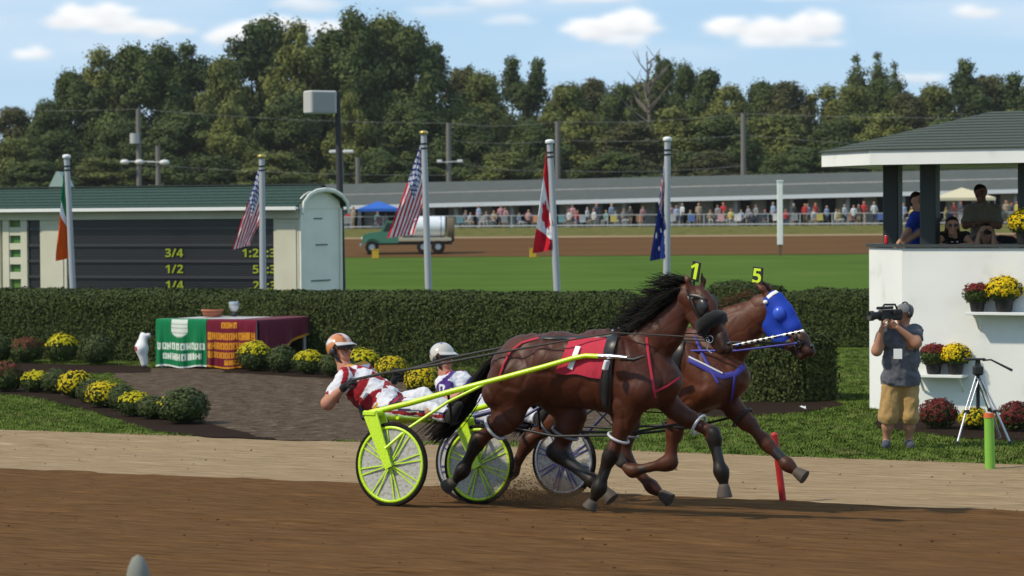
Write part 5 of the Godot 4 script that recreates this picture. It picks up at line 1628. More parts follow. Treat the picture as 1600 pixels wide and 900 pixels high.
	for span in [[104, 427], [42, 62], [-90, -62]]:
		var x0: float = X.call(span[0]); var x1: float = X.call(span[1])
		for i in 6:
			var y1: float = rows[i] - 0.02; var y0: float = rows[i + 1] + 0.02
			var m := MB.new(); m.box(Vector3((x0 + x1) * 0.5, (y0 + y1) * 0.5, -0.09), Vector3(x1 - x0, y1 - y0, 0.05))
			var pn := obj("display_panel", m, glass, t)
			var ledge := MB.new(); ledge.box(Vector3((x0 + x1) * 0.5, rows[i + 1], -0.055), Vector3(x1 - x0, 0.055, 0.08)); obj("ledge", ledge, mat(L(0.035, 0.035, 0.038), 0.4), pn)
			for k in 5:
				var lv := MB.new(); lv.box(Vector3((x0 + x1) * 0.5, lerpf(y0, y1, (k + 0.7) / 5.6), -0.062), Vector3(x1 - x0, 0.010, 0.012)); obj("louvre", lv, M.black, pn)
			if span[0] == 104 and i >= 2 and i < 5:
				for e in [[["3/4", "1/2", "1/4"][i - 2], 270.0], [["1:25:3", "55:3", "27:3"][i - 2], 430.0]]:
					var tx := text_mesh(e[0], (y1 - y0) * 0.58, 0.02)
					if e[1] < 300: tx.horizontal_alignment = HORIZONTAL_ALIGNMENT_CENTER
					else: tx.horizontal_alignment = HORIZONTAL_ALIGNMENT_RIGHT
					tx.vertical_alignment = VERTICAL_ALIGNMENT_CENTER
					obj("digits", tx, led, pn, Transform3D(Basis.IDENTITY.scaled(Vector3(1.25, 1, 1)), Vector3(X.call(e[1]), (y0 + y1) * 0.5, -0.045)))
	# roof
	var rf := MB.new()
	var ez := 0.28
	var e0 := Vector3(-len - 0.15, H + 0.04, ez); var e1 := Vector3(0.12, H + 0.04, ez)
	var t0 := Vector3(-len - 0.15, RH, -DZ * 0.5); var t1 := Vector3(0.12, RH, -DZ * 0.5)
	rf.quad(e0, e1, t1, t0, Color.WHITE); rf.quad(t0, t1, Vector3(0.12, H + 0.04, -DZ - 0.28), Vector3(-len - 0.15, H + 0.04, -DZ - 0.28), Color.WHITE)
	var rn := obj("roof", rf, sh, t)
	courses(rn, e0, e1, t0, t1, 7, sh)
	var ft := MB.new(); ft.bar(e0 + Vector3(0, -0.03, 0.02), e1 + Vector3(0, -0.03, 0.02), 0.04, 0.07); obj("gutter", ft, M.trim, rn)
	var rg := MB.new(); rg.bar(t0 + Vector3(0, 0.02, 0), t1 + Vector3(0, 0.02, 0), 0.14, 0.03); obj("ridge_cap", rg, M.green_wood, rn)
	# curved barge boards on the gable end
	var bp := []
	for i in 9:
		var q := PI * i / 8.0
		bp.append(Vector3(0.16, H - 0.1 + pow(sin(q), 0.8) * (RH - H + 0.0), -DZ * 0.5 + cos(q) * (DZ * 0.5 + 0.10)))
	var bb := MB.new(); bb.tube(bp, [0.05], 6, Color.WHITE, true, 0.6); obj("barge_board", bb, M.end_wall, rn)
	# loudspeaker on a dark post beside the board
	var lp := foot(536, 59.5)
	var ls := thing("loudspeaker_post", "dark post with a pale box loudspeaker beside the tote board", "loudspeaker", Transform3D(Basis.IDENTITY, lp))
	var th := at(527, 150, 59.5) - lp
	var m1 := MB.new(); m1.tube([Vector3.ZERO, Vector3(th.x * 0.4, th.y * 0.5, 0), Vector3(th.x, th.y + 0.1, 0)], [0.085, 0.075, 0.06], 8); obj("post", m1, mat(L(0.05, 0.05, 0.052), 0.8), ls)
	var bx := at(500, 160, 59.3) - lp
	var m2 := MB.new(); m2.box(bx, Vector3(0.62, 0.50, 0.42), Basis(Vector3.UP, 0.5), Color.WHITE, 0.03)
	var bxo := obj("loudspeaker_box", m2, mat(L(0.42, 0.42, 0.40), 0.6), ls)
	var m3 := MB.new(); m3.box(bx + Basis(Vector3.UP, 0.5) * Vector3(-0.01, 0, 0.215), Vector3(0.50, 0.40, 0.012), Basis(Vector3.UP, 0.5)); obj("grille", m3, mat(L(0.33, 0.33, 0.31), 0.8), bxo)
	var m4 := MB.new(); m4.bar(bx + Vector3(0.2, 0, -0.1), Vector3(th.x, bx.y, 0), 0.06, 0.06); obj("bracket", m4, M.black, ls)

# ---------------------------------------------------------------- the blanket table
func drape(p0: Vector3, p1: Vector3, top: float, back_v: Vector3, fall: Callable, paint: Callable, nx := 60, ny := 44) -> MB:
	# cloth lying on the table top then hanging down its face; fall(x) is the length that hangs
	var mb := MB.new()
	var out := -back_v.normalized()
	var over := back_v.length()
	for i in nx + 1:
		var x := float(i) / nx
		var f: float = fall.call(x)
		for j in ny + 1:
			var y := float(j) / ny
			var l := y * (over + f)
			var p := p0.lerp(p1, x)
			if l < over: p += back_v * (1.0 - l / over) + Vector3(0, top + 0.012, 0)
			else:
				var dd := l - over
				var rr := 0.03
				p += Vector3(0, top + 0.012 - dd, 0) + out * (0.012 + rr * (1.0 - exp(-dd * 18.0)) + (sin(x * 17.0) * 0.022 + noise.get_noise_2d(x * 4.0, 5.0) * 0.05) * smoothstep(0.0, 0.7, dd))
			mb.vert(p, Vector3.UP, paint.call(x, y, (over + f)))
	for i in nx:
		for j in ny:
			var k := i * (ny + 1) + j
			mb.tri(k, k + 1, k + ny + 1); mb.tri(k + 1, k + ny + 2, k + ny + 1)
	for i in nx + 1:
		for j in ny + 1:
			var k := i * (ny + 1) + j
			var a := mb.v[mini(i + 1, nx) * (ny + 1) + j] - mb.v[maxi(i - 1, 0) * (ny + 1) + j]
			var b := mb.v[i * (ny + 1) + mini(j + 1, ny)] - mb.v[i * (ny + 1) + maxi(j - 1, 0)]
			mb.n[k] = a.cross(b).normalized()
			if mb.n[k].dot(out + Vector3.UP) < 0: mb.n[k] = -mb.n[k]
	return mb

func make_table():
	var c := ground(402, 578)
	var a := c - T * 2.16
	var dir := T
	var inn := Vector3(dir.z, 0, -dir.x)
	if inn.z > 0: inn = -inn
	var top := at(402, 501, -c.z).y - c.y
	var e := c + inn * 2.1
	var t := thing("table", "long table under the winner's blankets by the hedge", "table", Transform3D(Basis.IDENTITY, a))
	var len := (c - a).length()
	var m := MB.new()
	var mid := dir * len * 0.5 + inn * 0.95
	m.box(mid + Vector3(0, top - 0.02, 0), Vector3(len - 0.02, 0.04, 1.88), Basis(dir, Vector3.UP, -inn), Color.WHITE, 0.008)
	obj("tabletop", m, mat(L(0.5, 0.5, 0.5), 0.5), t)
	for k in [0.06, len - 0.06]:
		for q in [0.08, 0.95, 1.82]:
			var l := MB.new(); l.tube([dir * k + inn * q, dir * k + inn * q + Vector3(0, top - 0.04, 0)], [0.035], 8)
			obj("leg", l, M.alu, t)
	var r := RandomNumberGenerator.new(); r.seed = 9
	var letters := []
	for i in 400: letters.append(r.randf())
	# marks sewn on in rows, no longer legible in the picture: upright strokes of letter size
	var row := func(x: float, y: float, x0: float, x1: float, y0: float, y1: float, n: int, off: int) -> bool:
		if y < y0 or y > y1 or x < x0 or x > x1: return false
		var q := (x - x0) / (x1 - x0) * n
		var k := int(q)
		var fx := q - k
		var fy := (y - y0) / (y1 - y0)
		if fx > 0.84: return false
		var v: float = letters[(off + k) % 400]
		if fx > 0.32 and fx < 0.54: return (v < 0.4 and absf(fy - 0.5) < 0.17) or (v >= 0.3 and (fy < 0.2 or fy > 0.8)) or v > 0.9
		return true
	var green := Color(0.0, 0.165, 0.055)
	var pale := Color(0.62, 0.68, 0.60)
	var gpaint := func(x: float, y: float, tot: float) -> Color:
		var yy := (y * tot - 0.35) / (tot - 0.35)
		if yy > 0.965: return Color(0.72, 0.74, 0.74)
		if row.call(x, yy, 0.04, 0.97, 0.50, 0.64, 10, 3) or row.call(x, yy, 0.14, 0.90, 0.72, 0.85, 8, 40): return pale
		var q := Vector2((x - 0.47) / 0.16, (yy - 0.18) / 0.20)
		if absf(q.x) < 1.0 and q.y > -0.9 and q.y < 1.0 - q.x * q.x * 0.55:
			return pale if fmod(q.y * 2.2 + 4.0, 1.0) > 0.22 else pale * 0.55
		return green
	var mar := Color(0.135, 0.006, 0.022); var gold := Color(0.58, 0.24, 0.008)
	var mpaint := func(x: float, y: float, tot: float) -> Color:
		var yy := (y * tot - 0.35) / (tot - 0.35)
		if yy > 0.97: return gold
		if yy > 0.03 and (row.call(x, yy, 0.30, 0.62, 0.06, 0.18, 4, 7) or row.call(x, yy, 0.02, 0.98, 0.27, 0.42, 11, 60) or row.call(x, yy, 0.02, 0.98, 0.48, 0.62, 11, 90) or row.call(x, yy, 0.02, 0.98, 0.67, 0.80, 11, 120) or row.call(x, yy, 0.36, 0.84, 0.84, 0.94, 5, 150)): return gold
		return mar
	var f0 := dir * (len * 0.505)
	var gb := drape(-dir * 0.01, f0, top, inn * 0.35, func(x): return top - 0.015 - 0.02 * sin(x * 9.0), gpaint, 110, 70)
	tag(obj("green_blanket", gb, M.cloth, null, Transform3D(Basis.IDENTITY, a)), "green winner's blanket with white crest and lettering over the table", "blanket", "winner's blankets")
	var mbk := drape(f0 + dir * 0.015, dir * (len + 0.01), top, inn * 0.35, func(x): return top - 0.02 - 0.02 * sin(x * 7.0 + 2.0), mpaint, 110, 70)
	tag(obj("maroon_blanket", mbk, M.cloth, null, Transform3D(Basis.IDENTITY, a)), "maroon winner's blanket with gold lettering on the table front", "blanket", "winner's blankets")
	var side := drape(dir * len + inn * 0.02, dir * len + inn * 1.92, top + 0.004, -dir * 0.5, func(x): return lerpf(top - 0.25, 0.36, smoothstep(0.15, 0.95, x)), func(_x, y, _t): return gold if y > 0.955 else mar * 0.9, 60, 50)
	tag(obj("maroon_blanket", side, M.cloth, null, Transform3D(Basis.IDENTITY, a)), "maroon blanket with gold hem hanging over the table end", "blanket", "winner's blankets")
	# bundle of white cloth hanging off the near end
	var B := Bones.new()
	var w0 := at(224, 527, -a.z + 0.1) - a; var w1 := at(221, 545, -a.z) - a; var w2 := at(226, 568, -a.z) - a
	B.chain([w0, w1, w2], [0.075, 0.11, 0.065]); B.add(w0 + Vector3(0.09, 0.03, 0), w0, 0.05, 0.07)
	var wm := MB.new()
	sdf(wm, B, 0.016, 0.05, func(p, _t): return Color(0.34, 0.03, 0.05) if (p.x < w1.x - 0.07 and absf(p.y - w1.y) < 0.045) else Color(0.70, 0.70, 0.70))
	for i in wm.v.size(): wm.v[i] += wm.n[i] * noise.get_noise_3d(wm.v[i].x * 9.0, wm.v[i].y * 4.0, wm.v[i].z * 9.0) * 0.03
	tag(obj("white_cloth", wm, M.cloth, null, Transform3D(Basis.IDENTITY, a)), "bundled white cloth hanging off the end of the blanket table", "cloth")
	# terracotta planter and the trophy
	var pt := at(332, 501, -a.z + 0.9)
	var pn := thing("planter", "shallow terracotta planter on the blanket table", "planter", Transform3D(Basis.IDENTITY, Vector3(pt.x, a.y + top + 0.014, pt.z)))
	var pm := MB.new(); pm.lathe(Vector3.ZERO, [Vector2(0, 0), Vector2(0.17, 0), Vector2(0.20, 0.10), Vector2(0.17, 0.10), Vector2(0.15, 0.06), Vector2(0, 0.06)], Basis.IDENTITY, 20)
	obj("bowl", pm, mat(L(0.36, 0.13, 0.075), 0.8), pn)
	var pr := MB.new(); pr.lathe(Vector3(0, 0.10, 0), [Vector2(0.17, 0), Vector2(0.215, 0), Vector2(0.215, 0.035), Vector2(0.17, 0.035)], Basis.IDENTITY, 20)
	obj("rim", pr, mat(L(0.40, 0.15, 0.085), 0.8), pn)
	var tt := at(366, 501, -a.z + 0.9)
	var tr := thing("trophy", "silver bowl trophy on dark base on the blanket table", "trophy", Transform3D(Basis.IDENTITY, Vector3(tt.x, a.y + top + 0.014, tt.z)))
	var tb := MB.new(); tb.lathe(Vector3.ZERO, [Vector2(0, 0), Vector2(0.07, 0), Vector2(0.07, 0.05), Vector2(0.05, 0.06), Vector2(0, 0.06)], Basis.IDENTITY, 16)
	obj("base", tb, M.black, tr)
	var tm := MB.new(); tm.lathe(Vector3(0, 0.055, 0), [Vector2(0.02, 0), Vector2(0.025, 0.03), Vector2(0.07, 0.06), Vector2(0.105, 0.13), Vector2(0.10, 0.22), Vector2(0.09, 0.225), Vector2(0.09, 0.13), Vector2(0, 0.05)], Basis.IDENTITY, 18)
	obj("bowl", tm, mat(L(0.55, 0.57, 0.58), 0.25, 0.6), tr)

# ---------------------------------------------------------------- judges' stand
func make_stand(P: Dictionary):
	var A := foot(1410, 38.4)
	var pts := [A]
	var ang := 26.0
	for l in [4.2, 1.02, 2.2, 1.02, 4.2, 1.02, 2.2]:
		var q: Vector3 = pts[-1] + Vector3(cos(deg_to_rad(ang)), 0, sin(deg_to_rad(ang))) * l
		pts.append(q)
		ang -= 45.0
	var cen := Vector3.ZERO
	for p in pts: cen += p
	cen /= 8.0
	var t := thing("judges_stand", "white judges' stand with green pillars and shingled roof", "pavilion", Transform3D(Basis.IDENTITY, A))
	var rel := func(p: Vector3) -> Vector3: return p - A
	var RT := at(1410, 388, 38.4).y - A.y       # rail top
	var FL := RT - 0.88
	var out := []
	var inn := []
	for i in 8:
		var p: Vector3 = pts[i]
		var d1: Vector3 = (p - pts[(i + 7) % 8]).normalized()
		var d2: Vector3 = (pts[(i + 1) % 8] - p).normalized()
		var n1 := Vector3(-d1.z, 0, d1.x); var n2 := Vector3(-d2.z, 0, d2.x)
		if n1.dot(p - cen) < 0: n1 = -n1
		if n2.dot(p - cen) < 0: n2 = -n2
		var bs := (n1 + n2).normalized()
		out.append(p + bs * (0.62 / bs.dot(n1)))
		inn.append(p - bs * (0.16 / bs.dot(n1)))
	for i in 8:
		var p: Vector3 = rel.call(pts[i]); var q: Vector3 = rel.call(pts[(i + 1) % 8])
		var pi_: Vector3 = rel.call(inn[i]); var qi: Vector3 = rel.call(inn[(i + 1) % 8])
		var up := Vector3(0, RT, 0)
		var m := MB.new()
		var no: Vector3 = (p + q) * 0.5 - rel.call(cen); no.y = 0
		m.quad(p, p + up, q + up, q, Color.WHITE, Vector3((q - p).z, 0, -(q - p).x).normalized() * signf(Vector3((q - p).z, 0, -(q - p).x).dot(no)))
		m.quad(pi_ + up, qi + up, qi, pi_, Color.WHITE, -Vector3((q - p).z, 0, -(q - p).x).normalized() * signf(Vector3((q - p).z, 0, -(q - p).x).dot(no)))
		m.quad(p + up, pi_ + up, qi + up, q + up, Color.WHITE, Vector3.UP)
		obj("wall", m, M.white, t)
		# dark counter along the rail
		var k := MB.new()
		var c0 := p.lerp(pi_, -0.25); var c1 := q.lerp(qi, -0.25); var c2 := p.lerp(pi_, 1.6); var c3 := q.lerp(qi, 1.6)
		var hh := Vector3(0, RT + 0.012, 0); var h2 := Vector3(0, RT + 0.055, 0)
		k.quad(c0 + h2, c2 + h2, c3 + h2, c1 + h2, Color.WHITE, Vector3.UP); k.quad(c0 + hh, c0 + h2, c1 + h2, c1 + hh); k.quad(c2 + hh, c3 + hh, c3 + h2, c2 + h2); k.quad(c0 + hh, c1 + hh, c3 + hh, c2 + hh, Color.WHITE, Vector3.DOWN)
		obj("counter", k, mat(L(0.035, 0.042, 0.042), 0.5), t)
	var fl := MB.new()
	var poly := PackedVector2Array()
	for p in inn: poly.append(Vector2(p.x - A.x, p.z - A.z))
	var tri := Geometry2D.triangulate_polygon(poly)
	for p in poly: fl.vert(Vector3(p.x, FL, p.y), Vector3.UP)
	for i in range(0, tri.size(), 3): fl.tri(tri[i], tri[i + 1], tri[i + 2])
	obj("floor", fl, mat(L(0.34, 0.31, 0.27), 0.8), t)
	# pillars
	var EV := at(1288, 261, 39.5).y - A.y        # underside of the fascia
	var pil := [foot(1396, 40.1) - A, foot(1454, 38.75) - A, foot(1607, 37.9) - A]
	for i in [2, 3]: pil.append(rel.call((inn[i] as Vector3).lerp(cen, 0.04)))
	for p in pil:
		var m := MB.new()
		m.box(Vector3(p.x, (FL + EV) * 0.5 + 0.05, p.z), Vector3(0.23, EV - FL + 0.1, 0.23), Basis(T, Vector3.UP, T.cross(Vector3.UP)), Color.WHITE, 0.012)
		obj("pillar", m, M.green_wood, t)
	# roof: fascia boards, soffit, shingle courses to a ridge
	var sh := tex_mat(M.grain, [Color(0.040, 0.052, 0.046), Color(0.085, 0.102, 0.092), Color(0.14, 0.16, 0.148)], Vector3(0.9, 2.5, 0.9), 0.9, 2.0, true)
	var fh := at(1288, 239, 39.5).y - A.y
	var r0 := at(1524, 178, 40.6); var RHT := r0.y - A.y
	var rdg := [cen - T * 1.3 - A, cen + T * 1.3 - A]
	for k in 2: rdg[k].y = RHT
	var rn := MB.new()
	var tri2 := Geometry2D.triangulate_polygon(poly)
	var spoly := PackedVector2Array()
	for p in out: spoly.append(Vector2(p.x - A.x, p.z - A.z))
	for p in spoly: rn.vert(Vector3(p.x, EV + 0.03, p.y), Vector3.DOWN)
	tri2 = Geometry2D.triangulate_polygon(spoly)
	for i in range(0, tri2.size(), 3): rn.tri(tri2[i], tri2[i + 1], tri2[i + 2])
	var ro := obj("roof", rn, M.white, t)
	for i in 8:
		var p: Vector3 = rel.call(out[i]); var q: Vector3 = rel.call(out[(i + 1) % 8])
		var m := MB.new()
		var y0 := Vector3(0, EV, 0); var y1 := Vector3(0, fh, 0)
		m.quad(p + y0, p + y1, q + y1, q + y0); 
		var pi2: Vector3 = p * 0.985 + rel.call(cen) * 0.015; var qi2: Vector3 = q * 0.985 + rel.call(cen) * 0.015
		m.quad(pi2 + y0, qi2 + y0, qi2 + y1, pi2 + y1); m.quad(p + y0, q + y0, qi2 + y0, pi2 + y0, Color.WHITE, Vector3.DOWN)
		obj("fascia", m, M.white, ro)
		var a: Vector3 = rdg[0] if p.distance_to(rdg[0]) < p.distance_to(rdg[1]) else rdg[1]
		var b: Vector3 = rdg[0] if q.distance_to(rdg[0]) < q.distance_to(rdg[1]) else rdg[1]
		courses(ro, p * 1.012 - rel.call(cen) * 0.012 + y1, q * 1.012 - rel.call(cen) * 0.012 + y1, a, b, 13, sh)
	# plant shelves on the front
	var fn := Vector3(-T.z, 0, T.x)
	if fn.z < 0: fn = -fn
	var xfw := Transform3D(Basis(T, Vector3.UP, fn), A)
	for e in [[1432, 1509, 584.0], [1514, 1640, 487.0]]:
		var a := on_plane(e[0], e[2], 0.13, xfw); var b := on_plane(e[1], e[2], 0.13, xfw)
		var s := thing("shelf", "white plant shelf fixed to the stand front " + ("beside the tripod" if e[2] > 500 else "at the upper level"), "shelf", xfw * Transform3D(Basis.IDENTITY, Vector3((a.x + b.x) * 0.5, a.y, 0)), "plant shelves on the stand")
		var m := MB.new(); m.box(Vector3(0, -0.02, 0.15), Vector3(b.x - a.x, 0.04, 0.30), Basis.IDENTITY, Color.WHITE, 0.005); obj("board", m, M.trim, s)
		for k in [-0.4, 0.4]:
			var br := MB.new(); br.bar(Vector3((b.x - a.x) * k, -0.24, 0.012), Vector3((b.x - a.x) * k, -0.045, 0.22), 0.025, 0.025); obj("bracket", br, M.trim, s)
	for e in [[1459, 584.0, 46, "pr", "on the lower shelf"], [1493, 584.0, 46, "py", "on the lower shelf"], [1527, 487.0, 44, "pr", "on the upper shelf"], [1569, 487.0, 54, "py", "on the upper shelf"]]:
		var q := on_plane(e[0], e[1], 0.15, xfw)
		var p := xfw * Vector3(q.x, q.y, 0.15)
		var s: float = e[2] * 0.5 * -p.z / F
		var o := copy(P[e[3]], "potted_chrysanthemum", Transform3D(Basis(Vector3.UP, e[0]).scaled(Vector3(s, s * 0.86, s)), p), {"pr": "dark red chrysanthemum in black pot ", "py": "bright yellow chrysanthemum in black pot "}[e[3]] + e[4] + " of the stand")
		tag(o, o.get_meta("label"), "potted plant", "potted chrysanthemums on the stand")
	var q2 := on_plane(1600, 380, -0.05, xfw)
	var o2 := copy(P["py"], "potted_chrysanthemum", Transform3D(Basis.IDENTITY.scaled(Vector3.ONE * 0.20), xfw * Vector3(q2.x, RT + 0.056, -0.05)), "bright yellow chrysanthemum in black pot on the stand rail")
	tag(o2, o2.get_meta("label"), "potted plant", "potted chrysanthemums on the stand")
	# the people behind the rail
	var D := 38.75
	var who := func(px: float, d: float) -> Transform3D:
		var f := foot(px, d)
		f.y = A.y + FL
		return Transform3D(Basis(Vector3.UP, -PI * 0.5), f)   # x forward = towards the camera
	# woman in black top leaning on her forearms
	var x1: Transform3D = who.call(1490, D + 0.40)
	var j := func(px: float, py: float, d: float, xf: Transform3D) -> Vector3: return xf.affine_inverse() * at(px, py, d)
	var J := {"head": j.call(1488, 354, D + 0.15, x1), "up": Vector3(0, 1, 0), "look": Vector3(1, -0.08, 0.1), "neck": j.call(1489, 366, D + 0.20, x1), "chest": j.call(1491, 379, D + 0.35, x1), "hip": Vector3(-0.25, 0.86, 0), "sr": j.call(1473, 370, D + 0.25, x1), "sl": j.call(1508, 370, D + 0.25, x1),
		"er": j.call(1461, 383, D + 0.06, x1), "el": j.call(1519, 383, D + 0.06, x1), "wr": j.call(1482, 384, D - 0.02, x1), "wl": j.call(1495, 384, D - 0.02, x1), "hr": Vector3(-0.25, 0.84, 0.09), "hl": Vector3(-0.25, 0.84, -0.09), "kr": Vector3(-0.18, 0.46, 0.1), "kl": Vector3(-0.22, 0.46, -0.1), "ar": Vector3(-0.2, 0.06, 0.1), "al": Vector3(-0.3, 0.06, -0.1), "tr": Vector3(-0.05, 0.04, 0.1), "tl": Vector3(-0.15, 0.04, -0.1), "hpr": Vector3(0, -1, 0), "hpl": Vector3(0, -1, 0)}
	var w1 := person("woman in black sleeveless top leaning on the stand rail", x1, J, {"skin": Color(0.52, 0.28, 0.18), "shirt": Color(0.012, 0.010, 0.012), "sleeve": 0.0, "pants": Color(0.03, 0.035, 0.06), "shoe": Color(0.02, 0.02, 0.02), "hair": Color(0.030, 0.016, 0.010), "long_hair": true, "cell": 0.022, "girth": 0.92}, "people on the judges' stand")
	var gl := MB.new()
	gl.box(J.head + Vector3(0.10, 0.018, 0), Vector3(0.012, 0.036, 0.135), Basis.IDENTITY, Color.WHITE, 0.005); obj("sunglasses", gl, mat(L(0.01, 0.01, 0.012), 0.12), w1)
	var bd := MB.new(); bd.box(J.chest + Vector3(0.16, 0.03, 0.02), Vector3(0.008, 0.05, 0.10), Basis.IDENTITY, Color.WHITE, 0.003); obj("shirt_print", bd, M.trim, w1)
	# man in blue shirt beside the pillar
	var x2: Transform3D = who.call(1440, D + 0.95)
	J = {"head": j.call(1434, 315, D + 0.85, x2), "up": Vector3(0, 1, 0), "look": Vector3(0.8, -0.1, -0.5), "neck": j.call(1438, 331, D + 0.9, x2), "chest": j.call(1445, 345, D + 0.95, x2), "hip": Vector3(-0.1, 0.90, 0.05), "sr": j.call(1431, 338, D + 0.85, x2), "sl": j.call(1460, 337, D + 1.0, x2),
		"er": j.call(1418, 362, D + 0.7, x2), "el": j.call(1436, 364, D + 0.75, x2), "wr": j.call(1403, 381, D + 0.60, x2), "wl": j.call(1412, 382, D + 0.62, x2), "hr": Vector3(-0.1, 0.88, 0.1), "hl": Vector3(-0.1, 0.88, -0.08), "kr": Vector3(-0.05, 0.47, 0.1), "kl": Vector3(-0.1, 0.47, -0.1), "ar": Vector3(-0.1, 0.06, 0.1), "al": Vector3(-0.15, 0.06, -0.1), "tr": Vector3(0.05, 0.04, 0.1), "tl": Vector3(0.0, 0.04, -0.1)}
	person("man in bright blue shirt leaning on the rail beside a pillar", x2, J, {"skin": Color(0.50, 0.28, 0.19), "shirt": Color(0.012, 0.045, 0.34), "sleeve": 0.85, "pants": Color(0.03, 0.035, 0.06), "shoe": Color(0.02, 0.02, 0.02), "hair": Color(0.02, 0.014, 0.010), "cell": 0.022}, "people on the judges' stand")
	# standing man in khaki shirt, arms folded
	var x3: Transform3D = who.call(1535, D + 1.5)
	J = {"head": j.call(1533, 303, D + 1.45, x3), "up": Vector3(0, 1, 0), "look": Vector3(0.9, -0.1, -0.3), "neck": j.call(1534, 318, D + 1.5, x3), "chest": j.call(1535, 333, D + 1.5, x3), "hip": Vector3(0, 0.92, 0), "sr": j.call(1515, 328, D + 1.5, x3), "sl": j.call(1555, 328, D + 1.5, x3),
		"er": j.call(1509, 352, D + 1.4, x3), "el": j.call(1560, 352, D + 1.4, x3), "wr": j.call(1540, 347, D + 1.2, x3), "wl": j.call(1530, 351, D + 1.2, x3), "hr": Vector3(0, 0.9, 0.1), "hl": Vector3(0, 0.9, -0.1), "kr": Vector3(0, 0.48, 0.11), "kl": Vector3(0, 0.48, -0.11), "ar": Vector3(-0.05, 0.06, 0.11), "al": Vector3(-0.05, 0.06, -0.11), "tr": Vector3(0.1, 0.04, 0.12), "tl": Vector3(0.1, 0.04, -0.12)}
	person("man in khaki shirt standing with folded arms under the roof", x3, J, {"skin": Color(0.22, 0.11, 0.07), "shirt": Color(0.23, 0.20, 0.15), "sleeve": 0.9, "pants": Color(0.03, 0.03, 0.035), "shoe": Color(0.02, 0.02, 0.02), "hair": Color(0.015, 0.010, 0.008), "cell": 0.022, "girth": 1.12}, "people on the judges' stand")
	# person with both hands raised to a camera
	var x4: Transform3D = who.call(1542, D + 0.40)
	J = {"head": j.call(1541, 364, D + 0.30, x4), "up": Vector3(0, 1, 0), "look": Vector3(1, -0.1, 0), "neck": j.call(1541, 376, D + 0.35, x4), "chest": j.call(1541, 389, D + 0.45, x4), "hip": Vector3(-0.2, 0.84, 0), "sr": j.call(1527, 378, D + 0.40, x4), "sl": j.call(1556, 378, D + 0.40, x4),
		"er": j.call(1526, 383, D + 0.10, x4), "el": j.call(1554, 383, D + 0.10, x4), "wr": j.call(1530, 364, D + 0.08, x4), "wl": j.call(1552, 364, D + 0.08, x4), "hr": Vector3(-0.2, 0.82, 0.09), "hl": Vector3(-0.2, 0.82, -0.09), "kr": Vector3(-0.15, 0.45, 0.1), "kl": Vector3(-0.2, 0.45, -0.1), "ar": Vector3(-0.2, 0.06, 0.1), "al": Vector3(-0.3, 0.06, -0.1), "tr": Vector3(-0.05, 0.04, 0.1), "tl": Vector3(-0.15, 0.04, -0.1), "hpr": Vector3(0, 0, -1), "hpl": Vector3(0, 0, 1), "hdr": Vector3(0.1, 0.9, -0.4), "hdl": Vector3(0.1, 0.9, 0.4)}
	person("person with both hands raised to the eyes behind the rail", x4, J, {"skin": Color(0.50, 0.28, 0.19), "shirt": Color(0.10, 0.065, 0.07), "sleeve": 0.6, "pants": Color(0.03, 0.03, 0.035), "shoe": Color(0.02, 0.02, 0.02), "hair": Color(0.03, 0.018, 0.012), "cell": 0.022, "girth": 0.92}, "people on the judges' stand")
	var cm := thing("compact_camera", "small dark camera held to the eyes behind the stand rail", "camera", x4 * Transform3D(Basis.IDENTITY, J.head + Vector3(0.155, 0.02, 0)))
	var cb := MB.new(); cb.box(Vector3.ZERO, Vector3(0.05, 0.075, 0.12), Basis.IDENTITY, Color.WHITE, 0.01); obj("case", cb, M.black, cm)
	var cl := MB.new(); cl.lathe(Vector3(0.02, 0, 0), [Vector2(0, 0), Vector2(0.028, 0), Vector2(0.028, 0.04), Vector2(0, 0.04)], Basis(Vector3(0, 1, 0), Vector3(1, 0, 0), Vector3(0, 0, -1)), 12); obj("lens", cl, M.black, cm)
	# dark bag and a red can on the counter
	var bg := at(1575, 385, D - 0.05)
	var bt := thing("shoulder_bag", "black shoulder bag lying on the stand counter", "bag", Transform3D(Basis.IDENTITY, Vector3(bg.x, A.y + RT + 0.057, bg.z)))
	var bb := Bones.new(); bb.add(Vector3(-0.10, 0.06, 0), Vector3(0.05, 0.05, 0), 0.06, 0.05); bb.add(Vector3(0.05, 0.05, 0), Vector3(0.15, 0.03, 0), 0.035, 0.02)
	var bmb := MB.new(); sdf(bmb, bb, 0.015, 0.03, func(_p, _t): return Color(0.012, 0.010, 0.012)); obj("pouch", bmb, M.cloth, bt)
	var st := MB.new(); st.tube([Vector3(0.1, 0.03, 0.02), Vector3(0.2, 0.012, 0.04), Vector3(0.26, 0.01, 0.0)], [0.009], 6); obj("strap", st, M.black, bt)
	var rc := on_plane(1385, 383, -0.05, Transform3D(Basis(Vector3(cos(deg_to_rad(71)), 0, sin(deg_to_rad(71))), Vector3.UP, Vector3(-sin(deg_to_rad(71)), 0, cos(deg_to_rad(71)))), A))
	var rcp: Vector3 = pts[0] + Vector3(cos(deg_to_rad(71)), 0, sin(deg_to_rad(71))) * rc.x - Vector3(-sin(deg_to_rad(71)), 0, cos(deg_to_rad(71))) * 0.05
	var can := thing("drink_can", "red drink can at the corner of the stand counter", "can", Transform3D(Basis.IDENTITY, Vector3(rcp.x, A.y + RT + 0.056, rcp.z)))
	var cn := MB.new(); cn.lathe(Vector3.ZERO, [Vector2(0, 0), Vector2(0.027, 0.0), Vector2(0.033, 0.01), Vector2(0.033, 0.105), Vector2(0.027, 0.118), Vector2(0, 0.116)], Basis.IDENTITY, 14); obj("can_body", cn, mat(L(0.5, 0.02, 0.03), 0.3), can)
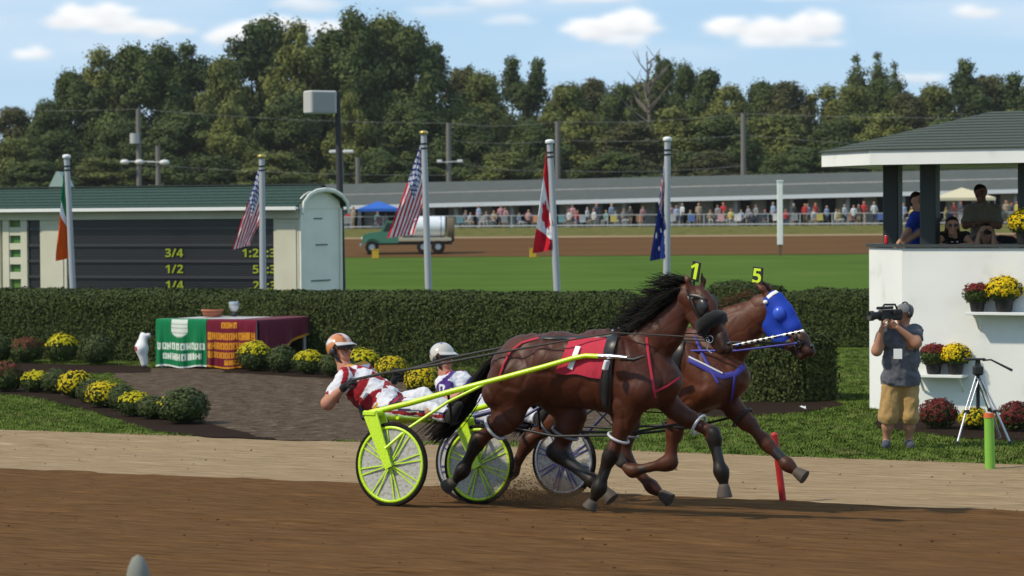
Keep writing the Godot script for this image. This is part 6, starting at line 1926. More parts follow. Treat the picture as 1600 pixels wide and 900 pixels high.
	var cn2 := MB.new(); cn2.lathe(Vector3(0, 0.117, 0), [Vector2(0.026, 0), Vector2(0.028, 0.004), Vector2(0, 0.004)], Basis.IDENTITY, 14); obj("lid", cn2, M.chrome, can)

func make_cameraman():
	var d := -ground(1404, 700).z
	var f := foot(1404, d)
	var xf := Transform3D(Basis(Vector3.UP, deg_to_rad(-112.0)), f)    # faces the camera, turned to his right
	var inv := xf.affine_inverse()
	var j := func(px: float, py: float, dd: float) -> Vector3: return inv * at(px, py, d - dd)
	var look := inv.basis * Vector3(-0.9, -0.02, 0.42)
	var J := {"head": j.call(1413, 491, 0.0), "up": Vector3(0, 1, 0), "look": look, "neck": j.call(1411, 510, -0.02), "chest": j.call(1409, 533, 0.0), "hip": j.call(1407, 588, -0.02), "sr": j.call(1385, 519, 0.05), "sl": j.call(1430, 519, -0.03),
		"er": j.call(1370, 548, 0.14), "el": j.call(1432, 536, 0.20), "wr": j.call(1378, 513, 0.22), "wl": j.call(1402, 511, 0.24), "hr": j.call(1394, 596, 0.0), "hl": j.call(1420, 596, -0.02), "kr": j.call(1388, 652, 0.04), "kl": j.call(1421, 652, 0.02), "ar": j.call(1385, 692, -0.02), "al": j.call(1420, 692, -0.03), "tr": j.call(1383, 697, 0.10), "tl": j.call(1424, 697, 0.09),
		"hdr": inv.basis * Vector3(0.1, 0.9, 0.3), "hdl": inv.basis * Vector3(-0.8, 0.55, 0.2), "hpr": inv.basis * Vector3(0.9, 0, -0.2), "hpl": inv.basis * Vector3(-0.3, 0.4, -0.8)}
	var t := person("cameraman in grey shirt and khaki shorts filming at the white stand", xf, J, {"skin": Color(0.38, 0.19, 0.12), "shirt": Color(0.085, 0.088, 0.105), "sleeve": 0.62, "hem": -0.10, "pants": Color(0.36, 0.225, 0.085), "pants_len": 1.18, "flare": 0.026, "pants_name": "shorts", "shoe": Color(0.06, 0.065, 0.085), "sock": Color(0.6, 0.6, 0.6), "girth": 1.26, "cell": 0.013, "shoulder_line": true})
	# grey cap with the headset over it
	var u := Vector3.UP
	var lf: Vector3 = look.normalized()
	var cap := MB.new()
	cap.lathe(J.head + u * 0.035 - lf * 0.008, [Vector2(0.104, -0.01), Vector2(0.106, 0.02), Vector2(0.094, 0.06), Vector2(0.06, 0.085), Vector2(0, 0.094)], Basis.IDENTITY, 18)
	obj("cap", cap, mat(L(0.15, 0.155, 0.16), 0.9), t)
	var hs := MB.new()
	var sd := lf.cross(u)
	var hp := []
	for i in 9:
		var q := PI * i / 8.0
		hp.append(J.head + sd * cos(q) * 0.118 + u * (0.0 + sin(q) * 0.145) - lf * 0.012)
	hs.tube(hp, [0.010], 6)
	obj("headset_band", hs, M.black, t)
	for k in [-1.0, 1.0]:
		var c := MB.new(); c.ball(J.head + sd * 0.105 * k - lf * 0.01, Vector3(0.035, 0.042, 0.035), Basis.IDENTITY, 7); obj("earphone", c, M.black, t)
	var bdg := MB.new()
	var bp: Vector3 = j.call(1403, 553, 0.215)
	bdg.box(bp, Vector3(0.10, 0.12, 0.006), Basis(inv.basis * Vector3(1, 0, 0.15), Vector3.UP, inv.basis * Vector3(-0.15, 0, 1)), Color.WHITE, 0.002)
	obj("badge", bdg, M.trim, t)
	# shoulder video camera pointing along his look
	var vc := thing("video_camera", "black shoulder video camera held by the cameraman", "video camera", xf * Transform3D(Basis(lf, u, lf.cross(u)), j.call(1393, 492, 0.16)))
	var b := MB.new(); b.box(Vector3(0.02, 0, 0), Vector3(0.30, 0.13, 0.11), Basis.IDENTITY, Color.WHITE, 0.02); obj("body", b, M.black, vc)
	var l := MB.new(); l.lathe(Vector3(0.16, 0, 0), [Vector2(0, 0), Vector2(0.045, 0), Vector2(0.045, 0.08), Vector2(0.06, 0.10), Vector2(0.06, 0.15), Vector2(0.05, 0.15), Vector2(0, 0.12)], Basis(Vector3(0, 1, 0), Vector3(1, 0, 0), Vector3(0, 0, -1)), 16); obj("lens", l, M.black, vc)
	var h := MB.new(); h.tube([Vector3(-0.08, 0.065, 0), Vector3(-0.05, 0.12, 0), Vector3(0.10, 0.125, 0), Vector3(0.14, 0.07, 0)], [0.013], 7); obj("handle", h, M.black, vc)
	var mc := MB.new(); mc.tube([Vector3(0.02, 0.09, -0.06), Vector3(0.24, 0.09, -0.06)], [0.018], 8); obj("microphone", mc, M.black, vc)
	var vf := MB.new(); vf.box(Vector3(-0.02, 0.04, -0.09), Vector3(0.10, 0.05, 0.06), Basis.IDENTITY, Color.WHITE, 0.008); obj("viewfinder", vf, M.black, vc)
	# tripod beside him
	var td := -ground(1518, 690).z
	var o := foot(1520, td)
	var tp := thing("tripod", "empty silver tripod with black pan handle beside the cameraman", "tripod", Transform3D(Basis.IDENTITY, o))
	var jj := func(px: float, py: float, dd: float) -> Vector3: return at(px, py, td - dd) - o
	var top: Vector3 = jj.call(1528, 585, 0.0)
	for e in [[1496, 671, 0.25], [1563, 645, -0.30], [1578, 676, 0.30]]:
		var ft: Vector3 = jj.call(e[0], e[1], e[2])
		ft.y = 0.01
		var lg := MB.new()
		var mid := top.lerp(ft, 0.55)
		for k in [-0.022, 0.022]: lg.tube([top + Vector3(k, -0.02, 0), mid + Vector3(k, 0, 0)], [0.011], 6)
		lg.tube([mid + Vector3(0, 0.03, 0), ft], [0.016], 6)
		var lo := obj("leg", lg, M.alu, tp)
		var fm := MB.new(); fm.ball(ft, Vector3(0.028, 0.022, 0.028), Basis.IDENTITY, 5); obj("foot", fm, M.black, lo)
		var cl := MB.new(); cl.box(mid, Vector3(0.07, 0.05, 0.05), Basis.IDENTITY, Color.WHITE, 0.008); obj("clamp", cl, M.black, lo)
	var cs := MB.new(); cs.tube([top + Vector3(0, 0.02, 0), top + Vector3(0, -0.42, 0)], [0.024], 8); obj("centre_column", cs, M.black, tp)
	var hd := MB.new(); hd.box(top + Vector3(0, 0.05, 0), Vector3(0.12, 0.12, 0.12), Basis.IDENTITY, Color.WHITE, 0.02); hd.tube([top + Vector3(0, 0.1, 0), top + Vector3(0, 0.17, 0)], [0.04, 0.03], 10)
	obj("head", hd, M.black, tp)
	var pl := MB.new(); pl.box(top + Vector3(-0.04, 0.185, 0), Vector3(0.26, 0.025, 0.09), Basis.IDENTITY, Color.WHITE, 0.006); obj("plate", pl, M.black, tp)
	var ph := MB.new(); ph.tube([top + Vector3(0.06, 0.17, 0), jj.call(1548, 562, 0.05), jj.call(1582, 579, 0.1)], [0.011, 0.011, 0.017], 7); obj("pan_handle", ph, M.black, tp)
	# posts by the track
	var gp := ground(1547, 731)
	var gpo := thing("lime_post", "short lime green post with orange top at the lawn edge", "post", Transform3D(Basis.IDENTITY, gp))
	var g1 := MB.new(); g1.tube([Vector3(0, -0.02, 0), Vector3(-0.01, 0.56, 0)], [0.056, 0.054], 14); obj("stake", g1, mat(L(0.19, 0.44, 0.045), 0.5), gpo)
	var g2 := MB.new(); g2.tube([Vector3(-0.01, 0.55, 0), Vector3(-0.01, 0.60, 0)], [0.060, 0.058], 14); obj("top_band", g2, mat(L(0.62, 0.13, 0.03), 0.5), gpo)
	var rp := ground(1224, 784)
	var rt := at(1210, 680, -rp.z) - rp
	var rpo := thing("red_post", "thin leaning red marker post at the track edge", "post", Transform3D(Basis.IDENTITY, rp))
	var r1 := MB.new(); r1.tube([Vector3(0, -0.02, 0), rt * 0.5, rt], [0.034, 0.033, 0.032], 12); obj("stake", r1, mat(L(0.42, 0.014, 0.014), 0.5), rpo)
	var r2 := MB.new(); r2.ball(rt, Vector3(0.034, 0.03, 0.034), Basis.IDENTITY, 6); obj("top_cap", r2, mat(L(0.46, 0.016, 0.016), 0.5), rpo)
	# near rail cap at the bottom of the picture
	var cpos := at(216, 905, 12.0)
	var fp := thing("fence_post", "grey rounded cap of a near fence post below the racetrack", "post", Transform3D(Basis.IDENTITY, Vector3(cpos.x, gy(cpos), cpos.z)))
	var hh := at(216, 868, 12.0).y - gy(cpos)
	var f1 := MB.new(); f1.tube([Vector3(0, -0.05, 0), Vector3(0, hh - 0.10, 0)], [0.045], 14); obj("post", f1, M.grey_paint, fp)
	var f2 := MB.new(); f2.lathe(Vector3(0, hh - 0.12, 0), [Vector2(0.052, 0), Vector2(0.052, 0.03), Vector2(0.044, 0.07), Vector2(0.026, 0.11), Vector2(0, 0.125)], Basis.IDENTITY, 16); obj("cap", f2, mat(L(0.20, 0.205, 0.175), 0.8), fp)
	# scrap of paper on the lawn
	var sp := ground(1253, 644)
	var pm := MB.new()
	for i in 3:
		for k in 3: pm.vert(Vector3((i - 1) * 0.05, 0.05 + 0.02 * ((i * 2 + k) % 3), (k - 1) * 0.07), Vector3.UP)
	for i in 2:
		for k in 2: pm.tri(i * 3 + k, i * 3 + k + 1, i * 3 + k + 3); pm.tri(i * 3 + k + 1, i * 3 + k + 4, i * 3 + k + 3)
	tag(obj("paper_scrap", pm, M.trim, null, Transform3D(Basis.IDENTITY, sp)), "crumpled scrap of white paper on the lawn", "paper")

func make_middle():
	make_board()
	var hb := foot(-160, 56.6); var he := foot(1025, 49.6)
	hedge("long clipped dark green hedge in front of the tote board", hb, (he - hb).normalized(), (he - hb).length(), 1.3, 1.36, 3, 1500.0)
	var h2 := foot(1112, 60.5); var h3 := foot(1222, 59.5)
	hedge("short rounded hedge behind the numbered horses' heads", h2, (h3 - h2).normalized(), (h3 - h2).length(), 1.2, 1.28, 17, 1500.0, 0.1)
	var h4 := foot(1214, 58.5); var h5 := foot(1420, 57.4)
	hedge("hedge running in behind the white stand", h4, (h5 - h4).normalized(), (h5 - h4).length(), 1.2, 1.16, 29, 1500.0, 0.1)
	var h6 := foot(1110, 43.0); var h7 := foot(1282, 40.8)
	hedge("nearest rounded hedge on the lawn before the white stand", h6, (h7 - h6).normalized(), (h7 - h6).length(), 1.5, 1.0, 41, 1800.0, 0.1)
	make_flags()
	make_table()
	var P = make_flowers()
	make_stand(P)
	make_cameraman()
	for k in P: P[k].free()
# ---------------------------------------------------------------- the race: horses, sulkies, drivers
func sdf_at(B: Bones, p: Vector3, k: float) -> float:
	var m := 9e8
	for i in B.a.size():
		var s := 1.0 / B.sz[i]
		var a := B.a[i]; a.z *= s
		var ba := B.b[i]; ba.z *= s; ba -= a
		var pa := Vector3(p.x, p.y, p.z * s) - a
		var t := clampf(pa.dot(ba) / maxf(ba.length_squared(), 1e-9), 0, 1)
		var d := (pa - ba * t).length() - lerpf(B.ra[i], B.rb[i], t)
		var h := k - absf(d - m)
		m = minf(m, d)
		if h > 0.0: m -= h * h * 0.25 / k
	return m

func hug(B: Bones, xf: Transform3D, px: float, py: float, off: float, k := 0.09) -> Vector3:
	# the point on the near side of a body that the pixel shows, lifted off the skin; past the outline, the nearest point of it
	var inv := xf.affine_inverse()
	var o := inv * cam_pos
	var d := (inv.basis * ray(px, py)).normalized()
	var t := (xf.origin - cam_pos).length() - 1.8
	var best := 9e9
	var bp := o + d * t
	for i in 60:
		var p := o + d * t
		var v := sdf_at(B, p, k) - off
		if v < best: best = v; bp = p
		if v < 0.001: return p
		t += maxf(v * 0.8, 0.002)
		if t > (xf.origin - cam_pos).length() + 1.8: break
	return bp

func strap(parent: Node3D, called: String, B: Bones, xf: Transform3D, pix: Array, width: float, m: Material, off := 0.008, mirror := false) -> Node3D:
	# a flat strap laid on the body along pixels
	var pts := []
	for i in pix.size() - 1:
		var n := maxi(2, int(Vector2(pix[i][0], pix[i][1]).distance_to(Vector2(pix[i + 1][0], pix[i + 1][1])) / 6.0))
		for k in n + (1 if i == pix.size() - 2 else 0):
			var q := Vector2(pix[i][0], pix[i][1]).lerp(Vector2(pix[i + 1][0], pix[i + 1][1]), float(k) / n)
			pts.append(hug(B, xf, q.x, q.y, off))
	return ribbon(parent, called, B, pts, width, m, mirror)

func ribbon(parent: Node3D, called: String, B: Bones, pts: Array, width: float, m: Material, mirror := false) -> Node3D:
	var mb := MB.new()
	for sg in ([1.0, -1.0] if mirror else [1.0]):
		var base := mb.v.size()
		for i in pts.size():
			var p: Vector3 = pts[i]
			var e := 0.01
			var g := Vector3(sdf_at(B, p + Vector3(e, 0, 0), 0.09) - sdf_at(B, p - Vector3(e, 0, 0), 0.09), sdf_at(B, p + Vector3(0, e, 0), 0.09) - sdf_at(B, p - Vector3(0, e, 0), 0.09), sdf_at(B, p + Vector3(0, 0, e), 0.09) - sdf_at(B, p - Vector3(0, 0, e), 0.09)).normalized()
			var d: Vector3 = (pts[mini(i + 1, pts.size() - 1)] - pts[maxi(i - 1, 0)]).normalized()
			var s := g.cross(d).normalized() * width * 0.5
			var f := Vector3(1, 1, sg)
			for c in [[-1.0, -0.006], [-0.9, 0.004], [0.9, 0.004], [1.0, -0.006]]:
				mb.vert((p + s * c[0] + g * c[1]) * f, (g + s.normalized() * c[0] * 0.4).normalized() * f)
		for i in pts.size() - 1:
			for k in 3:
				var a := base + i * 4 + k
				mb.tri(a, a + 1, a + 4); mb.tri(a + 1, a + 5, a + 4)
	return obj(called, mb, m, parent)

func hair_lock(mb: MB, a: Vector3, b: Vector3, c: Vector3, w: float, side: Vector3, col: Color):
	# a tapering lock: quadratic curve from a to c, bowed through b
	var base := mb.v.size()
	var n := 7
	for i in n + 1:
		var t := float(i) / n
		var p := a.lerp(b, t).lerp(b.lerp(c, t), t)
		var s := side * w * (1.0 - t * 0.85) * (0.6 + 0.4 * sin(t * PI))
		var d := (b.lerp(c, t) - a.lerp(b, t)).normalized()
		var nn := d.cross(side).normalized()
		mb.vert(p - s, (nn - side * 0.6).normalized(), col); mb.vert(p + nn * w * 0.5, nn, col); mb.vert(p + s, (nn + side * 0.6).normalized(), col)
	for i in n:
		for k in 2:
			var j := base + i * 3 + k
			mb.tri(j, j + 1, j + 3); mb.tri(j + 1, j + 4, j + 3)

func hoof_mesh(mb: MB, top: Vector3, tip: Vector3, col: Color):
	# wall of the hoof from the pastern to a flat sole
	var d := (tip - top)
	var l := d.length()
	d /= l
	var fw := (Vector3(1, 0, 0) - d * d.x).normalized()
	var bs := Basis(fw, -d, fw.cross(-d))
	mb.lathe(tip, [Vector2(0, 0), Vector2(0.066, 0), Vector2(0.068, 0.008), Vector2(0.050, l * 0.75), Vector2(0.036, l * 1.05), Vector2(0, l * 1.05)], bs, 14, col)

func horse(label: String, xf: Transform3D, K: Dictionary) -> Dictionary:
	var t := thing("horse", label, "horse", xf, "racing horses")
	var P := func(px, py, z): return on_plane(px, py, z, xf)
	var B := Bones.new()
	for e in K.torso: B.add(P.call(e[0], e[1], e[2]), P.call(e[3], e[4], e[5]), e[6], e[7], e[8], e[9] if e.size() > 9 else 0)
	for e in K.pairs:
		for s in [-1.0, 1.0]:
			var a: Vector3 = P.call(e[0], e[1], 0.0); var b: Vector3 = P.call(e[3], e[4], 0.0)
			a.z = e[2] * s; b.z = e[5] * s
			B.add(a, b, e[6], e[7], 1.0)
	var trunk := Bones.new()
	for i in B.a.size(): trunk.add(B.a[i], B.b[i], B.ra[i], B.rb[i], B.sz[i])
	var legs := []
	for g in K.legs:
		# [[px, py, z, r], ...] upper joint, elbow or stifle, knee or hock, fetlock, pastern, hoof tip; fore?
		var pts := []
		for q in g.p: pts.append(P.call(q[0], q[1], q[2]))
		var rs: Array = g.r
		B.add(pts[0], pts[1], rs[0], rs[1], 0.8, 1)
		var mid: Vector3 = pts[1].lerp(pts[2], 0.35)
		B.add(pts[1], mid, rs[1], rs[1] * 0.86, 0.85, 1)
		B.add(mid, pts[2], rs[1] * 0.86, rs[2], 0.9, 1)
		var d: Vector3 = (pts[3] - pts[2])
		B.add(pts[2] - d * 0.06, pts[2] + d * 0.10, rs[2] * 1.05, rs[2] * 0.92, 1.0, 2)
		B.add(pts[2] + d * 0.1, pts[3] - d * 0.12, 0.033, 0.028, 0.9, 2)
		if g.has("fore"): B.add(pts[2] + d * 0.15 + Vector3(-0.02, 0, 0), pts[3] - d * 0.1 + Vector3(-0.018, 0, 0), 0.022, 0.020, 1.0, 2)
		else: B.add(pts[2] - d * 0.10 + (pts[2] - pts[1]).normalized() * 0.03, pts[3] - d * 0.1, 0.034, 0.022, 1.0, 2)
		B.add(pts[3] - d * 0.03, pts[3] + d * 0.02, 0.038, 0.037, 1.0, 2)
		B.add(pts[3], pts[4], 0.033, 0.034, 1.0, 2)
		var hf := MB.new()
		hoof_mesh(hf, pts[4], pts[5], Color(0.085, 0.07, 0.058))
		obj("hoof", hf, M.skin, t)
		legs.append(pts)
	var HB := Bones.new()
	for e in K.head: HB.add(P.call(e[0], e[1], e[2]), P.call(e[3], e[4], e[5]), e[6], e[7], e[8] if e.size() > 8 else 1.0, e[9] if e.size() > 9 else 5)
	var coat: Color = K.coat
	var dark: Color = K.dark
	var body := MB.new()
	var cf := func(p: Vector3, tg: int) -> Color:
		var n := noise.get_noise_3d(p.x * 3.0, p.y * 3.0, p.z * 3.0) * 0.35 + noise.get_noise_3d(p.x * 16.0, p.y * 34.0, p.z * 16.0) * 0.22
		var c := coat
		if tg == 1: c = coat.lerp(dark, smoothstep(0.62, 0.30, p.y) * K.get("points", 0.8))
		elif tg == 2: c = coat.lerp(dark, K.get("points", 0.8))
		elif tg == 6: c = dark.lerp(coat, 0.35)
		return c * (1.0 + n)
	sdf(body, B, 0.0145, 0.085, cf)
	sdf(body, HB, 0.0095, 0.035, cf)
	# muscles parted by shallow grooves, veins under the coat
	var soft := FastNoiseLite.new(); soft.seed = 21; soft.frequency = 1.0; soft.fractal_type = FastNoiseLite.FRACTAL_NONE
	for i in body.v.size():
		var p := body.v[i]
		var up := smoothstep(0.45, 0.75, p.y)
		var a := soft.get_noise_3d(p.x * 3.4 + p.y * 1.8, p.y * 2.0 - p.x * 1.1, p.z * 1.6 + 5.0)
		var b := soft.get_noise_3d(p.x * 6.0 - p.y * 3.0 + 9.0, p.y * 3.4 + p.x * 2.0, p.z * 2.5)
		var dsp := (-0.009 * exp(-a * a / 0.024) - 0.0025 * exp(-b * b / 0.014) + 0.011 * a) * up + noise.get_noise_3d(p.x * 9.0, p.y * 6.0, p.z * 9.0) * 0.0022
		body.v[i] += body.n[i] * dsp
	body.resmooth()
	obj("body", body, M.coat, t)
	# eyes and nostrils
	for e in K.get("marks", []):
		var m := MB.new(); m.ball(P.call(e[1], e[2], e[3]), Vector3.ONE * e[4], Basis.IDENTITY, 7, Color(0.006, 0.005, 0.005)); obj(e[0], m, M.plastic, t)
	return {"node": t, "B": B, "trunk": trunk, "head": HB, "legs": legs, "P": P, "xf": xf}

func mane(h: Dictionary, roots: Array, sweep: Vector3, spread: float, count: int, sd: int, len: float, dark: Color):
	var r := RandomNumberGenerator.new(); r.seed = sd
	var mb := MB.new()
	for i in count:
		var q := r.randf() * (roots.size() - 1.001)
		var k := int(q)
		var a: Vector3 = (roots[k] as Vector3).lerp(roots[k + 1], q - k) + Vector3(r.randfn() * 0.012, r.randfn() * 0.012, r.randf_range(-0.03, 0.03))
		var d := (sweep + Vector3(r.randfn(), r.randfn(), r.randfn()) * spread) * len * r.randf_range(0.5, 1.15)
		var b := a + d * 0.45 + Vector3(0, 0.05 * r.randf(), r.randfn() * 0.03)
		hair_lock(mb, a, b, a + d, r.randf_range(0.004, 0.010), Vector3(r.randfn() * 0.3, r.randfn() * 0.3, 1).normalized(), dark * r.randf_range(0.7, 1.6))
	obj("mane", mb, M.hair, h.node)

func tail(h: Dictionary, path: Array, spread: float, count: int, sd: int, dark: Color):
	var r := RandomNumberGenerator.new(); r.seed = sd
	var mb := MB.new()
	mb.tube(path.slice(0, 3), [0.045, 0.035, 0.02], 8, dark)
	for i in count:
		var j := Vector3(r.randfn(), r.randfn(), r.randfn())
		var cut := r.randf_range(0.7, 1.0)
		var prev: Vector3 = path[0] + j * 0.012
		var w := r.randf_range(0.007, 0.015)
		var c := dark * r.randf_range(0.6, 1.6)
		for s in range(0, path.size() - 2, 2):
			var f := float(s + 2) / (path.size() - 1)
			var q: Vector3 = path[s + 2] + j * spread * f * Vector3(1, 0.8, 0.9)
			var m: Vector3 = path[s + 1] + j * spread * (f - 0.2)
			if f > 0.99: q = m.lerp(q, cut)
			hair_lock(mb, prev, m, q, w, Vector3(j.y * 0.3, j.x * 0.3, 1).normalized(), c)
			prev = q.lerp(m, 0.12)
	obj("tail", mb, M.hair, h.node)

func loop_strap(parent: Node3D, called: String, c: Vector3, axis: Vector3, rad: float, thick: float, m: Material):
	var u := axis.cross(Vector3(0.2, 0.1, 1)).normalized()
	var w := axis.cross(u).normalized()
	var pts := []
	for i in 17: pts.append(c + (u * cos(TAU * i / 16.0) + w * sin(TAU * i / 16.0)) * rad)
	var mb := MB.new(); mb.tube(pts, [thick], 7, Color.WHITE, false); obj(called, mb, m, parent)

func boot_on(h: Dictionary, leg: int, a: float, b: float, rad: float, m: Material, called := "leg_boot"):
	var pts: Array = h.legs[leg]
	var p: Vector3 = pts[2].lerp(pts[3], a); var q: Vector3 = pts[2].lerp(pts[3], b)
	var mb := MB.new()
	mb.tube([p, p.lerp(q, 0.3), p.lerp(q, 0.7), q], [rad * 0.95, rad, rad * 0.98, rad * 1.05], 14)
	obj(called, mb, m, h.node)

func plate(h: Dictionary, px: float, py: float, z: float, w: float, hgt: float, turn: float, tilt: float, txt: String):
	# saddle-pad style number plate on the head, facing the stand
	var p: Vector3 = h.P.call(px, py, z)
	var bs := Basis(Vector3.UP, turn) * Basis(Vector3(0, 0, 1), tilt)
	var mb := MB.new(); mb.box(p, Vector3(w, hgt, 0.012), bs, Color.WHITE, 0.004)
	var o := obj("number_plate", mb, mat(L(0.012, 0.014, 0.012), 0.5), h.node)
	var tm := text_mesh(txt, hgt * 0.80, 0.006)
	obj("number", tm, mat(L(0.55, 0.75, 0.02), 0.5), o, Transform3D(bs.scaled(Vector3(1.25, 1.0, 1.0)), p + bs.z * 0.009))
	var st := MB.new(); st.tube([p - bs.y * hgt * 0.45, p - bs.y * (hgt * 0.5 + 0.07)], [0.008], 6); obj("stem", st, M.black, o)

func wheel(parent: Node3D, c: Vector3, rim_m: Material, spoke_m: Material, disc_m: Material, spin: float):
	var R := 0.37
	var bs := Basis(Vector3(1, 0, 0), Vector3(0, 0, 1), Vector3(0, -1, 0))     # lathe axis along z
	var ty := MB.new()
	var pr := []
	for i in 13: pr.append(Vector2(R - 0.021 - cos(TAU * i / 12.0) * -0.021, sin(TAU * i / 12.0) * 0.021))
	ty.lathe(c, pr, bs, 48)
	var w := obj("wheel", ty, M.rubber, parent)
	var rm := MB.new()
	rm.lathe(c, [Vector2(R - 0.060, 0.012), Vector2(R - 0.056, 0.022), Vector2(R - 0.036, 0.020), Vector2(R - 0.034, 0.0), Vector2(R - 0.036, -0.020), Vector2(R - 0.056, -0.022), Vector2(R - 0.060, -0.012), Vector2(R - 0.060, 0.012)], bs, 48)
	obj("rim", rm, rim_m, w)
	for k in 8:
		var an := spin + TAU * k / 8.0
		var rad := Vector3(cos(an), sin(an), 0)
		var tn := Vector3(-sin(an), cos(an), 0)
		var sp := MB.new()
		for z in [-0.014, 0.014]:
			for s in [-1.0, 1.0]:
				sp.bar(c + rad * 0.035 + tn * 0.006 * s + Vector3(0, 0, z * 1.8), c + rad * (R - 0.062) + tn * 0.028 * s + Vector3(0, 0, z * 0.8), 0.006, 0.011)
		obj("spoke", sp, spoke_m, w)
	var dc := MB.new()
	for z in [-0.006, 0.006]:
		var base := dc.vert(c + Vector3(0, 0, z), Vector3(0, 0, signf(z)))
		for k in 49: dc.vert(c + Vector3(cos(TAU * k / 48.0) * (R - 0.062), sin(TAU * k / 48.0) * (R - 0.062), z), Vector3(0, 0, signf(z)))
		for k in 48: dc.tri(base, base + 1 + k, base + 2 + k)
	obj("disc", dc, disc_m, w)
	var hb := MB.new()
	hb.lathe(c + Vector3(0, 0, -0.05), [Vector2(0, 0), Vector2(0.02, 0), Vector2(0.03, 0.02), Vector2(0.038, 0.03), Vector2(0.038, 0.07), Vector2(0.03, 0.08), Vector2(0.02, 0.10), Vector2(0, 0.10)], bs, 14)
	obj("hub", hb, M.alu, w)

func sulky(label: String, xf: Transform3D, half: float, frame_m: Material, rim_m: Material, spoke_m: Material, shaft_pix: Array, seat: Vector2, fork_pix: Array, brace_pix: Array, stirrup: Array) -> Node3D:
	var t := thing("sulky", label, "sulky", xf, "racing sulkies")
	var disc: Material = M.disc
	for s in [1.0, -1.0]: wheel(t, Vector3(0, 0.37, half * s), rim_m, spoke_m, disc, 0.25 if s > 0 else 0.5)
	var P := func(px, py, z): return on_plane(px, py, z, xf)
	for s in [1.0, -1.0]:
		var f := Vector3(1, 1, s)
		var pts := []
		for q in shaft_pix: pts.append(P.call(q[0], q[1], q[2]) * f)
		var m := MB.new(); m.tube(pts, [0.026, 0.026, 0.025, 0.024, 0.023, 0.022, 0.022, 0.022], 10)
		obj("shaft", m, frame_m, t)
		# fork plates on both sides of the wheel
		var a: Vector3 = P.call(fork_pix[0][0], fork_pix[0][1], half + 0.06)
		for z in [0.062, -0.062]:
			var top := Vector3(a.x, a.y, half + z) * f
			var bot := Vector3(0.0, 0.37, half + z) * f
			var d := (bot - top).normalized()
			var side := d.cross(Vector3(0, 0, 1))
			var pm := MB.new()
			pm.prism(PackedVector2Array([Vector2(-0.075, 0), Vector2(0.06, 0), Vector2(0.055, (bot - top).length() * 0.5), Vector2(0.035, (bot - top).length() + 0.03), Vector2(-0.035, (bot - top).length() + 0.03), Vector2(-0.055, (bot - top).length() * 0.5)]), Transform3D(Basis(side, d, Vector3(0, 0, 1) * signf(side.cross(d).z)), top), 0.016)
			obj("fork_plate", pm, frame_m, t)
		var cap := MB.new(); cap.box(Vector3(a.x, a.y + 0.005, half) * f, Vector3(0.14, 0.05, 0.16), Basis.IDENTITY, Color.WHITE, 0.012); obj("fork_head", cap, frame_m, t)
		var bp := []
		for q in brace_pix: bp.append(P.call(q[0], q[1], q[2]) * f)
		var bm := MB.new(); bm.tube(bp, [0.014], 8); obj("brace", bm, frame_m, t)
		var sp := []
		for q in stirrup: sp.append(P.call(q[0], q[1], q[2]) * f)
		var sm := MB.new(); sm.tube(sp, [0.013], 8); obj("stirrup", sm, M.black, t)
	# seat beam and seat
	var a2: Vector3 = P.call(fork_pix[0][0], fork_pix[0][1], half)
	var bmx := MB.new()
	bmx.tube([Vector3(a2.x, a2.y, half), Vector3(a2.x - 0.02, a2.y - 0.03, half * 0.5), Vector3(a2.x - 0.02, a2.y - 0.04, 0), Vector3(a2.x - 0.02, a2.y - 0.03, -half * 0.5), Vector3(a2.x, a2.y, -half)], [0.026], 10)
	obj("crossbar", bmx, frame_m, t)
	var bx2 := MB.new(); bx2.tube([Vector3(a2.x + 0.22, a2.y - 0.02, half * 0.86), Vector3(a2.x + 0.22, a2.y - 0.05, 0), Vector3(a2.x + 0.22, a2.y - 0.02, -half * 0.86)], [0.02], 8)
	obj("crossbar", bx2, frame_m, t)
	var st: Vector3 = P.call(seat.x, seat.y, 0.0)
	var se := MB.new()
	se.box(st, Vector3(0.30, 0.05, 0.40), Basis(Vector3(0, 0, 1), -0.08), Color.WHITE, 0.02); se.box(st + Vector3(-0.15, 0.06, 0), Vector3(0.04, 0.12, 0.38), Basis(Vector3(0, 0, 1), 0.3), Color.WHITE, 0.015)
	obj("seat", se, M.black, t)
	var sb := MB.new(); sb.bar(st + Vector3(-0.02, -0.03, 0), Vector3(a2.x + 0.1, a2.y - 0.05, 0), 0.06, 0.03); obj("seat_bracket", sb, frame_m, t)
	return t

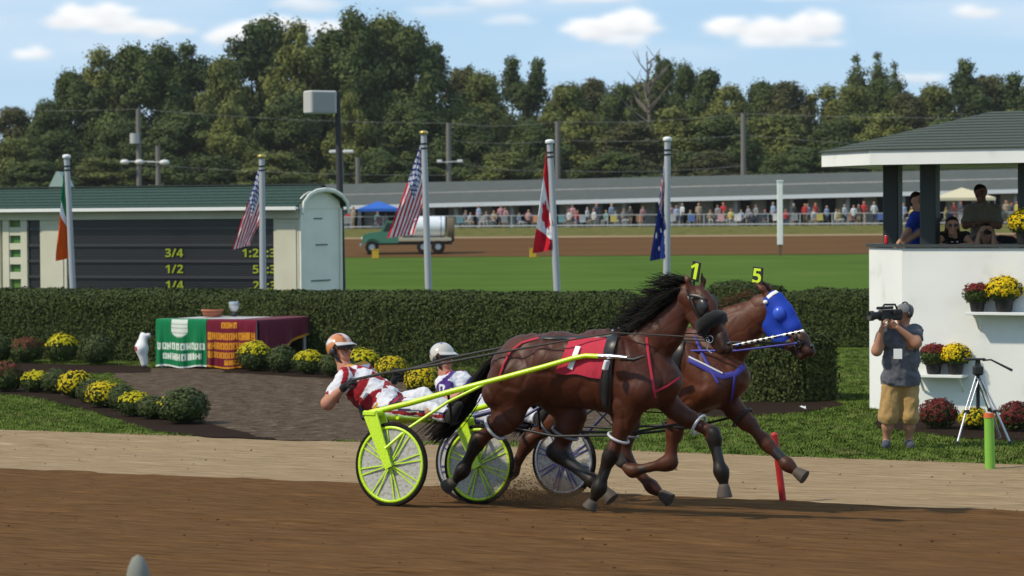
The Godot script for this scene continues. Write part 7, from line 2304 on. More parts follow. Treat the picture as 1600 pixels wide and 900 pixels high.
func helmet(t: Node3D, c: Vector3, f: Vector3, u: Vector3, paint: Callable, visor: Color, goggles: bool):
	f = f.normalized(); u = (u - f * u.dot(f)).normalized()
	var s := f.cross(u)
	var mb := MB.new()
	var nt := 16
	var na := 30
	for i in nt + 1:
		for k in na + 1:
			var an := TAU * k / na
			var fr := cos(an)
			# the shell comes down to the nape and over the ears, stops above the brow
			var low := lerpf(2.10, 1.28, smoothstep(-0.3, 0.6, fr))
			var th := low * i / nt
			var d := f * sin(th) * cos(an) * 1.12 + s * sin(th) * sin(an) * 0.94 + u * cos(th) * 1.02
			mb.vert(c - f * 0.022 + d * 0.121, d.normalized(), paint.call(fr * sin(th), sin(an) * sin(th), cos(th)))
	for i in nt:
		for k in na:
			var j := i * (na + 1) + k
			mb.tri(j, j + 1, j + na + 1); mb.tri(j + 1, j + na + 2, j + na + 1)
	var o := obj("helmet", mb, M.plastic, t)
	var vm := MB.new()
	var vi := []
	var ve := []
	for i in 13:
		var an := lerpf(-1.15, 1.15, i / 12.0)
		var d := f * cos(an) * 1.10 + s * sin(an) * 0.95
		vi.append(c - f * 0.026 + d * 0.121 + u * 0.032)
		ve.append(c - f * 0.026 + d * 0.121 + f * 0.070 * cos(an * 0.9) + u * (0.016 - 0.012 * absf(an)))
	var th := u * 0.004
	for i in 12:
		vm.quad(vi[i] + th, ve[i] + th, ve[i + 1] + th, vi[i + 1] + th, visor, u)
		vm.quad(vi[i] - th, ve[i] - th, ve[i + 1] - th, vi[i + 1] - th, visor, -u)
		vm.quad(ve[i] + th, ve[i] - th, ve[i + 1] - th, ve[i + 1] + th, visor, f)
	obj("visor", vm, M.plastic, o)
	# dark liner and chin strap
	var ln := MB.new()
	for k in [-1.0, 1.0]:
		ln.tube([c + s * 0.098 * k - u * 0.03 - f * 0.02, c + s * 0.085 * k - u * 0.10 + f * 0.02, c + s * 0.03 * k - u * 0.165 + f * 0.055], [0.020, 0.012, 0.009], 6)
		ln.ball(c + s * 0.088 * k - u * 0.050 - f * 0.010, Vector3(0.036, 0.048, 0.036), Basis.IDENTITY, 6)
	obj("chin_strap", ln, M.black, o)
	if goggles:
		var gg := MB.new()
		for i in 2:
			gg.ball(c - u * 0.018 + f * 0.095 + s * 0.036 * (i * 2 - 1), Vector3(0.026, 0.026, 0.026), Basis.IDENTITY, 6)
		gg.tube([c - u * 0.012 + f * 0.05 + s * 0.095, c - u * 0.012 + f * 0.105 + s * 0.04, c - u * 0.012 + f * 0.115, c - u * 0.012 + f * 0.105 - s * 0.04, c - u * 0.012 + f * 0.05 - s * 0.095], [0.022], 8)
		obj("goggles", gg, mat(L(0.012, 0.011, 0.012), 0.15), o)

func sulky_frame(near: Vector3, ang: float, half: float) -> Transform3D:
	var far := near + Vector3(sin(ang), 0, -cos(ang)) * half * 2.0
	far.y = gy(far)
	var z := (near - far).normalized()
	var x := Vector3(cos(ang), 0, sin(ang))
	x = (x - z * x.dot(z)).normalized()
	return Transform3D(Basis(x, z.cross(x), z), (near + far) * 0.5)

func make_race():
	var white := Color(0.62, 0.62, 0.66)
	# ------------------------------------------------ frames
	var s1 := sulky_frame(W0 + Vector3(0, 0.004, 0), deg_to_rad(30.0), 0.75)
	var n5 := foot(730, 25.75)
	var s5 := sulky_frame(n5 + Vector3(0, 0.004, 0), deg_to_rad(33.0), 0.85)
	var h1 := facing(s1.origin, deg_to_rad(30.0))
	var h5 := facing(s5.origin, deg_to_rad(29.0))
	# ------------------------------------------------ sulkies
	sulky("lime green racing sulky with grey disc wheels behind horse one", s1, 0.75, M.neon, M.neon, M.neon,
		[[578, 645, 0.70], [640, 630, 0.66], [700, 613, 0.60], [780, 592, 0.53], [850, 573, 0.47], [895, 560, 0.44], [915, 556, 0.43], [940, 557, 0.42]], Vector2(602, 655),
		[[578, 647]], [[770, 594, 0.54], [700, 628, 0.62], [640, 668, 0.73], [602, 701, 0.82]], [[700, 614, 0.59], [704, 640, 0.40], [706, 664, 0.27], [716, 660, 0.20]])
	var silver := mat(L(0.50, 0.51, 0.53), 0.3, 0.7)
	var violet := mat(L(0.06, 0.055, 0.26), 0.35)
	sulky("silver and violet racing sulky behind horse five", s5, 0.85, mat(L(0.04, 0.045, 0.13), 0.4), silver, violet,
		[[722, 655, 0.78], [780, 640, 0.72], [840, 622, 0.64], [900, 604, 0.56], [960, 586, 0.49], [1010, 573, 0.45], [1030, 570, 0.44], [1050, 570, 0.43]], Vector2(745, 662),
		[[722, 656]], [[900, 604, 0.57], [840, 638, 0.66], [780, 676, 0.80], [742, 705, 0.92]], [[838, 624, 0.63], [842, 648, 0.42], [844, 670, 0.28], [854, 668, 0.2]])
	# ------------------------------------------------ horse one
	var dark := Color(0.010, 0.008, 0.007)
	var A := horse("dark bay pacer wearing number one with black mane flying", h1, {
		"coat": Color(0.064, 0.0185, 0.0083), "dark": dark, "points": 0.95,
		"torso": [[822, 580, 0, 885, 578, 0, 0.275, 0.295, 0.88], [885, 578, 0, 948, 581, 0, 0.295, 0.335, 0.86], [948, 581, 0, 1000, 586, 0, 0.335, 0.305, 0.80], [1000, 588, 0, 1034, 596, 0, 0.28, 0.185, 0.95],
			[925, 541, 0, 982, 534, 0, 0.12, 0.12, 0.75], [815, 553, 0, 875, 546, 0, 0.17, 0.15, 1.0],
			[990, 566, 0, 1036, 518, 0, 0.245, 0.180, 0.58], [1036, 518, 0, 1075, 466, 0, 0.180, 0.120, 0.62]],
		"pairs": [[812, 578, 0.13, 796, 612, 0.14, 0.195, 0.165], [982, 548, 0.17, 1018, 604, 0.17, 0.12, 0.115], [1018, 604, 0.17, 985, 632, 0.16, 0.115, 0.095], [870, 560, 0.13, 840, 600, 0.15, 0.16, 0.16]],
		"legs": [
			{"fore": 1, "p": [[1005, 618, 0.17], [983, 645, 0.16], [956, 708, 0.15], [936, 764, 0.15], [927, 781, 0.15], [921, 794, 0.15]], "r": [0.11, 0.082, 0.046]},
			{"fore": 1, "p": [[1030, 615, -0.15], [1054, 640, -0.15], [1115, 679, -0.16], [1128, 739, -0.16], [1131, 756, -0.16], [1132, 777, -0.16]], "r": [0.105, 0.078, 0.045]},
			{"p": [[806, 612, 0.14], [800, 648, 0.15], [748, 688, 0.14], [722, 737, 0.14], [711, 751, 0.14], [696, 762, 0.14]], "r": [0.185, 0.108, 0.046]},
			{"p": [[860, 610, -0.14], [896, 648, -0.15], [870, 706, -0.14], [928, 753, -0.14], [942, 764, -0.14], [957, 781, -0.14]], "r": [0.18, 0.112, 0.050]}],
		"head": [[1074, 464, 0.0, 1092, 470, 0.02, 0.125, 0.108, 0.72], [1090, 462, 0.01, 1103, 480, 0.04, 0.088, 0.088, 0.85], [1103, 480, 0.04, 1127, 527, 0.12, 0.084, 0.060, 0.85], [1127, 527, 0.12, 1135, 545, 0.145, 0.061, 0.052, 1.0, 6],
			[1084, 490, 0.02, 1108, 524, 0.10, 0.088, 0.050, 0.55], [1108, 524, 0.10, 1126, 549, 0.14, 0.048, 0.036, 0.8, 6], [1068, 478, 0.0, 1084, 490, 0.02, 0.11, 0.085, 0.6],
			[1079, 449, 0.06, 1075, 438, 0.065, 0.028, 0.024], [1075, 438, 0.065, 1068, 426, 0.07, 0.022, 0.006], [1097, 449, -0.04, 1099, 438, -0.045, 0.028, 0.024], [1099, 438, -0.045, 1097, 427, -0.05, 0.022, 0.006]],
		"marks": [["nostril", 1139, 537, 0.20, 0.020], ["eye", 1098, 476, 0.115, 0.022]]})
	var P1: Callable = A.P
	# mane streaming back from the crest, tail streaming behind
	mane(A, [P1.call(990, 520, 0.0), P1.call(1015, 497, 0.0), P1.call(1040, 472, 0.0), P1.call(1062, 450, 0.0), P1.call(1076, 440, 0.0)], Vector3(-0.86, 0.12, 0.10), 0.13, 700, 5, 0.29, Color(0.010, 0.009, 0.008))
	mane(A, [P1.call(985, 524, 0.02), P1.call(1015, 503, 0.05), P1.call(1045, 476, 0.06), P1.call(1066, 452, 0.05)], Vector3(-0.75, -0.30, 0.30), 0.10, 700, 6, 0.25, Color(0.010, 0.009, 0.008))
	var tp := []
	for q in [[790, 548, 0.0], [776, 556, 0.0], [762, 574, 0.0], [748, 600, 0.02], [732, 628, 0.04], [712, 652, 0.06], [680, 682, 0.08]]: tp.append(P1.call(q[0], q[1], q[2]))
	tail(A, tp, 0.055, 330, 9, Color(0.011, 0.009, 0.008))
	# saddle cloth with its number, girth, harness
	var red := mat(L(0.44, 0.030, 0.055), 0.75)
	var cl := MB.new()
	for sg in [1.0, -1.0]:
		var base := cl.v.size()
		for i in 17:
			for j in 15:
				var u := i / 16.0; var v := j / 14.0
				var q := Vector2(lerpf(892, 952, u), lerpf(526, 528, u)).lerp(Vector2(lerpf(867, 938, u), lerpf(581 + 3.0 * sin(u * 9.0), 592, u)), v)
				var p := hug(A.trunk, h1, q.x, q.y, 0.014 + 0.010 * noise.get_noise_2d(u * 5.0, v * 5.0) + 0.012 * v)
				var e := 0.012
				var g := Vector3(sdf_at(A.trunk, p + Vector3(e, 0, 0), 0.09) - sdf_at(A.trunk, p - Vector3(e, 0, 0), 0.09), sdf_at(A.trunk, p + Vector3(0, e, 0), 0.09) - sdf_at(A.trunk, p - Vector3(0, e, 0), 0.09), sdf_at(A.trunk, p + Vector3(0, 0, e), 0.09) - sdf_at(A.trunk, p - Vector3(0, 0, e), 0.09)).normalized()
				g = (g + Vector3(noise.get_noise_2d(u * 9.0, v * 3.0), 0, 0) * 0.5).normalized()
				cl.vert(p * Vector3(1, 1, sg), g * Vector3(1, 1, sg))
		for i in 16:
			for j in 14:
				var k := base + i * 15 + j
				cl.tri(k, k + 1, k + 15); cl.tri(k + 1, k + 16, k + 15)
	var sc := obj("saddle_cloth", cl, red, A.node)
	strap(sc, "number_one", A.trunk, h1, [[903, 541], [896, 560], [890, 576]], 0.052, M.trim, 0.040)
	strap(A.node, "girth", A.trunk, h1, [[957, 524], [951, 545], [946, 580], [945, 612], [947, 640]], 0.11, M.leather, 0.016, true)
	strap(A.node, "shaft_tug", A.trunk, h1, [[949, 552], [947, 574], [945, 600], [944, 632]], 0.05, M.black, 0.030)
	var pad := MB.new(); pad.bar(P1.call(949, 563, 0.44), P1.call(945, 578, 0.44), 0.07, 0.03, Color.WHITE, 0.006); obj("tug_pad", pad, M.trim, A.node)
	var tip := MB.new(); tip.tube([P1.call(936, 557, 0.42), P1.call(955, 557, 0.42), P1.call(980, 559, 0.41)], [0.024, 0.022, 0.016], 10); obj("shaft_holder", tip, M.chrome, A.node)
	var tip2 := MB.new(); tip2.tube([P1.call(970, 560, 0.41), P1.call(990, 562, 0.40), P1.call(1008, 556, 0.36)], [0.022, 0.017, 0.010], 8); obj("tug_strap", tip2, M.leather, A.node)
	strap(A.node, "back_strap", A.trunk, h1, [[845, 527], [880, 527], [920, 527], [958, 522]], 0.03, M.leather, 0.012)
	strap(A.node, "crupper", A.trunk, h1, [[842, 527], [815, 535], [797, 549], [786, 570], [778, 596]], 0.015, red, 0.010)
	strap(A.node, "martingale", A.trunk, h1, [[1010, 527], [1014, 560], [1019, 590], [1024, 622]], 0.022, red, 0.012)
	strap(A.node, "breast_strap", A.trunk, h1, [[1024, 612], [1042, 604], [1062, 590]], 0.018, red, 0.012)
	# bridle: blinker, noseband roll, cheek straps, bit
	var roll := MB.new()
	var rp := []
	for i in 13:
		var an := lerpf(-0.35, 1.05, i / 12.0) * PI
		rp.append(P1.call(1112, 505, 0.075) + (h1.basis.inverse() * Vector3(0, 0, 0)) + Vector3(0.062 * cos(an), 0.050 * cos(an), 0.120 * sin(an)))
	roll.tube(rp, [0.050, 0.062, 0.066], 14, Color(0.010, 0.009, 0.009))
	for i in roll.v.size(): roll.v[i] += roll.n[i] * (noise.get_noise_3d(roll.v[i].x * 60.0, roll.v[i].y * 60.0, roll.v[i].z * 60.0) * 0.016)
	obj("shadow_roll", roll, M.cloth, A.node)
	var bl := MB.new(); bl.ball(P1.call(1096, 480, 0.115), Vector3(0.062, 0.075, 0.030), Basis(Vector3.UP, -0.3), 9); obj("blinker", bl, mat(L(0.018, 0.017, 0.017), 0.35), A.node)
	var bl2 := MB.new(); bl2.ball(P1.call(1111, 474, -0.075), Vector3(0.062, 0.075, 0.030), Basis(Vector3.UP, 0.3), 9); obj("blinker", bl2, mat(L(0.018, 0.017, 0.017), 0.35), A.node)
	strap(A.node, "bridle", A.head, h1, [[1074, 452], [1078, 466], [1084, 482], [1096, 505], [1106, 526]], 0.022, M.leather, 0.010)
	strap(A.node, "brow_band", A.head, h1, [[1078, 462], [1090, 462], [1102, 466]], 0.024, M.leather, 0.010)
	var ros := MB.new(); ros.ball(hug(A.head, h1, 1079, 464, 0.012, 0.035), Vector3(0.026, 0.022, 0.014), Basis.IDENTITY, 7); obj("rosette", ros, M.trim, A.node)
	loop_strap(A.node, "bit_ring", P1.call(1109, 530, 0.16), Vector3(0.2, 0, 1), 0.030, 0.005, M.chrome)
	var nb := MB.new(); nb.tube([P1.call(1102, 520, 0.15), P1.call(1108, 532, 0.16), P1.call(1104, 546, 0.15), P1.call(1112, 552, 0.15)], [0.007], 6); obj("cheek_piece", nb, M.chrome, A.node)
	plate(A, 1087, 424, -0.01, 0.10, 0.17, -0.35, -0.2, "1")
	# overcheck and terrets
	var oc := MB.new(); oc.tube([P1.call(962, 520, 0.0), P1.call(1000, 500, 0.02), P1.call(1040, 468, 0.02), P1.call(1084, 440, 0.0)], [0.006], 6); obj("overcheck", oc, M.leather, A.node)
	for q in [[958, 517, 0.06], [968, 513, 0.0], [980, 508, -0.02]]:
		var tm := MB.new(); tm.ball(P1.call(q[0], q[1], q[2]), Vector3(0.018, 0.018, 0.018), Basis.IDENTITY, 6); obj("terret", tm, M.chrome, A.node)
	# boots on the legs and the hopples that couple fore and hind
	boot_on(A, 0, 0.12, 0.86, 0.044, M.black); boot_on(A, 1, 0.08, 0.80, 0.043, M.black); boot_on(A, 3, 0.02, 0.86, 0.052, M.black)
	for e in [[0, 2, 1.0], [1, 3, -1.0]]:
		var fl: Array = A.legs[e[0]]; var hl: Array = A.legs[e[1]]
		var fc: Vector3 = fl[1].lerp(fl[2], 0.62); var hc: Vector3 = hl[1].lerp(hl[2], 0.50)
		loop_strap(A.node, "hopple_loop", fc, (fl[2] - fl[1]).normalized(), 0.092, 0.013, M.white_plastic); loop_strap(A.node, "hopple_loop", hc, (hl[2] - hl[1]).normalized(), 0.118, 0.014, M.white_plastic if e[2] > 0 else M.grey_plastic)
		var hm := MB.new(); hm.tube([fc + Vector3(-0.09, 0.02, 0.02), fc.lerp(hc, 0.5) + Vector3(0, -0.03, 0.02), hc + Vector3(0.10, 0.02, 0.02)], [0.012], 7); obj("hopple_strap", hm, M.black, A.node)
		var hg := MB.new(); hg.tube([fc + Vector3(-0.02, 0.09, 0.03 * e[2]), P1.call(930, 640, 0.25 * e[2])], [0.007], 6); obj("hopple_hanger", hg, M.black, A.node)
	# ------------------------------------------------ horse five
	var C := horse("reddish bay pacer in blue hood wearing number five", h5, {
		"coat": Color(0.088, 0.0260, 0.0112), "dark": Color(0.02, 0.012, 0.009), "points": 0.35,
		"torso": [[915, 582, 0, 985, 582, 0, 0.28, 0.31, 0.90], [985, 582, 0, 1055, 582, 0, 0.31, 0.335, 0.88], [1055, 582, 0, 1105, 586, 0, 0.335, 0.31, 0.84], [1105, 586, 0, 1140, 590, 0, 0.30, 0.20, 0.95],
			[1040, 540, 0, 1085, 530, 0, 0.12, 0.12, 0.75], [905, 555, 0, 965, 548, 0, 0.16, 0.15, 1.0],
			[1096, 566, 0, 1146, 520, 0, 0.26, 0.225, 0.62], [1146, 520, 0, 1194, 484, 0, 0.225, 0.150, 0.66]],
		"pairs": [[905, 580, 0.13, 890, 612, 0.14, 0.185, 0.16], [1085, 552, 0.17, 1122, 604, 0.17, 0.13, 0.125], [1122, 604, 0.17, 1090, 632, 0.16, 0.125, 0.10]],
		"legs": [
			{"fore": 1, "p": [[1080, 620, 0.16], [1058, 645, 0.15], [1046, 724, 0.15], [988, 736, 0.15], [975, 728, 0.15], [962, 712, 0.15]], "r": [0.11, 0.082, 0.048]},
			{"fore": 1, "p": [[1122, 612, -0.15], [1148, 640, -0.15], [1196, 690, -0.16], [1232, 727, -0.16], [1241, 735, -0.16], [1258, 746, -0.16]], "r": [0.115, 0.086, 0.048]},
			{"p": [[900, 612, 0.14], [882, 646, 0.15], [826, 690, 0.14], [800, 738, 0.14], [790, 752, 0.14], [774, 760, 0.14]], "r": [0.18, 0.110, 0.048]},
			{"p": [[950, 610, -0.14], [980, 655, -0.15], [974, 712, -0.14], [1020, 762, -0.14], [1031, 770, -0.14], [1048, 782, -0.14]], "r": [0.17, 0.108, 0.050]}],
		"head": [[1190, 482, 0.0, 1208, 484, 0.01, 0.140, 0.118, 0.70], [1206, 472, 0.01, 1222, 492, 0.03, 0.094, 0.092, 0.85], [1222, 492, 0.03, 1251, 530, 0.07, 0.088, 0.064, 0.85], [1251, 530, 0.07, 1264, 548, 0.08, 0.064, 0.054, 1.0, 6],
			[1203, 508, 0.02, 1232, 538, 0.06, 0.094, 0.055, 0.55], [1232, 538, 0.06, 1252, 556, 0.08, 0.052, 0.038, 0.8, 6], [1188, 502, 0.0, 1205, 508, 0.02, 0.115, 0.092, 0.6],
			[1200, 462, 0.05, 1191, 452, 0.055, 0.030, 0.026], [1191, 452, 0.055, 1178, 441, 0.06, 0.024, 0.008], [1208, 458, -0.05, 1200, 449, -0.05, 0.030, 0.024], [1200, 449, -0.05, 1190, 440, -0.05, 0.022, 0.008]],
		"marks": [["nostril", 1268, 541, 0.12, 0.020], ["eye", 1219, 489, 0.13, 0.022]]})
	var P5: Callable = C.P
	mane(C, [P5.call(1085, 522, 0.0), P5.call(1120, 492, 0.0), P5.call(1150, 472, 0.0), P5.call(1185, 458, 0.0)], Vector3(-0.8, 0.05, 0.25), 0.18, 110, 15, 0.16, Color(0.05, 0.022, 0.012))
	var tq := []
	for q in [[880, 552, 0.0], [868, 560, 0.0], [856, 580, 0.0], [846, 606, 0.0], [836, 630, 0.0], [824, 652, 0.0], [806, 676, 0.0]]: tq.append(P5.call(q[0], q[1], q[2]))
	tail(C, tq, 0.05, 160, 19, Color(0.012, 0.009, 0.008))
	var blue := mat(L(0.012, 0.045, 0.36), 0.6)
	var indigo := mat(L(0.045, 0.040, 0.30), 0.55)
	# hood: cloth drawn over brow and cheek
	var HB := Bones.new()
	HB.add(P5.call(1210, 472, 0.015), P5.call(1224, 492, 0.03), 0.106, 0.104, 0.85); HB.add(P5.call(1224, 492, 0.03), P5.call(1238, 512, 0.05), 0.100, 0.090, 0.85); HB.add(P5.call(1207, 508, 0.02), P5.call(1224, 530, 0.045), 0.108, 0.090, 0.62); HB.add(P5.call(1208, 488, 0.02), P5.call(1212, 500, 0.02), 0.11, 0.11, 0.6)
	var hm2 := MB.new()
	sdf(hm2, HB, 0.011, 0.05, func(p, _t): return Color(1, 1, 1) * (0.85 + 0.3 * noise.get_noise_3d(p.x * 18.0, p.y * 18.0, p.z * 18.0)))
	for i in hm2.v.size(): hm2.v[i] += hm2.n[i] * noise.get_noise_3d(hm2.v[i].x * 16.0, hm2.v[i].y * 16.0, hm2.v[i].z * 16.0) * 0.008
	var hood := obj("hood", hm2, blue, C.node)
	for z in [0.125, -0.08]:
		var ec := MB.new(); ec.ball(P5.call(1217, 490, z), Vector3(0.060, 0.066, 0.040), Basis.IDENTITY, 9); obj("eye_cup", ec, mat(L(0.03, 0.09, 0.55), 0.3), hood)
	strap(hood, "white_trim", HB, h5, [[1199, 465], [1206, 459], [1214, 455]], 0.035, M.trim, 0.008)
	var hr := MB.new(); hr.ball(hug(HB, h5, 1196, 472, 0.012, 0.05), Vector3(0.024, 0.020, 0.016), Basis.IDENTITY, 7); obj("rosette", hr, M.trim, hood)
	# striped head pole from collar to bit, driving lines
	var hp := MB.new()
	var a0: Vector3 = P5.call(1146, 540, 0.24); var a1: Vector3 = P5.call(1256, 517, 0.20)
	for i in 24:
		var c: Color = Color(0.62, 0.62, 0.62) if i % 2 == 1 else Color(0.012, 0.012, 0.012)
		if i in [1, 15, 16]: c = Color(0.02, 0.12, 0.5)
		hp.tube([a0.lerp(a1, i / 24.0), a0.lerp(a1, (i + 1) / 24.0)], [0.016], 8, c, true)
	obj("head_pole", hp, M.plastic, C.node)
	var ln := MB.new(); ln.tube([P5.call(1078, 548, 0.25), P5.call(1150, 548, 0.22), P5.call(1246, 536, 0.16)], [0.011], 7); obj("line", ln, indigo, C.node)
	strap(C.node, "bridle", C.head, h5, [[1240, 518], [1244, 532], [1246, 545]], 0.022, M.leather, 0.010)
	strap(C.node, "nose_band", C.head, h5, [[1234, 545], [1246, 540], [1258, 532]], 0.026, M.leather, 0.010)
	loop_strap(C.node, "bit_ring", P5.call(1246, 538, 0.14), Vector3(0.2, 0, 1), 0.030, 0.005, M.chrome)
	# blue breast collar edged with white
	strap(C.node, "breast_collar", C.trunk, h5, [[1076, 560], [1100, 573], [1128, 588], [1150, 584], [1162, 572]], 0.055, indigo, 0.012)
	strap(C.node, "collar_edge", C.trunk, h5, [[1076, 557], [1101, 569], [1129, 583]], 0.012, M.trim, 0.022)
	strap(C.node, "neck_strap", C.trunk, h5, [[1086, 525], [1097, 552], [1112, 580], [1122, 598]], 0.026, indigo, 0.014)
	strap(C.node, "martingale", C.trunk, h5, [[1148, 586], [1146, 606], [1142, 630]], 0.024, indigo, 0.014)
	strap(C.node, "girth", C.trunk, h5, [[1062, 530], [1052, 580], [1050, 640]], 0.10, M.leather, 0.014, true)
	plate(C, 1184, 431, 0.03, 0.135, 0.165, -0.40, -0.10, "5")
	boot_on(C, 0, 0.12, 0.80, 0.045, M.black); boot_on(C, 1, 0.10, 0.78, 0.048, M.black); boot_on(C, 3, -0.12, 0.45, 0.050, M.black)
	for e in [[0, 2, 1.0], [1, 3, -1.0]]:
		var fl: Array = C.legs[e[0]]; var hl: Array = C.legs[e[1]]
		var fc: Vector3 = fl[1].lerp(fl[2], 0.25); var hc: Vector3 = hl[1].lerp(hl[2], 0.45)
		loop_strap(C.node, "hopple_loop", fc, (fl[2] - fl[1]).normalized(), 0.112, 0.013, M.black); loop_strap(C.node, "hopple_loop", hc, (hl[2] - hl[1]).normalized(), 0.112, 0.014, M.grey_plastic)
		var hm := MB.new(); hm.tube([fc + Vector3(-0.10, 0.0, 0.02), fc.lerp(hc, 0.5) + Vector3(0, -0.02, 0.02), hc + Vector3(0.10, 0.02, 0.02)], [0.012], 7); obj("hopple_strap", hm, M.black, C.node)
	# ------------------------------------------------ drivers
	var D1 := func(px, py, z): return on_plane(px, py, z, s1)
	var maroon := Color(0.27, 0.008, 0.016)
	var gold := Color(0.58, 0.27, 0.015)
	var J := {"hip": D1.call(604, 636, 0.0), "chest": D1.call(566, 603, 0.0), "neck": D1.call(539, 576, 0.0), "head": D1.call(533, 545, 0.01), "up": Vector3(-0.14, 1, 0).normalized(), "look": Vector3(1, 0.06, 0.24), "sr": D1.call(541, 590, 0.17), "sl": D1.call(566, 581, -0.17),
		"er": D1.call(512, 630, 0.30), "el": D1.call(606, 620, -0.26), "wr": D1.call(539, 604, 0.33), "wl": D1.call(617, 592, -0.16), "hr": D1.call(606, 642, 0.10), "hl": D1.call(606, 636, -0.10), "kr": D1.call(660, 637, 0.17), "kl": D1.call(662, 622, -0.16), "ar": D1.call(706, 652, 0.22), "al": D1.call(708, 640, -0.20), "tr": D1.call(717, 634, 0.23), "tl": D1.call(719, 622, -0.2),
		"hdr": Vector3(0.75, 0.6, -0.1), "hdl": Vector3(0.3, 0.9, 0.1), "hpr": Vector3(0.3, -0.5, -0.8), "hpl": Vector3(0.5, -0.2, 0.8), "curl": 1.05}
	var ax: Vector3 = (J.neck - J.hip).normalized()
	var fw := Vector3(-ax.y, ax.x, 0) * -1.0          # out of the chest
	var j1 := func(p: Vector3, _t: int) -> Color:
		var q: Vector3 = p - J.hip
		var h: float = q.dot(ax); var f: float = q.dot(fw); var z: float = q.z
		# sleeves: white with maroon and a gold cuff
		if absf(z) > 0.24 or (absf(z) > 0.2 and h > 0.25):
			return gold if h < 0.12 else (white if fmod(absf(z) * 9.0 + h * 4.0, 1.0) < 0.62 else maroon)
		if h > 0.49: return gold
		if h < 0.015 and f < 0.06: return gold
		# maroon diamonds on white across the chest, maroon back and sides
		var d1 := h * 0.78 + z * 0.62; var d2 := h * 0.78 - z * 0.62
		if f > -0.03: return maroon if (int(floor(d1 / 0.13)) + int(floor(d2 / 0.13))) % 2 == 0 else white
		return maroon if h < 0.36 else white
	var p1 := func(p: Vector3, _t: int) -> Color:
		var k: float = (p - J.hr).dot((J.kr - J.hr).normalized())
		var side: float = p.z
		if side > 0.16:
			var dy: float = p.y - lerpf(J.hr.y, J.ar.y, clampf(k / 0.75, 0, 1))
			if absf(dy) < 0.016: return maroon
			if absf(dy - 0.03) < 0.009: return Color(0.02, 0.02, 0.08)
		if k > 0.10 and k < 0.24 and p.y > J.hr.y + 0.02 and p.z > 0.02: return maroon if fmod(k * 14.0, 1.0) < 0.5 else Color(0.03, 0.02, 0.06)
		return white
	var d1n := person("driver in maroon and white silks leaning back on the lime sulky", s1, J, {"skin": Color(0.44, 0.21, 0.14), "shirt": j1, "shirt_name": "silks", "sleeve": 0.80, "hem": -0.05, "pants": p1, "pants_len": 1.85, "shoe": Color(0.018, 0.018, 0.018), "boot": 0.45, "glove": Color(0.012, 0.012, 0.014), "cell": 0.015, "cloth_cell": 0.011, "girth": 1.18})
	var orange := Color(0.56, 0.20, 0.06)
	helmet(d1n, J.head + J.up * 0.022, J.look, J.up, func(f, s, u): return Color(0.66, 0.60, 0.56) if (absf(s) < 0.17 and u > 0.1 and f > -0.2) or (u > 0.25 and u < 0.55 and f < 0.1 and s > 0.2) else (Color(0.30, 0.05, 0.02) if absf(absf(s) - 0.36) < 0.05 and u > 0.2 else orange), Color(0.70, 0.69, 0.66), true)
	var D5 := func(px, py, z): return on_plane(px, py, z, s5)
	var purple := Color(0.055, 0.02, 0.16)
	J = {"hip": D5.call(750, 646, 0.0), "chest": D5.call(716, 608, 0.0), "neck": D5.call(696, 585, 0.0), "head": D5.call(693, 558, 0.01), "up": Vector3(-0.10, 1, 0).normalized(), "look": Vector3(1, -0.04, 0.20), "sr": D5.call(695, 600, 0.17), "sl": D5.call(720, 592, -0.17),
		"er": D5.call(702, 628, 0.32), "el": D5.call(742, 618, -0.26), "wr": D5.call(738, 606, 0.33), "wl": D5.call(758, 598, -0.16), "hr": D5.call(752, 652, 0.10), "hl": D5.call(752, 646, -0.10), "kr": D5.call(800, 640, 0.17), "kl": D5.call(802, 628, -0.16), "ar": D5.call(846, 655, 0.22), "al": D5.call(848, 645, -0.20), "tr": D5.call(856, 640, 0.23), "tl": D5.call(858, 630, -0.2), "hdr": Vector3(0.8, 0.2, -0.2), "hdl": Vector3(0.8, 0.3, 0.1), "hpr": Vector3(0.1, -0.5, -0.9), "hpl": Vector3(0.2, -0.5, 0.9), "curl": 1.0}
	var ax5: Vector3 = (J.neck - J.hip).normalized()
	var letter_o: Vector3 = (J.sr as Vector3).lerp(J.er, 0.35)
	var j5 := func(p: Vector3, _t: int) -> Color:
		var q: Vector3 = p - J.hip
		var h: float = q.dot(ax5)
		if p.z > 0.20:
			var e: Vector3 = p - letter_o
			var rr := Vector2(e.x * 1.1, e.y).length()
			# a pale initial on a dark roundel
			if rr < 0.095:
				var lx := e.x / 0.045; var ly := e.y / 0.055
				if absf(ly) < 1.0 and lx > -1.0 and lx < 1.0:
					if lx < -0.55: return white
					if Vector2(lx + 0.4, ly).length() > 0.75 and Vector2(lx + 0.4, ly).length() < 1.2: return white
				return purple
		if h > 0.50: return Color(0.3, 0.02, 0.02)
		if absf(fmod(h * 5.0 + q.z * 2.0 + 5.0, 1.0) - 0.5) < 0.12 and h > 0.25: return purple
		return white
	var d5n := person("driver in white and purple silks half hidden beyond the near horse", s5, J, {"skin": Color(0.44, 0.21, 0.14), "shirt": j5, "shirt_name": "silks", "sleeve": 0.85, "hem": -0.05, "pants": white, "pants_len": 1.85, "shoe": Color(0.018, 0.018, 0.018), "boot": 0.45, "glove": Color(0.012, 0.012, 0.014), "cell": 0.016, "cloth_cell": 0.012, "girth": 1.15})
	helmet(d5n, J.head + J.up * 0.022, J.look, J.up, func(f, s, u): return purple if (u > 0.45 and absf(s - 0.25) < 0.16 and f > -0.5 and f < 0.25) or (absf(u - 0.05) < 0.09 and f < -0.4) else Color(0.52, 0.49, 0.42), Color(0.62, 0.60, 0.56), true)
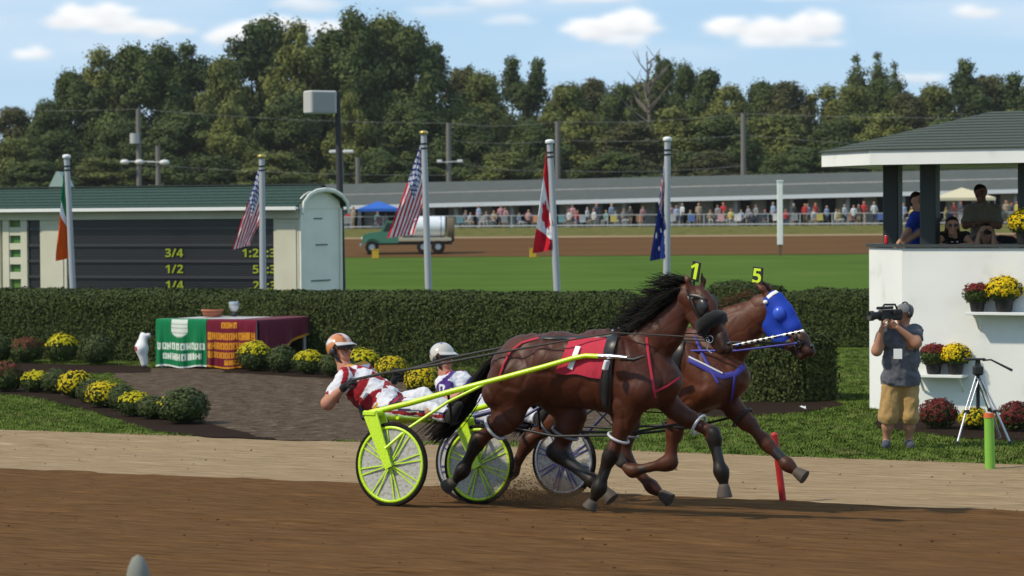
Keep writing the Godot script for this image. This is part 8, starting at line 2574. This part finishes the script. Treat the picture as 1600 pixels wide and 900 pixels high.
	# ------------------------------------------------ dust hanging behind the hooves
	for e in [[838, 776, 24.9, Vector3(1.0, 0.40, 0.55), 1.3, "dust puff"], [930, 790, 25.0, Vector3(0.8, 0.22, 0.5), 1.0, "low dust"]]:
		var fv := FogVolume.new()
		fv.name = numbered("dust"); add_child(fv)
		fv.size = e[3]; fv.shape = RenderingServer.FOG_VOLUME_SHAPE_ELLIPSOID
		var fm := FogMaterial.new(); fm.density = e[4]; fm.albedo = L(0.30, 0.19, 0.10); fm.edge_fade = 0.6
		fv.material = fm
		fv.position = at(e[0], e[1], e[2]); fv.rotation.y = -TA
		tag(fv, "brown %s hanging behind the hooves of the racing horses" % e[5], "dust", "dust over the track"); fv.set_meta("kind", "stuff")
	# ------------------------------------------------ driving lines
	for e in [[[[550, 594, 0.35], [600, 583, 0.34], [660, 574, 0.33], [780, 551, 0.31], [880, 533, 0.28], [958, 520, 0.20], [1020, 523, 0.22], [1075, 526, 0.20], [1108, 529, 0.17]], "near leather driving line from the lime sulky's driver to horse one's bit", 0.010],
			[[[622, 582, -0.16], [700, 560, -0.20], [800, 540, -0.22], [900, 524, -0.18], [962, 516, -0.1], [1040, 520, -0.14], [1110, 522, -0.06]], "far leather driving line from the lime sulky's driver to horse one's bit", 0.009]]:
		var pts := []
		for q in e[0]: pts.append(h1 * P1.call(q[0], q[1], q[2]))
		var m := MB.new(); m.tube(pts, [e[2] * 1.3, e[2] * 1.3, e[2] * 1.2, e[2], e[2] * 0.8, e[2] * 0.6], 8)
		tag(obj("driving_line", m, M.leather_grey), e[1], "rein", "driving lines")
	for z in [0.3, -0.2]:
		var pts := []
		for q in [[748, 604, z], [850, 578, z], [960, 545, z * 0.9], [1060, 530, z * 0.8], [1150, 535, z * 0.8], [1244, 536, 0.12 * signf(z) + 0.04]]: pts.append(h5 * P5.call(q[0], q[1], q[2]))
		var m := MB.new(); m.tube(pts, [0.010], 8)
		tag(obj("driving_line", m, M.leather_grey), "leather driving line on the %s side of horse five" % ("track" if z > 0 else "hedge"), "rein", "driving lines")
